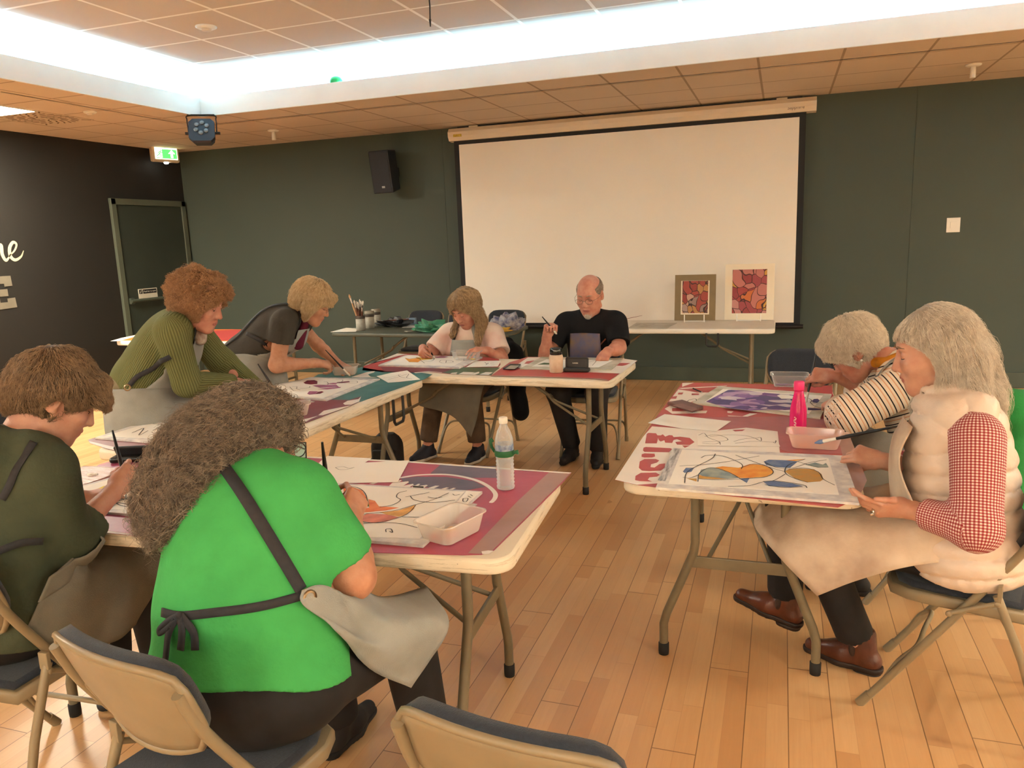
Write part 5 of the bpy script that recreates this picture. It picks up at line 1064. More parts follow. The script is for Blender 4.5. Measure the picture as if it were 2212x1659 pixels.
# ---------------------------------------------------------------- soft solids: smooth unions of limbs, meshed with surface nets
F32 = np.float32
def unit(v):
    v = np.asarray(v, float); return v/max(1e-9, np.linalg.norm(v))
def frame(y, z):
    """orthonormal axes from a forward y and an approximate up z (columns x, y, z)"""
    y = unit(y); z = np.asarray(z, float); z = unit(z-y*np.dot(z, y)); return np.stack([np.cross(y, z), y, z], 1)
class Solid:
    def __init__(s): s.p = []; s.warp = None; s.shell = 0.0
    def cone(s, a, b, ra, rb, k=0.02, op='u'):
        s.p.append(('c', op, k, np.array(a, float), np.array(b, float), ra, rb)); return s
    def ell(s, c, r, M=None, k=0.02, op='u'):
        s.p.append(('e', op, k, np.array(c, float), np.array(r, float), np.eye(3) if M is None else np.array(M, float))); return s
    def cut(s, o, n, k=0.0):
        s.p.append(('p', 'x', k, np.array(o, float), unit(n))); return s
    def chain(s, pts, rs, k=0.02):
        for i in range(len(pts)-1): s.cone(pts[i], pts[i+1], rs[i], rs[i+1], k)
        return s
    @staticmethod
    def _d(q, P):
        if q[0] == 'c':
            _, _, _, a, b, ra, rb = q; ba = b-a; t = np.clip(((P-a) @ ba)/max(1e-12, ba @ ba), 0, 1)
            return np.linalg.norm(P-a-t[..., None]*ba, axis=-1)-(ra+(rb-ra)*t)
        if q[0] == 'e':
            _, _, _, c, r, M = q; L = (P-c) @ M; k0 = np.linalg.norm(L/r, axis=-1); k1 = np.linalg.norm(L/(r*r), axis=-1)
            return k0*(k0-1)/np.maximum(k1, 1e-6)
        return (P-q[3]) @ q[4]
    @staticmethod
    def _mix(f, d, op, k):
        if op == 'u':
            if k <= 0: return np.minimum(f, d)
            h = np.clip(0.5+0.5*(f-d)/k, 0, 1); return f+(d-f)*h-k*h*(1-h)
        g = -d if op == 's' else d
        if k <= 0: return np.maximum(f, g)
        h = np.clip(0.5-0.5*(f-g)/k, 0, 1); return f+(g-f)*h+k*h*(1-h)
    def at(s, P):
        P = np.asarray(P, float); f = np.full(P.shape[:-1], 0.5)
        for q in s.p: f = s._mix(f, s._d(q, P), q[1], q[2])
        if s.warp: f = f+s.warp(P)
        return f
    def grad(s, P, e=0.003):
        g = np.stack([s.at(P+np.eye(3)[i]*e)-s.at(P-np.eye(3)[i]*e) for i in range(3)], -1)
        return g/np.maximum(np.linalg.norm(g, axis=-1, keepdims=True), 1e-9)
    def onto(s, P, off=0.0, n=4):
        P = np.array(P, float)
        for _ in range(n):
            g = s.grad(P); P = P-g*np.clip(s.at(P)-off, -0.05, 0.05)[..., None]
        return P, s.grad(P)
    def mesh(s, h, lo=None, hi=None):
        """(vertices, quads)"""
        los, his = [], []
        for q in s.p:
            if q[1] != 'u': continue
            if q[0] == 'c': m = max(q[5], q[6]); los.append(np.minimum(q[3], q[4])-m); his.append(np.maximum(q[3], q[4])+m)
            else: m = np.abs(q[5]) @ q[4]; los.append(q[3]-m); his.append(q[3]+m)
        L = np.min(los, 0)-0.03; H = np.max(his, 0)+0.03
        if lo is not None: L = np.maximum(L, lo)
        if hi is not None: H = np.minimum(H, hi)
        n = np.ceil((H-L)/h).astype(int)+1
        ax = [L[i]+h*np.arange(n[i]) for i in range(3)]
        f = np.full(n, 0.08, F32)
        for q in s.p:
            if q[0] == 'p': i0 = np.zeros(3, int); i1 = n
            else:
                if q[0] == 'c': m = max(q[5], q[6]); a = np.minimum(q[3], q[4])-m; b_ = np.maximum(q[3], q[4])+m
                else: m = np.abs(q[5]) @ q[4]; a = q[3]-m; b_ = q[3]+m
                g = 0.02+q[2]
                i0 = np.clip(np.floor((a-g-L)/h).astype(int), 0, n); i1 = np.clip(np.ceil((b_+g-L)/h).astype(int)+1, 0, n)
                if (i1 <= i0).any(): continue
            P = np.stack(np.meshgrid(*[ax[i][i0[i]:i1[i]] for i in range(3)], indexing='ij'), -1)
            sl = tuple(slice(i0[i], i1[i]) for i in range(3))
            f[sl] = s._mix(f[sl], s._d(q, P), q[1], q[2])
        if s.warp:
            m = np.abs(f) < 0.035; idx = np.argwhere(m); f[m] += s.warp(L+idx*h).astype(F32)
        return nets(f, L, h)
def nets(f, L, h):
    ins = f < 0; n = np.array(f.shape)
    cnt = np.zeros(n-1, np.int8)
    for dx in (0, 1):
        for dy in (0, 1):
            for dz in (0, 1): cnt += ins[dx:n[0]-1+dx, dy:n[1]-1+dy, dz:n[2]-1+dz]
    act = (cnt > 0) & (cnt < 8); C_ = np.argwhere(act); ids = np.full(act.shape, -1, np.int64); ids[act] = np.arange(len(C_))
    acc = np.zeros((len(C_), 3)); num = np.zeros(len(C_))
    cor = [(0, 0, 0), (1, 0, 0), (0, 1, 0), (1, 1, 0), (0, 0, 1), (1, 0, 1), (0, 1, 1), (1, 1, 1)]
    val = [f[C_[:, 0]+c[0], C_[:, 1]+c[1], C_[:, 2]+c[2]].astype(float) for c in cor]
    for a, b in ((0, 1), (2, 3), (4, 5), (6, 7), (0, 2), (1, 3), (4, 6), (5, 7), (0, 4), (1, 5), (2, 6), (3, 7)):
        m = (val[a] < 0) != (val[b] < 0); t = np.where(m, val[a]/np.where(m, val[a]-val[b], 1), 0)
        A = np.array(cor[a]); B = np.array(cor[b]); acc += m[:, None]*(A+(B-A)*t[:, None]); num += m
    V = L+h*(C_+acc/num[:, None])
    Q = []
    for ax_ in range(3):
        e = np.zeros(3, int); e[ax_] = 1; u = (ax_+1) % 3; v = (ax_+2) % 3
        s0 = [slice(0, n[i]-1) if i == ax_ else slice(1, n[i]-1) for i in range(3)]; s1 = [slice(1, n[i]) if i == ax_ else slice(1, n[i]-1) for i in range(3)]
        a, b = ins[tuple(s0)], ins[tuple(s1)]
        for flip, mk in ((0, a & ~b), (1, ~a & b)):
            I = np.argwhere(mk)
            if not len(I): continue
            o = np.ones(3, int); o[ax_] = 0; I = I+o
            du = np.zeros(3, int); du[u] = 1; dv = np.zeros(3, int); dv[v] = 1
            q = [ids[tuple((I-du-dv).T)], ids[tuple((I-dv).T)], ids[tuple(I.T)], ids[tuple((I-du).T)]]
            Q.append(np.stack(q if not flip else q[::-1], 1))
    return V, np.concatenate(Q) if Q else np.zeros((0, 4), int)
def link_mesh(name, parts, mats, parent=None, label=None, attr=None, matf=None, smooth=True):
    """parts: [(V, Q, material index)] joined into ONE mesh object"""
    V = np.concatenate([p[0] for p in parts]); off = np.cumsum([0]+[len(p[0]) for p in parts]); Q = np.concatenate([p[1]+off[i] for i, p in enumerate(parts)])
    mi = np.concatenate([np.full(len(p[1]), p[2]) if np.isscalar(p[2]) else p[2] for p in parts])
    me = bpy.data.meshes.new(name); me.vertices.add(len(V)); me.vertices.foreach_set('co', V.astype(F32).ravel())
    me.loops.add(len(Q)*4); me.loops.foreach_set('vertex_index', Q.astype(np.int32).ravel()); me.polygons.add(len(Q)); me.polygons.foreach_set('loop_start', np.arange(len(Q), dtype=np.int32)*4)
    for m in (mats if isinstance(mats, (list, tuple)) else [mats]): me.materials.append(m)
    me.polygons.foreach_set('material_index', mi.astype(np.int32)); me.update(calc_edges=True); me.validate()
    if smooth: me.polygons.foreach_set('use_smooth', np.ones(len(me.polygons), bool))
    for k, v in (attr or {}).items():
        a = me.attributes.new(k, 'FLOAT', 'POINT'); a.data.foreach_set('value', np.asarray(v(V), F32))
    o = bpy.data.objects.new(name, me); COL.objects.link(o)
    if parent: o.parent = parent; o.matrix_parent_inverse = parent.matrix_basis.inverted()
    if label: o['label'] = label
    return o
def wave(amp, seed, fr=22.0, n=5, stretch=(1, 1, 1)):
    """soft cloth folds"""
    g = np.random.default_rng(seed); D = g.normal(size=(n, 3))*np.array(stretch); D /= np.linalg.norm(D, axis=1)[:, None]; F = fr*g.uniform(0.6, 1.6, n); ph = g.uniform(0, 6.28, n); W = g.normal(size=(n, 3))*6
    def w_(P):
        r = 0
        for i in range(n): r = r+np.sin((P @ D[i])*F[i]+ph[i]+1.5*np.sin(P @ W[i]))
        return amp*r/n
    return w_
def smooth_sheet(ctrl, nu, nv):
    R_ = [catmull(r, nv) for r in ctrl]; cols = list(zip(*R_)); cols = [catmull(c, nu) for c in cols]; return [list(r) for r in zip(*cols)]
def sheet(name, ctrl, m, parent, nu=6, nv=6, th=0.004, fold=0.0, seed=1, label=None, solid=None, off=0.006):
    G = smooth_sheet([[Vector(p) for p in r] for r in ctrl], nu, nv)
    A = np.array([[tuple(p) for p in r] for r in G])
    if fold:
        du = np.gradient(A, axis=0); dv = np.gradient(A, axis=1); N_ = np.cross(du, dv); N_ /= np.maximum(np.linalg.norm(N_, axis=-1, keepdims=True), 1e-9)
        A = A+N_*wave(fold, seed, 26)(A)[..., None]
    if solid is not None:                       # never sink into what it lies on
        for _ in range(2):
            d = solid.at(A); g = solid.grad(A); A = A+g*np.clip(off-d, 0, 0.06)[..., None]
    b = MB(); b.grid([[Vector(p) for p in r] for r in A]); o = b.build(name, m, None, label, solid=th)
    o.parent = parent; o.matrix_parent_inverse = parent.matrix_basis.inverted(); return o
def ribbon(name, pts, width, solid, m, parent, off=0.004, th=0.003, n=8, label=None, join=None):
    P = np.array([tuple(p) for p in catmull([Vector(p) for p in pts], n)])
    if solid is not None: P, N_ = solid.onto(P, off)
    else: N_ = np.tile(np.array([0, 0, 1.0]), (len(P), 1))
    T_ = np.gradient(P, axis=0); S_ = np.cross(T_, N_); S_ /= np.maximum(np.linalg.norm(S_, axis=1, keepdims=True), 1e-9)
    rows = []
    for k in (-1, 0, 1):
        q = P+S_*width/2*k
        if solid is not None and k: q, _ = solid.onto(q, off, 2)
        rows.append(q)
    b = join or MB(); b.grid([[Vector(r[i]) for r in rows] for i in range(len(P))])
    if join is not None: return join
    o = b.build(name, m, None, label, solid=th); o.parent = parent; o.matrix_parent_inverse = parent.matrix_basis.inverted(); return o
def wpart(b, name, m, parent, label=None, solid=0.0):
    """a child whose shapes were given in world coordinates"""
    o = b.build(name, m, None, label, solid=solid); o.parent = parent; o.matrix_parent_inverse = parent.matrix_basis.inverted(); return o
# ---------------------------------------------------------------- hair: a soft volume dressed with strands
def hair_mat(name, col, col2, rough=0.5):
    m = bpy.data.materials.new(name); m.use_nodes = True; n = NB(m); b_ = m.node_tree.nodes['Principled BSDF']
    hi = n.N.new('ShaderNodeHairInfo'); t = n.N.new('ShaderNodeTexCoord'); nz = n.noise(t.outputs['Object'], 55, 2)
    n.L.new(n.mix(n.op('MULTIPLY_ADD', nz, 1.6, n.op('MULTIPLY_ADD', hi.outputs['Random'], 0.7, -0.65)), (*col, 1), (*col2, 1)), b_.inputs['Base Color'])
    b_.inputs['Roughness'].default_value = rough; b_.inputs['Specular IOR Level'].default_value = 0.35; return m
def hair(parent, vol, mvol, mstr, N, flow, steps=14, step=0.010, frizz=0.0, lift=0.002, rad=0.0006, seed=1, h=0.006, jit=0.5, keep=None, name='hair'):
    V, Q = vol.mesh(h); o = link_mesh(name, [(V, Q, 0)], mvol, parent)
    g = np.random.default_rng(seed)
    a = V[Q[:, 0]]; ar = np.linalg.norm(np.cross(V[Q[:, 2]]-a, V[Q[:, 1]]-V[Q[:, 3]]), axis=1)
    fi = g.choice(len(Q), N, p=ar/ar.sum()); w_ = g.dirichlet((1, 1, 1, 1), N); P = sum(V[Q[fi, i]]*w_[:, i:i+1] for i in range(4))
    if keep is not None: P = P[keep(P)]
    N = len(P); pts = np.zeros((N, steps+1, 3)); P = P-0.004*vol.grad(P); pts[:, 0] = P
    lw_ = [wave(1.0, seed+q, 70, 6) for q in (100, 101, 102, 103)]; lock = np.stack([q(P) for q in lw_], 1)*1.6
    L_ = lift*np.clip(g.uniform(0.2, 1.4, N)+lock[:, 0]*1.5, 0.05, 3); ph = g.uniform(0, 6.28, (N, 3)); fq = g.uniform(0.5, 1.1, (N, 3)); sc = g.uniform(0.6, 1.25, N)
    for k in range(1, steps+1):
        nr = vol.grad(P); d = flow(P)+lock[:, 1:]*jit; d = d-nr*np.sum(d*nr, 1, keepdims=True)*0.85; d /= np.maximum(np.linalg.norm(d, axis=1, keepdims=True), 1e-6)
        P = P+d*(step*sc)[:, None]
        f = vol.at(P); P = P-nr*(np.clip(f-L_*(k/steps)**0.5, -0.03, 0.02)*0.8)[:, None]
        pts[:, k] = P
        if frizz: pts[:, k] += frizz*np.sin(ph+fq*k*1.9)*min(1, k/4)
    cu = bpy.data.hair_curves.new(name+'_strands'); cu.add_curves([steps+1]*N)
    cu.points.foreach_set('position', pts.reshape(-1, 3).astype(F32).ravel()); r = np.tile(np.linspace(1, 0.25, steps+1), N)*rad
    cu.points.foreach_set('radius', r.astype(F32)); cu.materials.append(mstr)
    c = bpy.data.objects.new(name+'_strands', cu); COL.objects.link(c); c.parent = o; c.matrix_parent_inverse = Matrix.Identity(4)
    return o
# ---------------------------------------------------------------- people
def skin(name, col, col2):
    return mat(name, col, 0.48, noise=0.3, nscale=26, col2=col2, bump=0.12, bscale=170, sss=0.12, spec=0.4, detail=6)
SK_FAIR = skin('fair_skin', (0.52, 0.29, 0.20), (0.44, 0.205, 0.14)); SK_PINK = skin('ruddy_skin', (0.52, 0.26, 0.18), (0.42, 0.16, 0.11)); SK_WARM = skin('warm_skin', (0.50, 0.26, 0.16), (0.40, 0.175, 0.10))
M_LIP = mat('lip_skin', (0.36, 0.12, 0.10), 0.45, noise=0.15, nscale=60); M_BROW = mat('brow_hair', (0.16, 0.10, 0.06), 0.7, noise=0.3, nscale=200); M_LASH = mat('lash_dark', (0.03, 0.018, 0.012), 0.6, noise=0.2, nscale=100)
M_EYEW = mat('eye_white', (0.6, 0.55, 0.5), 0.25, noise=0.05, nscale=50); M_IRIS = mat('iris_dark', (0.03, 0.03, 0.03), 0.15, noise=0.2, nscale=80)
class Head:
    """head in its own frame: x to the person's right, y to the face, z up; origin between the ears"""
    def __init__(s, c, f, up=(0, 0, 1), sc=1.0, jaw=1.0, nose=1.0, lids=0.75):
        s.c = np.array(c, float); s.M = frame(f, up); s.sc = sc; s.jaw = jaw; s.nose = nose; s.lids = lids
    def w(s, *p): return s.c+(s.M @ np.array(p, float))*s.sc
    def wv(s, *v): return s.M @ np.array(v, float)
    def solid(s, neck, nr=0.055, chin=0.0):
        S = Solid(); j = s.jaw; n = s.nose
        S.ell((0, -0.012, 0.035), (0.077, 0.098, 0.092)).ell((0, 0.028, -0.025), (0.064*j, 0.070, 0.085), k=0.03)
        S.ell((0, 0.050, -0.075), (0.043*j, 0.042, 0.040), k=0.03).ell((0, 0.074, -0.100), (0.020*j, 0.016, 0.016), k=0.022)
        for q in (-1, 1):
            S.ell((q*0.036, 0.066, -0.022), (0.026, 0.024, 0.024), k=0.022)
            S.cone((q*0.050*j, 0.0, -0.070), (q*0.016, 0.066, -0.100), 0.016, 0.014, 0.025)
        S.cone((-0.030, 0.080, 0.036), (0.030, 0.080, 0.036), 0.013, 0.013, 0.016)
        for q in (-1, 1): S.ell((q*0.031, 0.098, 0.012), (0.017, 0.018, 0.011), k=0.012, op='s')
        S.cone((0, 0.090, 0.018), (0, 0.110*n, -0.026), 0.0075, 0.0115*n, 0.010)
        for q in (-1, 1): S.ell((q*0.0125, 0.097*n, -0.031), (0.0085, 0.011, 0.0085), k=0.007)
        for q in (-1, 1): S.ell((q*0.006, 0.106*n, -0.0395), (0.0035, 0.005, 0.004), k=0.003, op='s')
        for q in (-1, 1):
            S.ell((q*0.031, 0.0775, 0.010), (0.0150, 0.0150, 0.0135), k=0.005)
            S.cone((q*0.018, 0.089, -0.045), (q*0.034, 0.072, -0.062), 0.0015, 0.0012, 0.006, 's')
        S.ell((0, 0.086, -0.060), (0.026, 0.014, 0.014), k=0.012)
        S.cone((-0.020, 0.088, -0.0585), (0, 0.0975, -0.0555), 0.0042, 0.0052, 0.006).cone((0.020, 0.088, -0.0585), (0, 0.0975, -0.0555), 0.0042, 0.0052, 0.006)
        S.cone((-0.015, 0.0885, -0.067), (0.015, 0.0885, -0.067), 0.0052, 0.0052, 0.006)
        S.cone((-0.022, 0.0935, -0.0622), (0.022, 0.0935, -0.0622), 0.0016, 0.0016, 0.003, 's').ell((0, 0.1005, -0.0622), (0.016, 0.003, 0.0018), k=0.002, op='s')
        for q in (-1, 1):
            E_ = np.array(frame((q*0.25, 1, 0), (0, 0.25, 1)))
            S.ell((q*0.079, -0.010, 0.004), (0.009, 0.019, 0.032), E_, 0.006).ell((q*0.088, -0.004, 0.006), (0.006, 0.010, 0.018), E_, 0.006, 's').ell((q*0.077, 0.000, -0.022), (0.008, 0.010, 0.010), k=0.006)
        nl = (s.M.T @ (np.array(neck, float)-s.c))/s.sc
        S.cone((0, -0.028, -0.05), nl, 0.050*nr/0.055, nr, 0.02)
        return S
    def mesh(s, neck, nr=0.055, h=0.0028):
        S = s.solid(neck, nr); V, Q = S.mesh(h)
        ce = V[Q].mean(1); lip = (ce[:, 1] > 0.083) & (np.abs(ce[:, 0]) < 0.024) & ((ce[:, 2]+0.0622)**2/0.0105**2+(ce[:, 0]/0.025)**2 < 1)
        return s.c+(V @ s.M.T)*s.sc, Q, lip.astype(int)
    def face(s, P, brow=None, lashes=True, open_=0.0):
        """brows, lashes, eyes"""
        b = MB()
        for q in (-1, 1):
            pts = [(q*0.014, 0.0945, 0.032), (q*0.030, 0.0945, 0.0385), (q*0.047, 0.080, 0.034)]
            b.tube([Vector(s.w(*p)) for p in catmull(pts, 4)], [0.0015*s.sc]+[0.0034*s.sc]*6+[0.0018*s.sc, 0.0008*s.sc], 6)
        wpart(b, 'eyebrows', brow or M_BROW, P)
        b = MB(); zl = 0.010-0.0135*0.55+open_*0.006
        for q in (-1, 1):
            pts = []
            for k in range(9):
                a = -1.15+2.3*k/8; x = 0.0148*math.sin(a); y = 0.0155*math.cos(a)*0.90
                pts.append(s.w(q*0.031+x, 0.0775+y, zl-0.003*math.cos(a)+0.003))
            b.tube([Vector(p) for p in pts], [0.0006]+[0.0013*s.sc]*7+[0.0006], 5)
        wpart(b, 'eyelashes', M_LASH, P)
        if open_:
            b = MB()
            for q in (-1, 1): b.ell(Vector(s.w(q*0.031, 0.0802, 0.0025)), (0.0125, 0.0125, 0.0065), n=12, M=Matrix(s.M.tolist()))
            wpart(b, 'eyes', M_IRIS, P)
    def glasses(s, P, m, r=0.021, rim=0.0011, label=None):
        b = MB(); A = Matrix(s.M.tolist())
        for q in (-1, 1):
            pts = [Vector(s.w(q*0.033+r*1.15*math.cos(t), 0.1115-0.010*abs(math.cos(t))*0.3, 0.006+r*0.82*math.sin(t))) for t in np.linspace(0, 2*PI, 25)]
            b.tube(pts, rim, 6, cap=False)
            b.tube([Vector(s.w(q*0.058, 0.108, 0.010)), Vector(s.w(q*0.079, 0.06, 0.012)), Vector(s.w(q*0.084, 0.0, 0.012)), Vector(s.w(q*0.080, -0.022, -0.004))], rim, 6)
        b.tube(catmull([Vector(s.w(-0.011, 0.1125, 0.008)), Vector(s.w(0, 0.1155, 0.011)), Vector(s.w(0.011, 0.1125, 0.008))], 4), rim, 6)
        return wpart(b, 'glasses', m, P, label)
def arm_solid(sh, el, wr, hd, nrm, right, grip, ru=0.048, re=0.040, rf=0.038, rw=0.026, hs=1.0, start=0.0):
    """shoulder, elbow, wrist, hand direction, back-of-hand normal; grip: curl angles. Returns the solid and the hand's frame"""
    sh, el, wr = (np.array(v, float) for v in (sh, el, wr)); S = Solid()
    a = sh+(el-sh)*start
    S.cone(a, el, ru+(re-ru)*start, re, 0.02); mid = el+(wr-el)*0.28; S.cone(el, mid, re, rf*1.04, 0.03).cone(mid, wr, rf*1.04, rw, 0.02)
    M = frame(hd, nrm); t = -1.0 if right else 1.0
    W = lambda x, y, z: wr+M @ (np.array((x*-t*-1.0 if False else x, y, z))*hs)
    S.cone(W(0, -0.02, 0), W(0, 0.02, 0), rw*0.96, 0.023*hs, 0.02)
    # palm
    for x0, x1, r in ((0.022, 0.029, 0.0145), (0.007, 0.010, 0.0150), (-0.008, -0.009, 0.0145), (-0.020, -0.026, 0.0135)):
        S.cone(W(x0*t, 0.022, 0.0), W(x1*t, 0.082-0.004*abs(x1)/0.026, 0.0), r*hs, (r-0.003)*hs, 0.014)
    S.cone(W(0.020*t, 0.018, -0.010), W(0.026*t, 0.052, -0.010), 0.017*hs, 0.013*hs, 0.012)
    G = GRIPS[grip]; tips = []
    base = ((0.029, 0.084), (0.010, 0.088), (-0.009, 0.084), (-0.026, 0.077)); lens = ((0.044, 0.026, 0.021), (0.048, 0.030, 0.022), (0.044, 0.028, 0.021), (0.034, 0.021, 0.018)); rad = (0.0088, 0.0090, 0.0085, 0.0075)
    fr = (0.10, 0.02, -0.06, -0.14)
    for k in range(4):
        x, y = base[k]; p = W(x*t, y, -0.001); ang = 0.0; r = rad[k]*hs; spread = fr[k]*G.get('spread', 1.0)*t
        for j in range(3):
            ang += math.radians(G['f'][k][j]); d = np.array((math.sin(spread)*math.cos(ang), math.cos(spread)*math.cos(ang), -math.sin(ang)))
            q = p+M @ d*lens[k][j]*hs; S.cone(p, q, r, r*0.90, 0.0045 if j else 0.010); p = q; r *= 0.90
        tips.append((p, M @ d))
    p = W(0.024*t, 0.026, -0.010); r = 0.0115*hs
    for j, L_ in enumerate((0.040, 0.032, 0.025)):
        d = np.array(G['t'][j], float); d[0] *= t; d = unit(d); q = p+M @ d*L_*hs; S.cone(p, q, r, r*0.86, 0.006 if j else 0.012); p = q; r *= 0.88
    tips.append((p, M @ d)); return S, M, tips
GRIPS = {
    'pen': {'f': ((38, 42, 22), (52, 55, 28), (62, 66, 34), (66, 68, 36)), 't': ((0.35, 0.72, -0.62), (-0.05, 0.88, -0.48), (-0.25, 0.90, -0.30))},
    'flat': {'f': ((10, 14, 8), (12, 16, 10), (14, 18, 10), (16, 20, 12)), 't': ((0.70, 0.68, -0.25), (0.45, 0.85, -0.2), (0.30, 0.92, -0.2))},
    'hold': {'f': ((18, 24, 14), (26, 30, 16), (34, 36, 20), (40, 40, 22)), 't': ((0.60, 0.60, 0.30), (0.25, 0.92, 0.15), (0.10, 0.98, -0.05))},
    'fist': {'f': ((70, 82, 50), (74, 86, 52), (76, 88, 52), (78, 88, 52)), 't': ((0.30, 0.65, -0.65), (-0.45, 0.70, -0.55), (-0.80, 0.40, -0.40))},
    'relax': {'f': ((22, 30, 18), (28, 36, 20), (34, 42, 24), (38, 44, 24)), 't': ((0.55, 0.75, -0.35), (0.25, 0.90, -0.35), (0.05, 0.95, -0.30))},
}
def nails(parent, tips, m, M_):
    b = MB()
    for p, d in tips:
        pass
class Body:
    def __init__(s, label, J, loc):
        s.J = {k: np.array(v, float) for k, v in J.items()}; s.P = thing('person', label, 'person', loc, group='people painting at the tables'); s.parts = []
    def head(s, H, nr=0.055): s.H = H; V, Q, lip = H.mesh(s.J['neck'], nr); s.parts.append((V, Q, lip)); return s
    def arm(s, side, hd, nrm, grip, start=0.0, h=0.0032, **k):
        J = s.J; S, M, tips = arm_solid(J['s'+side], J['e'+side], J['w'+side], hd, nrm, side == 'R', grip, start=start, **k)
        V, Q = S.mesh(h); s.parts.append((V, Q, 0)); setattr(s, 'arm'+side, S); setattr(s, 'tips'+side, tips); setattr(s, 'hand'+side, (J['w'+side], M)); return s
    def core(s, g):
        """hidden trunk and legs that tie the body together"""
        J = s.J; S = Solid()
        s.trunk(S, g, -0.02); S.cone(J['chest'], J['neck'], 0.09, 0.05, 0.05)
        for q in 'LR': S.cone(J['h'+q], J['k'+q], g['thigh']*0.8, 0.05, 0.03).cone(J['k'+q], J['a'+q], 0.05, 0.035, 0.02)
        V, Q = S.mesh(0.014); s.parts.append((V, Q, 0)); return s
    def trunk(s, S, g, off=0.0):
        J = s.J; up = unit(J['neck']-J['pelvis']); sd = unit(J['sR']-J['sL']); fw = unit(np.cross(up, sd)); s.fw = fw; s.up = up; s.sd = sd
        M = frame(fw, up)
        hipM = frame(unit(np.cross((0, 0, 1), unit(J['hR']-J['hL']))), (0, 0, 1)) if g.get('seated', True) else M
        S.ell(J['pelvis'], (g['hw']+off, g['hd']+off, g.get('hh', 0.13)+off), hipM, 0.05)
        b = J.get('belly'); b = J['pelvis']*0.55+J['chest']*0.45 if b is None else b
        S.ell(b, (g['ww']+off, g['wd']+off, g.get('wh', 0.17)+off), M, 0.07)
        S.ell(J['chest'], (g['cw']+off, g['cd']+off, g.get('ch', 0.19)+off), M, 0.07)
        S.cone(J['sL']*0.9+J['sR']*0.1, J['sR']*0.9+J['sL']*0.1, g['sr']+off, g['sr']+off, 0.06)
        for q in 'LR': S.cone(J['neck']-up*0.02, J['s'+q]*0.8+J['neck']*0.2, 0.055+off, g['sr']*0.9+off, 0.05)
        if g.get('bust'):
            for q in (-1, 1): S.ell(J['chest']+fw*g['cd']*0.75+sd*q*0.075-up*0.02, (0.075+off, 0.065+off, 0.075+off), M, 0.05)
        return S
    def finish(s, m): s.body = link_mesh('body', s.parts, [m, M_LIP], s.P); return s
    def shirt(s, g, m, sleeve=(0.5, 0.5), hem=0.0, r=(0.064, 0.058), rf=(0.05, 0.042), neck_r=0.07, neck_off=0.0, fold=0.004, seed=1, name='shirt', h=0.008, attr=None, off=0.0, label=None, extra=None, cutz=None, matf=None, cuff=0.0, necknorm=None, shoulder=True):
        """trunk plus sleeves; sleeve: how far along the arm (1 = elbow, 2 = wrist)"""
        J = s.J; S = Solid(); s.trunk(S, g, off)
        for q, sl in zip('LR', sleeve):
            if sl <= 0: continue
            a, b, c = J['s'+q], J['e'+q], J['w'+q]
            if sl <= 1: e = a+(b-a)*sl; S.cone(a, e, r[0], r[0]+(r[1]-r[0])*sl+cuff, 0.035)
            else: e = b+(c-b)*(sl-1); S.cone(a, b, r[0], r[1], 0.035).cone(b, e, r[1]*0.98, rf[0]+(rf[1]-rf[0])*(sl-1)+cuff, 0.03)
        if extra: extra(S)
        nk = J['neck']+s.up*neck_off; S.ell(nk+unit(s.H.c-J['neck'])*0.045+s.fw*0.015, (neck_r, neck_r, 0.055), frame(s.fw, unit(s.H.c-J['neck'])), 0.01, 's')
        for q, sl in zip('LR', sleeve):
            if sl <= 0: continue
            a, b, c = J['s'+q], J['e'+q], J['w'+q]
            p, d = (a+(b-a)*sl, unit(b-a)) if sl <= 1 else (b+(c-b)*(sl-1), unit(c-b))
            S.ell(p+d*0.06, (0.115, 0.115, 0.062), frame(unit(np.cross(d, (0.3, 0.2, 0.9))), d), 0.004, 's')
        if hem is not None: S.cut(J['pelvis']+s.up*hem if cutz is None else cutz, (0, 0, -1) if cutz is not None else -s.up)
        if fold: S.warp = wave(fold, seed)
        V, Q = S.mesh(h)
        o = link_mesh(name, [(V, Q, 0)], m, s.P, label, attr=attr); s.shirtS = S; s.shirt_o = o; return S
    def trousers(s, g, m, name='trousers', r=(0.088, 0.068, 0.058), top=None, fold=0.003, seed=2, end=0.93, hw=0.0, h=0.010, hipm=0.0):
        J = s.J; S = Solid()
        hipM = frame(unit(np.cross((0, 0, 1), unit(J['hR']-J['hL']))), (0, 0, 1))
        S.ell(J['pelvis'], (g['hw']*0.97+hw, g['hd']+hw, g.get('hh', 0.13)), hipM, 0.05)
        for q in 'LR':
            e = J['k'+q]+(J['a'+q]-J['k'+q])*end
            S.cone(J['h'+q], J['k'+q], g['thigh'], r[1], 0.05).cone(J['k'+q], e, r[1], r[2], 0.03)
        for q in 'LR':
            e = J['k'+q]+(J['a'+q]-J['k'+q])*end; d = unit(J['a'+q]-J['k'+q])
            S.ell(e+d*0.06, (0.09, 0.09, 0.06), frame(unit(np.cross(d, (1, 0.2, 0))), d), 0.003, 's')
        S.warp = wave(fold, seed); V, Q = S.mesh(h); o = link_mesh(name, [(V, Q, 0)], m, s.P); s.trS = S; return S
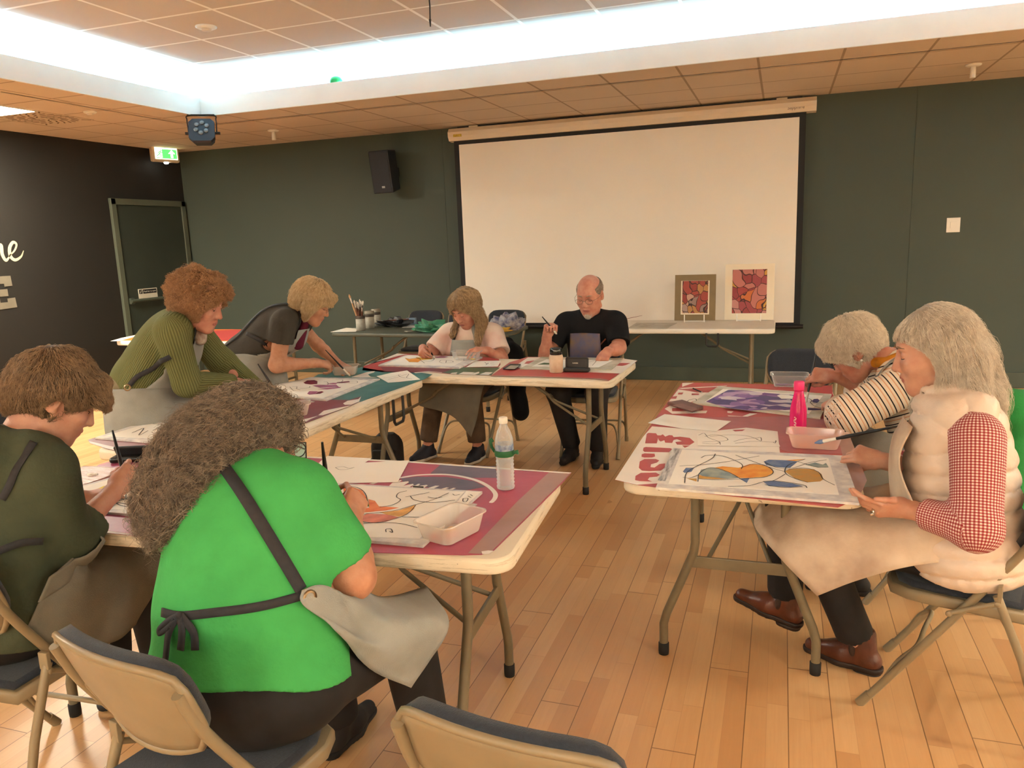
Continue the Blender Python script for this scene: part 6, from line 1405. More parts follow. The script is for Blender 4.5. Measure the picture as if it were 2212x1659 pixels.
    def shoe(s, q, toe, m, msole=None, L=0.26, boot=False, name='shoe', pitch=0.0, sock=None):
        a = s.J['a'+q].copy(); t = np.array((*toe, 0.0)); t[2] = pitch; M = frame(t, (0, 0, 1))
        W = lambda x, y, z: a+M @ np.array((x, y, z)); zb = -0.062; S = Solid()
        S.cone(W(0, -0.045, zb+0.02), W(0, 0.06, zb+0.016), 0.034, 0.036, 0.02).cone(W(0, 0.06, zb+0.016), W(0, L-0.105, zb+0.012), 0.038, 0.026, 0.03)
        S.cone(W(0, -0.025, zb+0.03), W(0, -0.015, 0.02 if not boot else 0.05), 0.036, 0.040, 0.02).cone(W(0, 0.0, 0.0), W(0, 0.09, zb+0.025), 0.036, 0.028, 0.03)
        S.cut(W(0, 0, zb-0.006), -M[:, 2], 0.004); S.cut(W(0, 0, 0.035 if not boot else 0.075), M[:, 2])
        V, Q = S.mesh(0.005); o = link_mesh(name, [(V, Q, 0)], m, s.P)
        S2 = Solid(); S2.cone(W(0, -0.05, zb-0.002), W(0, 0.06, zb-0.002), 0.035, 0.040, 0.02).cone(W(0, 0.06, zb-0.002), W(0, L-0.100, zb-0.002), 0.040, 0.028, 0.03); S2.cut(W(0, 0, zb+0.004), M[:, 2]).cut(W(0, 0, zb-0.018), -M[:, 2])
        V, Q = S2.mesh(0.005); so = link_mesh('sole', [(V, Q, 0)], msole or m, s.P); so.parent = o; so.matrix_parent_inverse = Matrix.Identity(4)
        if boot:
            S3 = Solid(); S3.cone(W(0, -0.045, zb-0.02), W(0, -0.01, zb-0.02), 0.033, 0.035, 0.01).cut(W(0, 0, zb-0.017), M[:, 2]).cut(W(0, 0, zb-0.034), -M[:, 2]).cut(W(0, 0.012, 0), M[:, 1]); V, Q = S3.mesh(0.005); so = link_mesh('heel', [(V, Q, 0)], msole or m, s.P); so.parent = o; so.matrix_parent_inverse = Matrix.Identity(4)
            S4 = Solid(); S4.ell(W(0, 0.012, 0.0), (0.048, 0.022, 0.045), M, 0.0); S4.cut(W(0, 0, 0.045), M[:, 2]); V, Q = S4.mesh(0.004); so = link_mesh('elastic_gusset', [(V, Q, 0)], M_GUSSET, s.P); so.parent = o; so.matrix_parent_inverse = Matrix.Identity(4)
        return o
M_GUSSET = mat('dark_brown_elastic', (0.035, 0.016, 0.010), 0.8, noise=0.2, nscale=200)
def limb_attr(J, along, order='LR', scale=1.0):
    """pattern coordinates on a top: distance down the trunk or along the sleeve, and round them"""
    def f(V):
        up = unit(J['neck']-J['pelvis']); sd = unit(J['sR']-J['sL']); fw = np.cross(up, sd)
        best = np.full(len(V), 9.0); out = np.zeros(len(V))
        r = V-J['chest']; d = np.linalg.norm(r-np.outer(r @ up, up), axis=1)/2.6; ang = np.arctan2(r @ sd, r @ fw)
        best = d; out = (-(r @ up)) if along == 'u' else ang*0.17
        for q in order:
            for a, b, o in ((J['s'+q], J['e'+q], 0.0), (J['e'+q], J['w'+q], np.linalg.norm(J['e'+q]-J['s'+q]))):
                ba = b-a; L = np.linalg.norm(ba); t = ((V-a) @ ba)/(L*L); tc = np.clip(t, 0.0, 1); dd = np.linalg.norm(V-a-tc[:, None]*ba, axis=1)
                x = unit(np.cross(ba, (0.2, 0.9, 0.1))); y = np.cross(unit(ba), x); rr_ = V-a; an = np.arctan2(rr_ @ x, rr_ @ y)
                m = dd < best; best = np.where(m, dd, best); out = np.where(m, (o+t*L) if along == 'u' else an*0.06, out)
        return out
    return f
def hit(S, x, y, t0=0.8, t1=7.0):
    """where the sight line through a photo point meets a solid"""
    d = ray(x, y); d = d/np.linalg.norm(d); t = t0
    for _ in range(160):
        f = float(S.at((CAM+d*t)[None])[0])
        if f < 0.0015 or t > t1: break
        t += max(0.002, min(f*0.8, 0.15))
    return Vector(CAM+d*t)
DENIM = mat('grey_denim', (0.27, 0.275, 0.255), 0.85, noise=0.16, nscale=9, bump=0.25, bscale=300, sheen=0.1); DENIM2 = mat('olive_grey_denim', (0.185, 0.17, 0.135), 0.85, noise=0.16, nscale=9, bump=0.25, bscale=300)
M_STR = mat('dark_strap', (0.022, 0.022, 0.026), 0.8, noise=0.2, nscale=60); M_BLK = mat('black_trousers', (0.007, 0.006, 0.007), 0.8, noise=0.3, nscale=30); M_EYELET = mat('brass_eyelet', (0.22, 0.15, 0.08), 0.35, metal=0.8, noise=0.2, nscale=60)
M_SILV = mat('silver_jewellery', (0.65, 0.62, 0.56), 0.25, metal=0.9, noise=0.1, nscale=60); M_WIRE = mat('spectacle_wire', (0.10, 0.08, 0.06), 0.35, metal=0.6, noise=0.1, nscale=60)
def cloth(name, col, k=0.12, bump=0.25, bs=120, **kw): return mat(name, col, 0.85, noise=k, nscale=12, bump=bump, bscale=bs, spec=0.25, **kw)
def mkflow(H, down=1.0, back=0.2, rad=0.5, crown=(0, -0.03, 0.12), fwd=0.0):
    cr = np.array(crown)
    def f(P):
        L = ((P-H.c) @ H.M)/H.sc; r = L-cr; n = np.linalg.norm(r, axis=1, keepdims=True); r = r/np.maximum(n, 1e-6)
        d = (r @ H.M.T)*rad; d = d + np.array((0, 0, -1.0))*down - H.M[:, 1]*back + H.M[:, 1]*fwd; return d
    return f
def capvol(H, grow=0.012, face=True, low=-0.02, front=0.06):
    S = Solid(); M = H.M; s_ = H.sc
    S.ell(H.w(0, -0.014, 0.038), np.array((0.078+grow, 0.098+grow, 0.093+grow))*s_, M, 0.02)
    return S
def facecut(S, H, c=(0, 0.142, -0.035), r=(0.165, 0.130, 0.108), k=0.010): S.ell(H.w(*c), np.array(r)*H.sc, H.M, k, 's')
# ================================================================ woman in the quilted waistcoat
J = dict(pelvis=(0.57, 2.685, 0.565), chest=(0.545, 2.70, 0.85), neck=(0.515, 2.735, 1.035), sL=(0.555, 2.525, 0.955), sR=(0.54, 2.885, 0.965), eL=(0.545, 2.415, 0.715), wL=(0.385, 2.545, 0.715),
         eR=(0.50, 2.975, 0.715), wR=(0.350, 2.905, 0.765), hL=(0.555, 2.60, 0.545), hR=(0.565, 2.79, 0.545), kL=(0.125, 2.73, 0.545), kR=(0.035, 2.95, 0.55), aL=(0.30, 2.835, 0.085), aR=(0.045, 3.00, 0.15))
G = dict(hw=0.19, hd=0.155, ww=0.16, wd=0.135, cw=0.165, cd=0.125, sr=0.062, thigh=0.078)
p8 = Body('person in cream quilted waistcoat and red gingham shirt, long grey hair, seated at the right', J, (0.57, 2.69, 0)); J = p8.J
H = Head((0.472, 2.772, 1.172), (-0.965, 0.02, -0.23), jaw=1.05, sc=1.10)
p8.head(H); p8.arm('L', (-0.93, -0.22, 0.0), (0.15, -0.80, -0.55), 'hold', start=0.6); p8.arm('R', (-0.85, 0.05, 0.22), (-0.15, -0.62, 0.75), 'pen', start=0.6); p8.core(G).finish(SK_FAIR)
H.face(p8.P)
M_GING = cloth('red_gingham', (0.6, 0.5, 0.45), 0.0)
def band_mat(m, fn): fn(NB(m), m.node_tree.nodes['Principled BSDF'])
def attr_(n, name): a = n.N.new('ShaderNodeAttribute'); a.attribute_name = name; return a.outputs['Fac']
def _ging(n, b):
    u = n.op('GREATER_THAN', n.op('FRACT', n.op('MULTIPLY', attr_(n, 'u'), 118.0)), 0.5); v = n.op('GREATER_THAN', n.op('FRACT', n.op('MULTIPLY', attr_(n, 'v'), 118.0)), 0.5)
    n.L.new(n.ramp(n.op('MULTIPLY', n.op('ADD', u, v), 0.5), [(0.0, (0.66, 0.56, 0.50)), (0.25, (0.66, 0.56, 0.50)), (0.5, (0.38, 0.12, 0.11)), (1.0, (0.22, 0.025, 0.03))]), b.inputs['Base Color'])
    b.inputs['Roughness'].default_value = 0.85
band_mat(M_GING, _ging)
p8.shirt(G, M_GING, sleeve=(1.72, 1.62), hem=-0.05, r=(0.074, 0.068), rf=(0.058, 0.047), fold=0.007, seed=5, attr={'u': limb_attr(J, 'u'), 'v': limb_attr(J, 'v')}, h=0.0065, off=-0.012)
# waistcoat with quilted ribs
VS = Solid(); J0 = dict(J); J['sL'] = J['sL']*0.72+J['neck']*0.28; J['sR'] = J['sR']*0.72+J['neck']*0.28; p8.trunk(VS, G, 0.022); J.update(J0); up8 = p8.up.copy()
VS.ell(J['pelvis']+up8*-0.02 if False else np.array((0.585, 2.685, 0.56)), (0.185, 0.205, 0.115), None, 0.04)
for q in 'LR':
    a, e = np.array(J['s'+q]), np.array(J['e'+q]); d = unit(e-a); VS.cone(a+d*0.02, a+d*0.34, 0.060, 0.058, 0.006, 's')
VS.ell(np.array(J['neck'])+np.array((-0.02, 0.005, 0.05)), (0.068, 0.068, 0.075), None, 0.012, 's'); VS.cut((0.57, 2.69, 0.482), (-0.10, 0, -1))
def quilt(P):
    z = (P-np.array(J['pelvis'])) @ up8; sL_ = np.array(J['sL']); w1 = np.abs(np.sin(z*PI/0.062+0.35*np.sin(P[..., 1]*7)))
    dy = P-(sL_+np.array((0, 0, -0.02))); rr_ = np.linalg.norm(dy, axis=-1); an = np.arctan2(dy[..., 2], dy[..., 0]); w2 = np.abs(np.sin(an*3.5))
    k = np.clip((0.19-rr_)/0.06, 0, 1)*(P[..., 2] > 0.86); w_ = w1*(1-k)+w2*k
    return 0.008-0.015*w_**0.38+0.0015*np.sin(P[..., 0]*140)*np.sin(P[..., 2]*90)
VS.warp = quilt
V, Q = VS.mesh(0.006); M_VEST = mat('cream_quilted_nylon', (0.62, 0.50, 0.40), 0.45, noise=0.05, nscale=10, bump=0.25, bscale=45, spec=0.4)
vest = link_mesh('waistcoat', [(V, Q, 0)], M_VEST, p8.P)
CS = Solid(); nk = np.array(J['neck'])+np.array((0.0, 0, 0.0)); ring_ = [nk+np.array((0.088*math.cos(a)-0.005, 0.085*math.sin(a), -0.018+0.030*math.cos(a))) for a in np.linspace(-2.5, 2.5, 13)]
CS.chain(ring_, [0.024]*13, 0.01); CS.warp = wave(0.004, 3, 60); V, Q = CS.mesh(0.005); link_mesh('collar', [(V, Q, 0)], M_VEST, p8.P)
p8.trousers(G, M_BLK, r=(0.08, 0.066, 0.066), end=0.86)
M_BOOT = mat('brown_boot_leather', (0.085, 0.022, 0.010), 0.30, noise=0.35, nscale=20, bump=0.1, bscale=90, spec=0.6); M_SOLE = mat('dark_sole', (0.020, 0.009, 0.006), 0.6, noise=0.2, nscale=30)
p8.shoe('L', (-0.93, 0.40), M_BOOT, M_SOLE, L=0.275, boot=True, name='boot'); p8.shoe('R', (-0.93, 0.36), M_BOOT, M_SOLE, L=0.275, boot=True, name='boot', pitch=0.16)
M_APC = mat('stained_cream_canvas', (0.60, 0.49, 0.37), 0.7, noise=0.35, nscale=7, col2=(0.36, 0.25, 0.18), bump=0.35, bscale=22, detail=7)
apr = sheet('apron', [[(.64, 2.50, .60), (.47, 2.515, .675), (.395, 2.68, .70), (.41, 2.87, .70)], [(.42, 2.50, .555), (.33, 2.56, .635), (.28, 2.71, .655), (.28, 2.93, .65)], [(.26, 2.52, .48), (.14, 2.62, .605), (.07, 2.76, .635), (.03, 3.00, .63)], [(.135, 2.55, .395), (.015, 2.65, .48), (-.055, 2.80, .50), (-.085, 3.03, .49)]], M_APC, p8.P, 8, 8, fold=0.007, seed=8)
sheet('apron_bib', [[(.40, 2.635, .955), (.385, 2.71, .965), (.40, 2.80, .955)], [(.36, 2.57, .85), (.35, 2.70, .86), (.37, 2.85, .85)], [(.42, 2.52, .69), (.36, 2.68, .70), (.40, 2.87, .70)]], M_APC, p8.P, 8, 8, fold=0.006, seed=9, solid=VS, off=0.012)
b = MB()
M_ST1 = mat('dried_paint_stains', (0.20, 0.10, 0.085), 0.7, noise=0.4, nscale=40); M_ST2 = mat('orange_paint_spot', (0.55, 0.12, 0.03), 0.6, noise=0.2, nscale=40)
ribbon('apron_tie', [(0.70, 2.51, 0.66), (0.73, 2.55, 0.60), (0.72, 2.53, 0.52), (0.725, 2.52, 0.46)], 0.014, None, M_APC, p8.P, n=5); ribbon('apron_tie', [(0.70, 2.51, 0.66), (0.74, 2.50, 0.63), (0.785, 2.52, 0.60)], 0.014, None, M_APC, p8.P, n=5)
HG = mat('grey_hair_base', (0.36, 0.31, 0.25), 0.65, noise=0.3, nscale=40, stretch=(1, 1, 0.2)); HGS = hair_mat('grey_hair', (0.72, 0.65, 0.54), (0.44, 0.37, 0.29))
S = capvol(H, 0.008)
S.chain([H.w(0, -0.07, 0.05), H.w(0.01, -0.085, -0.03), (0.60, 2.73, 1.03), (0.635, 2.70, 0.94)], [0.06, 0.06, 0.06, 0.03], 0.03)
S.chain([H.w(-0.066, 0.01, 0.075), H.w(-0.080, -0.02, 0.0), H.w(-0.085, -0.015, -0.09), (0.475, 2.625, 0.95)], [0.02, 0.026, 0.028, 0.016], 0.03).chain([H.w(-0.07, -0.06, 0.05), H.w(-0.078, -0.08, -0.04), (0.56, 2.62, 1.02), (0.58, 2.60, 0.945)], [0.03, 0.036, 0.036, 0.02], 0.03)
S.chain([H.w(0.075, 0.02, 0.075), H.w(0.09, -0.015, 0.0), H.w(0.09, -0.0, -0.10), (0.44, 2.84, 0.97)], [0.03, 0.03, 0.03, 0.02], 0.03)
facecut(S, H, (0.0, 0.125, -0.03), (0.17, 0.135, 0.100)); S.warp = wave(0.007, 12, 45)
hair(p8.P, S, HG, HGS, 11000, mkflow(H, 1.0, 0.35, 0.55, (0, 0.03, 0.14)), steps=16, step=0.011, frizz=0.002, lift=0.009, rad=0.00055, seed=2, jit=0.35)
brush_obj('long black brush with blue-tipped bristles held over the pinkish tub', ony(1952, 918, 2.80), ony(1760, 957, 2.93), 1.35, None, W_BLUE)
b = MB(); pR = Vector(J['wL']); M_ = p8.handL[1]; c = np.array(J['wL'])+M_ @ np.array((-0.012, 0.100, 0.0)); b.lathe([(0.0115, -0.003), (0.0115, 0.003)], Vector(c), 16, M=Matrix(frame(M_[:, 0], M_[:, 1]).tolist())); b.ell(Vector(c+M_ @ np.array((0, 0.004, 0.011))), (0.007, 0.007, 0.004), n=10, M=Matrix(M_.tolist())); wpart(b, 'finger_ring', M_SILV, p8.P)
# ================================================================ woman in green T-shirt
J = dict(pelvis=(-1.185, 1.40, 0.575), belly=(-1.195, 1.455, 0.72), chest=(-1.205, 1.48, 0.87), neck=(-1.225, 1.575, 1.035), sR=(-1.060, 1.515, 0.985), sL=(-1.405, 1.49, 0.985), eR=(-0.985, 1.565, 0.775), wR=(-1.085, 1.735, 0.855), eL=(-1.50, 1.60, 0.78), wL=(-1.36, 1.77, 0.775),
         hR=(-1.07, 1.43, 0.56), hL=(-1.29, 1.43, 0.56), kR=(-0.975, 1.80, 0.505), kL=(-1.30, 1.86, 0.52), aR=(-0.945, 1.86, 0.085), aL=(-1.30, 1.92, 0.085))
G = dict(hw=0.255, hd=0.20, hh=0.15, ww=0.235, wd=0.195, wh=0.17, cw=0.205, cd=0.165, ch=0.17, sr=0.078, thigh=0.105)
p2 = Body('person in bright green T-shirt seen from behind, long frizzy grey ponytail', J, (-1.185, 1.40, 0)); J = p2.J
H = Head((-1.285, 1.640, 1.082), (0.24, 0.88, -0.42), sc=1.04)
p2.head(H, 0.062); p2.arm('R', (-0.15, 0.80, 0.40), (0.75, 0.1, 0.55), 'pen', start=0.2, ru=0.066, re=0.054, rf=0.050, rw=0.031); p2.arm('L', (0.6, 0.7, 0), (0, 0, 1), 'relax', start=0.3, ru=0.06, re=0.05, rf=0.045); p2.core(G).finish(SK_WARM)
M_GRN = cloth('green_jersey', (0.050, 0.33, 0.085), 0.10, 0.2, 90)
S2 = p2.shirt(G, M_GRN, sleeve=(0.70, 0.70), hem=-0.005, r=(0.074, 0.076), fold=0.008, seed=21, off=0.006, neck_r=0.075, h=0.007, cuff=0.006, name='t_shirt')
p2.trousers(G, M_BLK, r=(0.1, 0.080, 0.066), hw=0.0)
M_SNK = mat('black_trainer', (0.010, 0.009, 0.010), 0.7, noise=0.2, nscale=60); M_LACE = mat('coral_laces', (0.60, 0.09, 0.05), 0.7, noise=0.2, nscale=60)
p2.shoe('R', (0.22, 0.97), M_SNK, L=0.27, name='trainer'); p2.shoe('L', (0.05, 1.0), M_SNK, L=0.27, name='trainer')
b = MB(); A = np.array(J['aR']); M_ = frame((0.22, 0.97, 0), (0, 0, 1))
for k in range(5):
    y = 0.06+k*0.018; b.tube([Vector(A+M_ @ np.array((x, y, -0.003-0.006*k-abs(x)*0.5))) for x in (-0.028, -0.012, 0, 0.012, 0.028)], 0.0032, 6)
wpart(b, 'laces', M_LACE, p2.P)
back = lambda *P: [hit(S2, x, y) for x, y in P]
ribbon('apron_strap', back((480, 1005), (520, 1060), (570, 1140), (615, 1215), (650, 1275)), 0.028, S2, M_STR, p2.P, n=6)
ribbon('waist_tie', back((352, 1322), (390, 1330), (470, 1322), (560, 1310), (640, 1290), (668, 1280)), 0.020, S2, M_STR, p2.P, n=6)
tie = [back(*P) for P in (((392, 1328), (372, 1338), (352, 1358), (354, 1366), (372, 1352), (390, 1332)), ((395, 1328), (400, 1360), (398, 1402)), ((398, 1328), (424, 1362), (428, 1402)), ((388, 1332), (372, 1370), (366, 1428)))]
for k, T_ in enumerate(tie): ribbon('bow', T_, 0.018 if k else 0.012, S2, M_STR, p2.P, off=0.010, n=5)
b = MB(); b.ell(back((393, 1328))[0]+Vector((0, -0.006, 0)), (0.013, 0.008, 0.011), n=10); wpart(b, 'tie_knot', M_STR, p2.P)
e0 = hit(S2, 657, 1287)
apr = sheet('apron', [[hit(S2, 650, 1272)+Vector((0.004, -0.006, 0)), hit(S2, 690, 1262)+Vector((.01, -0.004, 0)), (-0.955, 1.52, 0.745), (-1.02, 1.64, 0.74)], [hit(S2, 652, 1300)+Vector((0.006, -0.006, 0)), (-0.955, 1.475, 0.70), (-0.905, 1.57, 0.675), (-1.0, 1.68, 0.67)], [hit(S2, 705, 1345)+Vector((.012, -0.006, 0)), (-0.905, 1.525, 0.63), (-0.865, 1.655, 0.635), (-0.98, 1.74, 0.64)], [(-0.935, 1.53, 0.555), (-0.868, 1.61, 0.565), (-0.845, 1.73, 0.605), (-0.96, 1.83, 0.62)], [(-0.875, 1.625, 0.455), (-0.852, 1.69, 0.50), (-0.842, 1.80, 0.555), (-0.95, 1.90, 0.60)]], DENIM, p2.P, 7, 7, fold=0.004, seed=4, solid=S2, off=0.012)
b = MB(); e0 = hit(S2, 664, 1290); n_ = S2.grad(np.array(e0)[None])[0]; b.lathe([(0.010, 0), (0.017, 0), (0.017, 0.003), (0.010, 0.003)], Vector(np.array(e0)+n_*0.010), 20, M=Matrix(frame((0, 0.3, 1), n_).tolist()), cap=False); wpart(b, 'eyelet', M_EYELET, p2.P)
HF = mat('frizzy_hair_base', (0.065, 0.048, 0.034), 0.8, noise=0.5, nscale=60); HFS = hair_mat('frizzy_grey_hair', (0.30, 0.235, 0.175), (0.075, 0.055, 0.04), 0.6)
S = capvol(H, 0.006); S.cone(H.w(0, -0.07, 0.045), (-1.35, 1.565, 1.10), 0.05, 0.08, 0.03).ell((-1.345, 1.53, 1.07), (0.10, 0.095, 0.10), None, 0.05).ell((-1.355, 1.475, 1.0), (0.098, 0.085, 0.095), None, 0.05).cone((-1.36, 1.46, 0.985), (-1.385, 1.425, 0.93), 0.075, 0.04, 0.05)
facecut(S, H, (0, 0.13, -0.05), (0.14, 0.13, 0.115)); S.ell(H.w(0.09, 0.0, -0.035), (0.03, 0.05, 0.06), H.M, 0.01, 's'); S.warp = wave(0.012, 31, 40, 7)
hair(p2.P, S, HF, HFS, 15000, mkflow(H, 0.55, 1.0, 0.25, (0.02, 0.08, 0.08)), steps=18, step=0.011, frizz=0.009, lift=0.020, rad=0.0008, seed=5, jit=0.5)
H.glasses(p2.P, M_BLACK, 0.022, 0.0016)
brush_obj('black brush held upright by the woman in green T-shirt', ony(696, 955, 1.79), ony(704, 1062, 1.80)+Vector((0.0, 0.01, -0.03)), 1.5)
# ================================================================ woman in dark green hoodie
J = dict(pelvis=(-2.10, 1.475, 0.57), chest=(-2.09, 1.52, 0.85), neck=(-2.075, 1.60, 1.065), sR=(-1.935, 1.565, 0.985), sL=(-2.245, 1.56, 0.985), eR=(-1.955, 1.60, 0.765), wR=(-1.985, 1.825, 0.845), eL=(-2.32, 1.70, 0.79), wL=(-2.22, 1.88, 0.775),
         hR=(-2.02, 1.50, 0.555), hL=(-2.19, 1.50, 0.555), kR=(-2.035, 1.93, 0.515), kL=(-2.21, 1.95, 0.53), aR=(-1.99, 1.93, 0.085), aL=(-2.22, 1.93, 0.085))
G = dict(hw=0.19, hd=0.16, ww=0.165, wd=0.135, cw=0.17, cd=0.135, sr=0.070, thigh=0.085)
p1 = Body('person in dark green hoodie with short light brown hair, bending over the nearest table', J, (-2.10, 1.47, 0)); J = p1.J
H = Head((-2.030, 1.690, 1.163), (0.50, 0.68, -0.53), sc=1.06); p1.head(H); p1.arm('R', (0.0, 0.78, 0.35), (0.72, 0.1, 0.55), 'pen', start=0.4, rf=0.036); p1.arm('L', (0.4, 0.9, 0), (0, 0, 1), 'relax', start=0.6); p1.core(G).finish(SK_FAIR); H.face(p1.P, open_=0.5)
M_HOOD = cloth('dark_green_fleece', (0.055, 0.066, 0.040), 0.12, 0.25, 70)
def hood(S): n_ = np.array(J['neck']); S.chain([n_+np.array(v) for v in ((0.095, 0.02, -0.03), (0.085, -0.055, 0.0), (0.0, -0.10, 0.015), (-0.085, -0.055, 0.0), (-0.095, 0.02, -0.03))], [0.028, 0.042, 0.050, 0.042, 0.028], 0.02).ell(n_+np.array((0, -0.125, -0.03)), (0.095, 0.065, 0.10), None, 0.03)
S1 = p1.shirt(G, M_HOOD, sleeve=(1.45, 1.35), hem=-0.06, r=(0.073, 0.068), rf=(0.066, 0.060), fold=0.009, seed=41, neck_r=0.054, name='hoodie', extra=hood, h=0.007)
p1.trousers(G, M_BLK, r=(0.09, 0.072, 0.055)); p1.shoe('R', (0.0, 1.0), M_SNK); p1.shoe('L', (0, 1.0), M_SNK)
f1 = lambda x, y: hit(S1, x, y)
ribbon('apron_strap', [f1(72, 955), f1(52, 990), f1(28, 1035), f1(4, 1080)], 0.020, S1, M_STR, p1.P)
apr = sheet('apron', [[(-1.90, 1.40, .60), (-1.905, 1.50, .70), (-1.93, 1.60, .735), (-2.09, 1.66, .735)], [(-1.895, 1.45, .52), (-1.895, 1.58, .62), (-1.945, 1.66, .655), (-2.10, 1.70, .66)], [(-1.90, 1.57, .45), (-1.905, 1.69, .55), (-1.97, 1.78, .63), (-2.11, 1.80, .64)], [(-1.93, 1.70, .40), (-1.925, 1.80, .50), (-1.985, 1.895, .605), (-2.12, 1.92, .625)], [(-1.955, 1.80, .395), (-1.95, 1.89, .48), (-2.0, 1.97, .595), (-2.13, 2.0, .60)]], DENIM2, p1.P, 7, 7, fold=0.007, seed=14, solid=p1.trS, off=0.014)
sheet('apron_bib', [[(-1.88, 1.47, .715), (-1.90, 1.58, .735), (-2.0, 1.68, .80), (-2.13, 1.70, .80)], [(-1.885, 1.43, .66), (-1.90, 1.55, .67), (-1.98, 1.66, .69), (-2.13, 1.69, .69)]], DENIM2, p1.P, 7, 7, fold=0.004, seed=15, solid=S1, off=0.012)
ribbon('waist_tie', [f1(-20, 1195), f1(20, 1178), f1(50, 1168), f1(85, 1165)], 0.020, S1, M_STR, p1.P, off=0.022)
HB = mat('brown_hair_base', (0.085, 0.052, 0.028), 0.6, noise=0.4, nscale=40); HBS = hair_mat('light_brown_hair', (0.30, 0.20, 0.115), (0.12, 0.072, 0.038))
S = capvol(H, 0.020); S.ell(H.w(0, -0.075, 0.0), (0.072, 0.055, 0.075), H.M, 0.03); S.chain([H.w(0.045, 0.075, 0.085), H.w(0.055, 0.098, 0.045), H.w(0.05, 0.104, 0.020)], [0.028, 0.020, 0.010], 0.02).chain([H.w(-0.03, 0.085, 0.085), H.w(-0.03, 0.112, 0.045), H.w(-0.03, 0.112, 0.025)], [0.030, 0.018, 0.010], 0.02).cone(H.w(0.0, 0.085, 0.088), H.w(0.02, 0.113, 0.04), 0.03, 0.016, 0.02)
facecut(S, H, (0, 0.135, -0.065), (0.17, 0.140, 0.100)); S.ell(H.w(0.095, 0.004, -0.022), (0.035, 0.032, 0.046), H.M, 0.008, 's'); S.warp = wave(0.004, 6, 70)
hair(p1.P, S, HB, HBS, 6000, mkflow(H, 0.25, 0.0, 1.0, (0.0, -0.06, 0.115)), steps=10, step=0.0085, frizz=0.0025, lift=0.006, rad=0.0007, seed=8, jit=0.4)
b = MB(); b.lathe([(0.0095, -0.0012), (0.0107, 0), (0.0095, 0.0012)], Vector(H.w(0.083, 0.000, -0.037)), 18, M=R3('Y', 0.3) @ R3('X', PI/2), cap=False); wpart(b, 'earring', M_EYELET, p1.P)
brush_obj('black brush rising from the fist of the hoodie woman', ony(243, 930, 1.99), ony(272, 1042, 1.93), 1.4)
# ================================================================ standing woman in olive jumper
J = dict(pelvis=(-3.09, 3.10, 0.90), chest=(-2.945, 3.13, 1.125), neck=(-2.835, 3.175, 1.255), sR=(-2.770, 2.985, 1.205), sL=(-2.95, 3.29, 1.205), eR=(-2.775, 3.06, 0.935), wR=(-2.735, 3.375, 0.880), eL=(-2.88, 3.45, 0.98), wL=(-2.72, 3.55, 0.80),
         hR=(-3.10, 3.00, 0.87), hL=(-3.10, 3.20, 0.87), kR=(-3.05, 2.99, 0.48), kL=(-3.03, 3.22, 0.48), aR=(-3.10, 2.96, 0.085), aL=(-3.06, 3.24, 0.085))
G = dict(hw=0.195, hd=0.165, hh=0.15, ww=0.175, wd=0.15, cw=0.175, cd=0.14, sr=0.070, thigh=0.085, seated=False)
p3 = Body('person in olive ribbed jumper with curly auburn hair, standing and leaning over the left table', J, (-3.09, 3.1, 0)); J = p3.J
H = Head((-2.730, 3.150, 1.322), (0.90, 0.24, -0.38), (0.1, 0, 1), sc=1.08); p3.head(H); p3.arm('R', (0.42, 0.82, -0.25), (0.45, -0.10, 0.88), 'pen', start=0.8); p3.arm('L', (0.5, 0.8, -0.2), (0, 0, 1), 'flat', start=0.8); p3.core(G).finish(SK_PINK); H.face(p3.P, open_=0.7)
M_OLV = cloth('olive_ribbed_knit', (0.125, 0.135, 0.045), 0.0)
def _rib(n, b):
    r = n.op('SINE', n.op('MULTIPLY', attr_(n, 'v'), 620.0)); n.L.new(n.mix(n.op('MULTIPLY', n.op('ADD', r, 1.0), 0.5), (0.085, 0.09, 0.030, 1), (0.165, 0.175, 0.068, 1)), b.inputs['Base Color']); n.L.new(n.bump(r, 0.5, 0.004), b.inputs['Normal'])
band_mat(M_OLV, _rib)
S3 = p3.shirt(G, M_OLV, sleeve=(1.9, 1.9), hem=-0.10, r=(0.080, 0.070), rf=(0.066, 0.044), fold=0.008, seed=51, attr={'u': limb_attr(J, 'u'), 'v': limb_attr(J, 'v')}, name='jumper', h=0.008, neck_r=0.064)
M_KHA = cloth('khaki_trousers', (0.20, 0.16, 0.095)); p3.trousers(G, M_KHA, r=(0.085, 0.07, 0.065))
M_MARS = mat('maroon_shoe', (0.055, 0.012, 0.012), 0.6, noise=0.2, nscale=40); p3.shoe('R', (0.95, 0.2), M_MARS); p3.shoe('L', (0.95, 0.2), M_MARS)
def skirt(P, body, cen, fw, rgt, zs, rs, a0, a1, m, seed, n=8, solid=None, name='apron'):
    rows = []
    for (z, r, dx) in zip(zs, rs, np.linspace(0, 0.05, len(zs))):
        rows.append([tuple(np.array((cen[0], cen[1], z))+(np.array(fw)*math.cos(a)*r*1.0+np.array(rgt)*math.sin(a)*r*1.12)+np.array(fw)*dx) for a in np.linspace(a0, a1, n)])
    return sheet(name, rows, m, P, 6, 4, fold=0.006, seed=seed, solid=solid, off=0.012)
ap3 = skirt(p3.P, p3, (-3.09, 3.10), (1, 0, 0), (0, -1, 0), (0.93, 0.85, 0.72, 0.55, 0.36), (0.185, 0.195, 0.205, 0.215, 0.225), 2.15, -1.9, DENIM, 61, solid=S3)
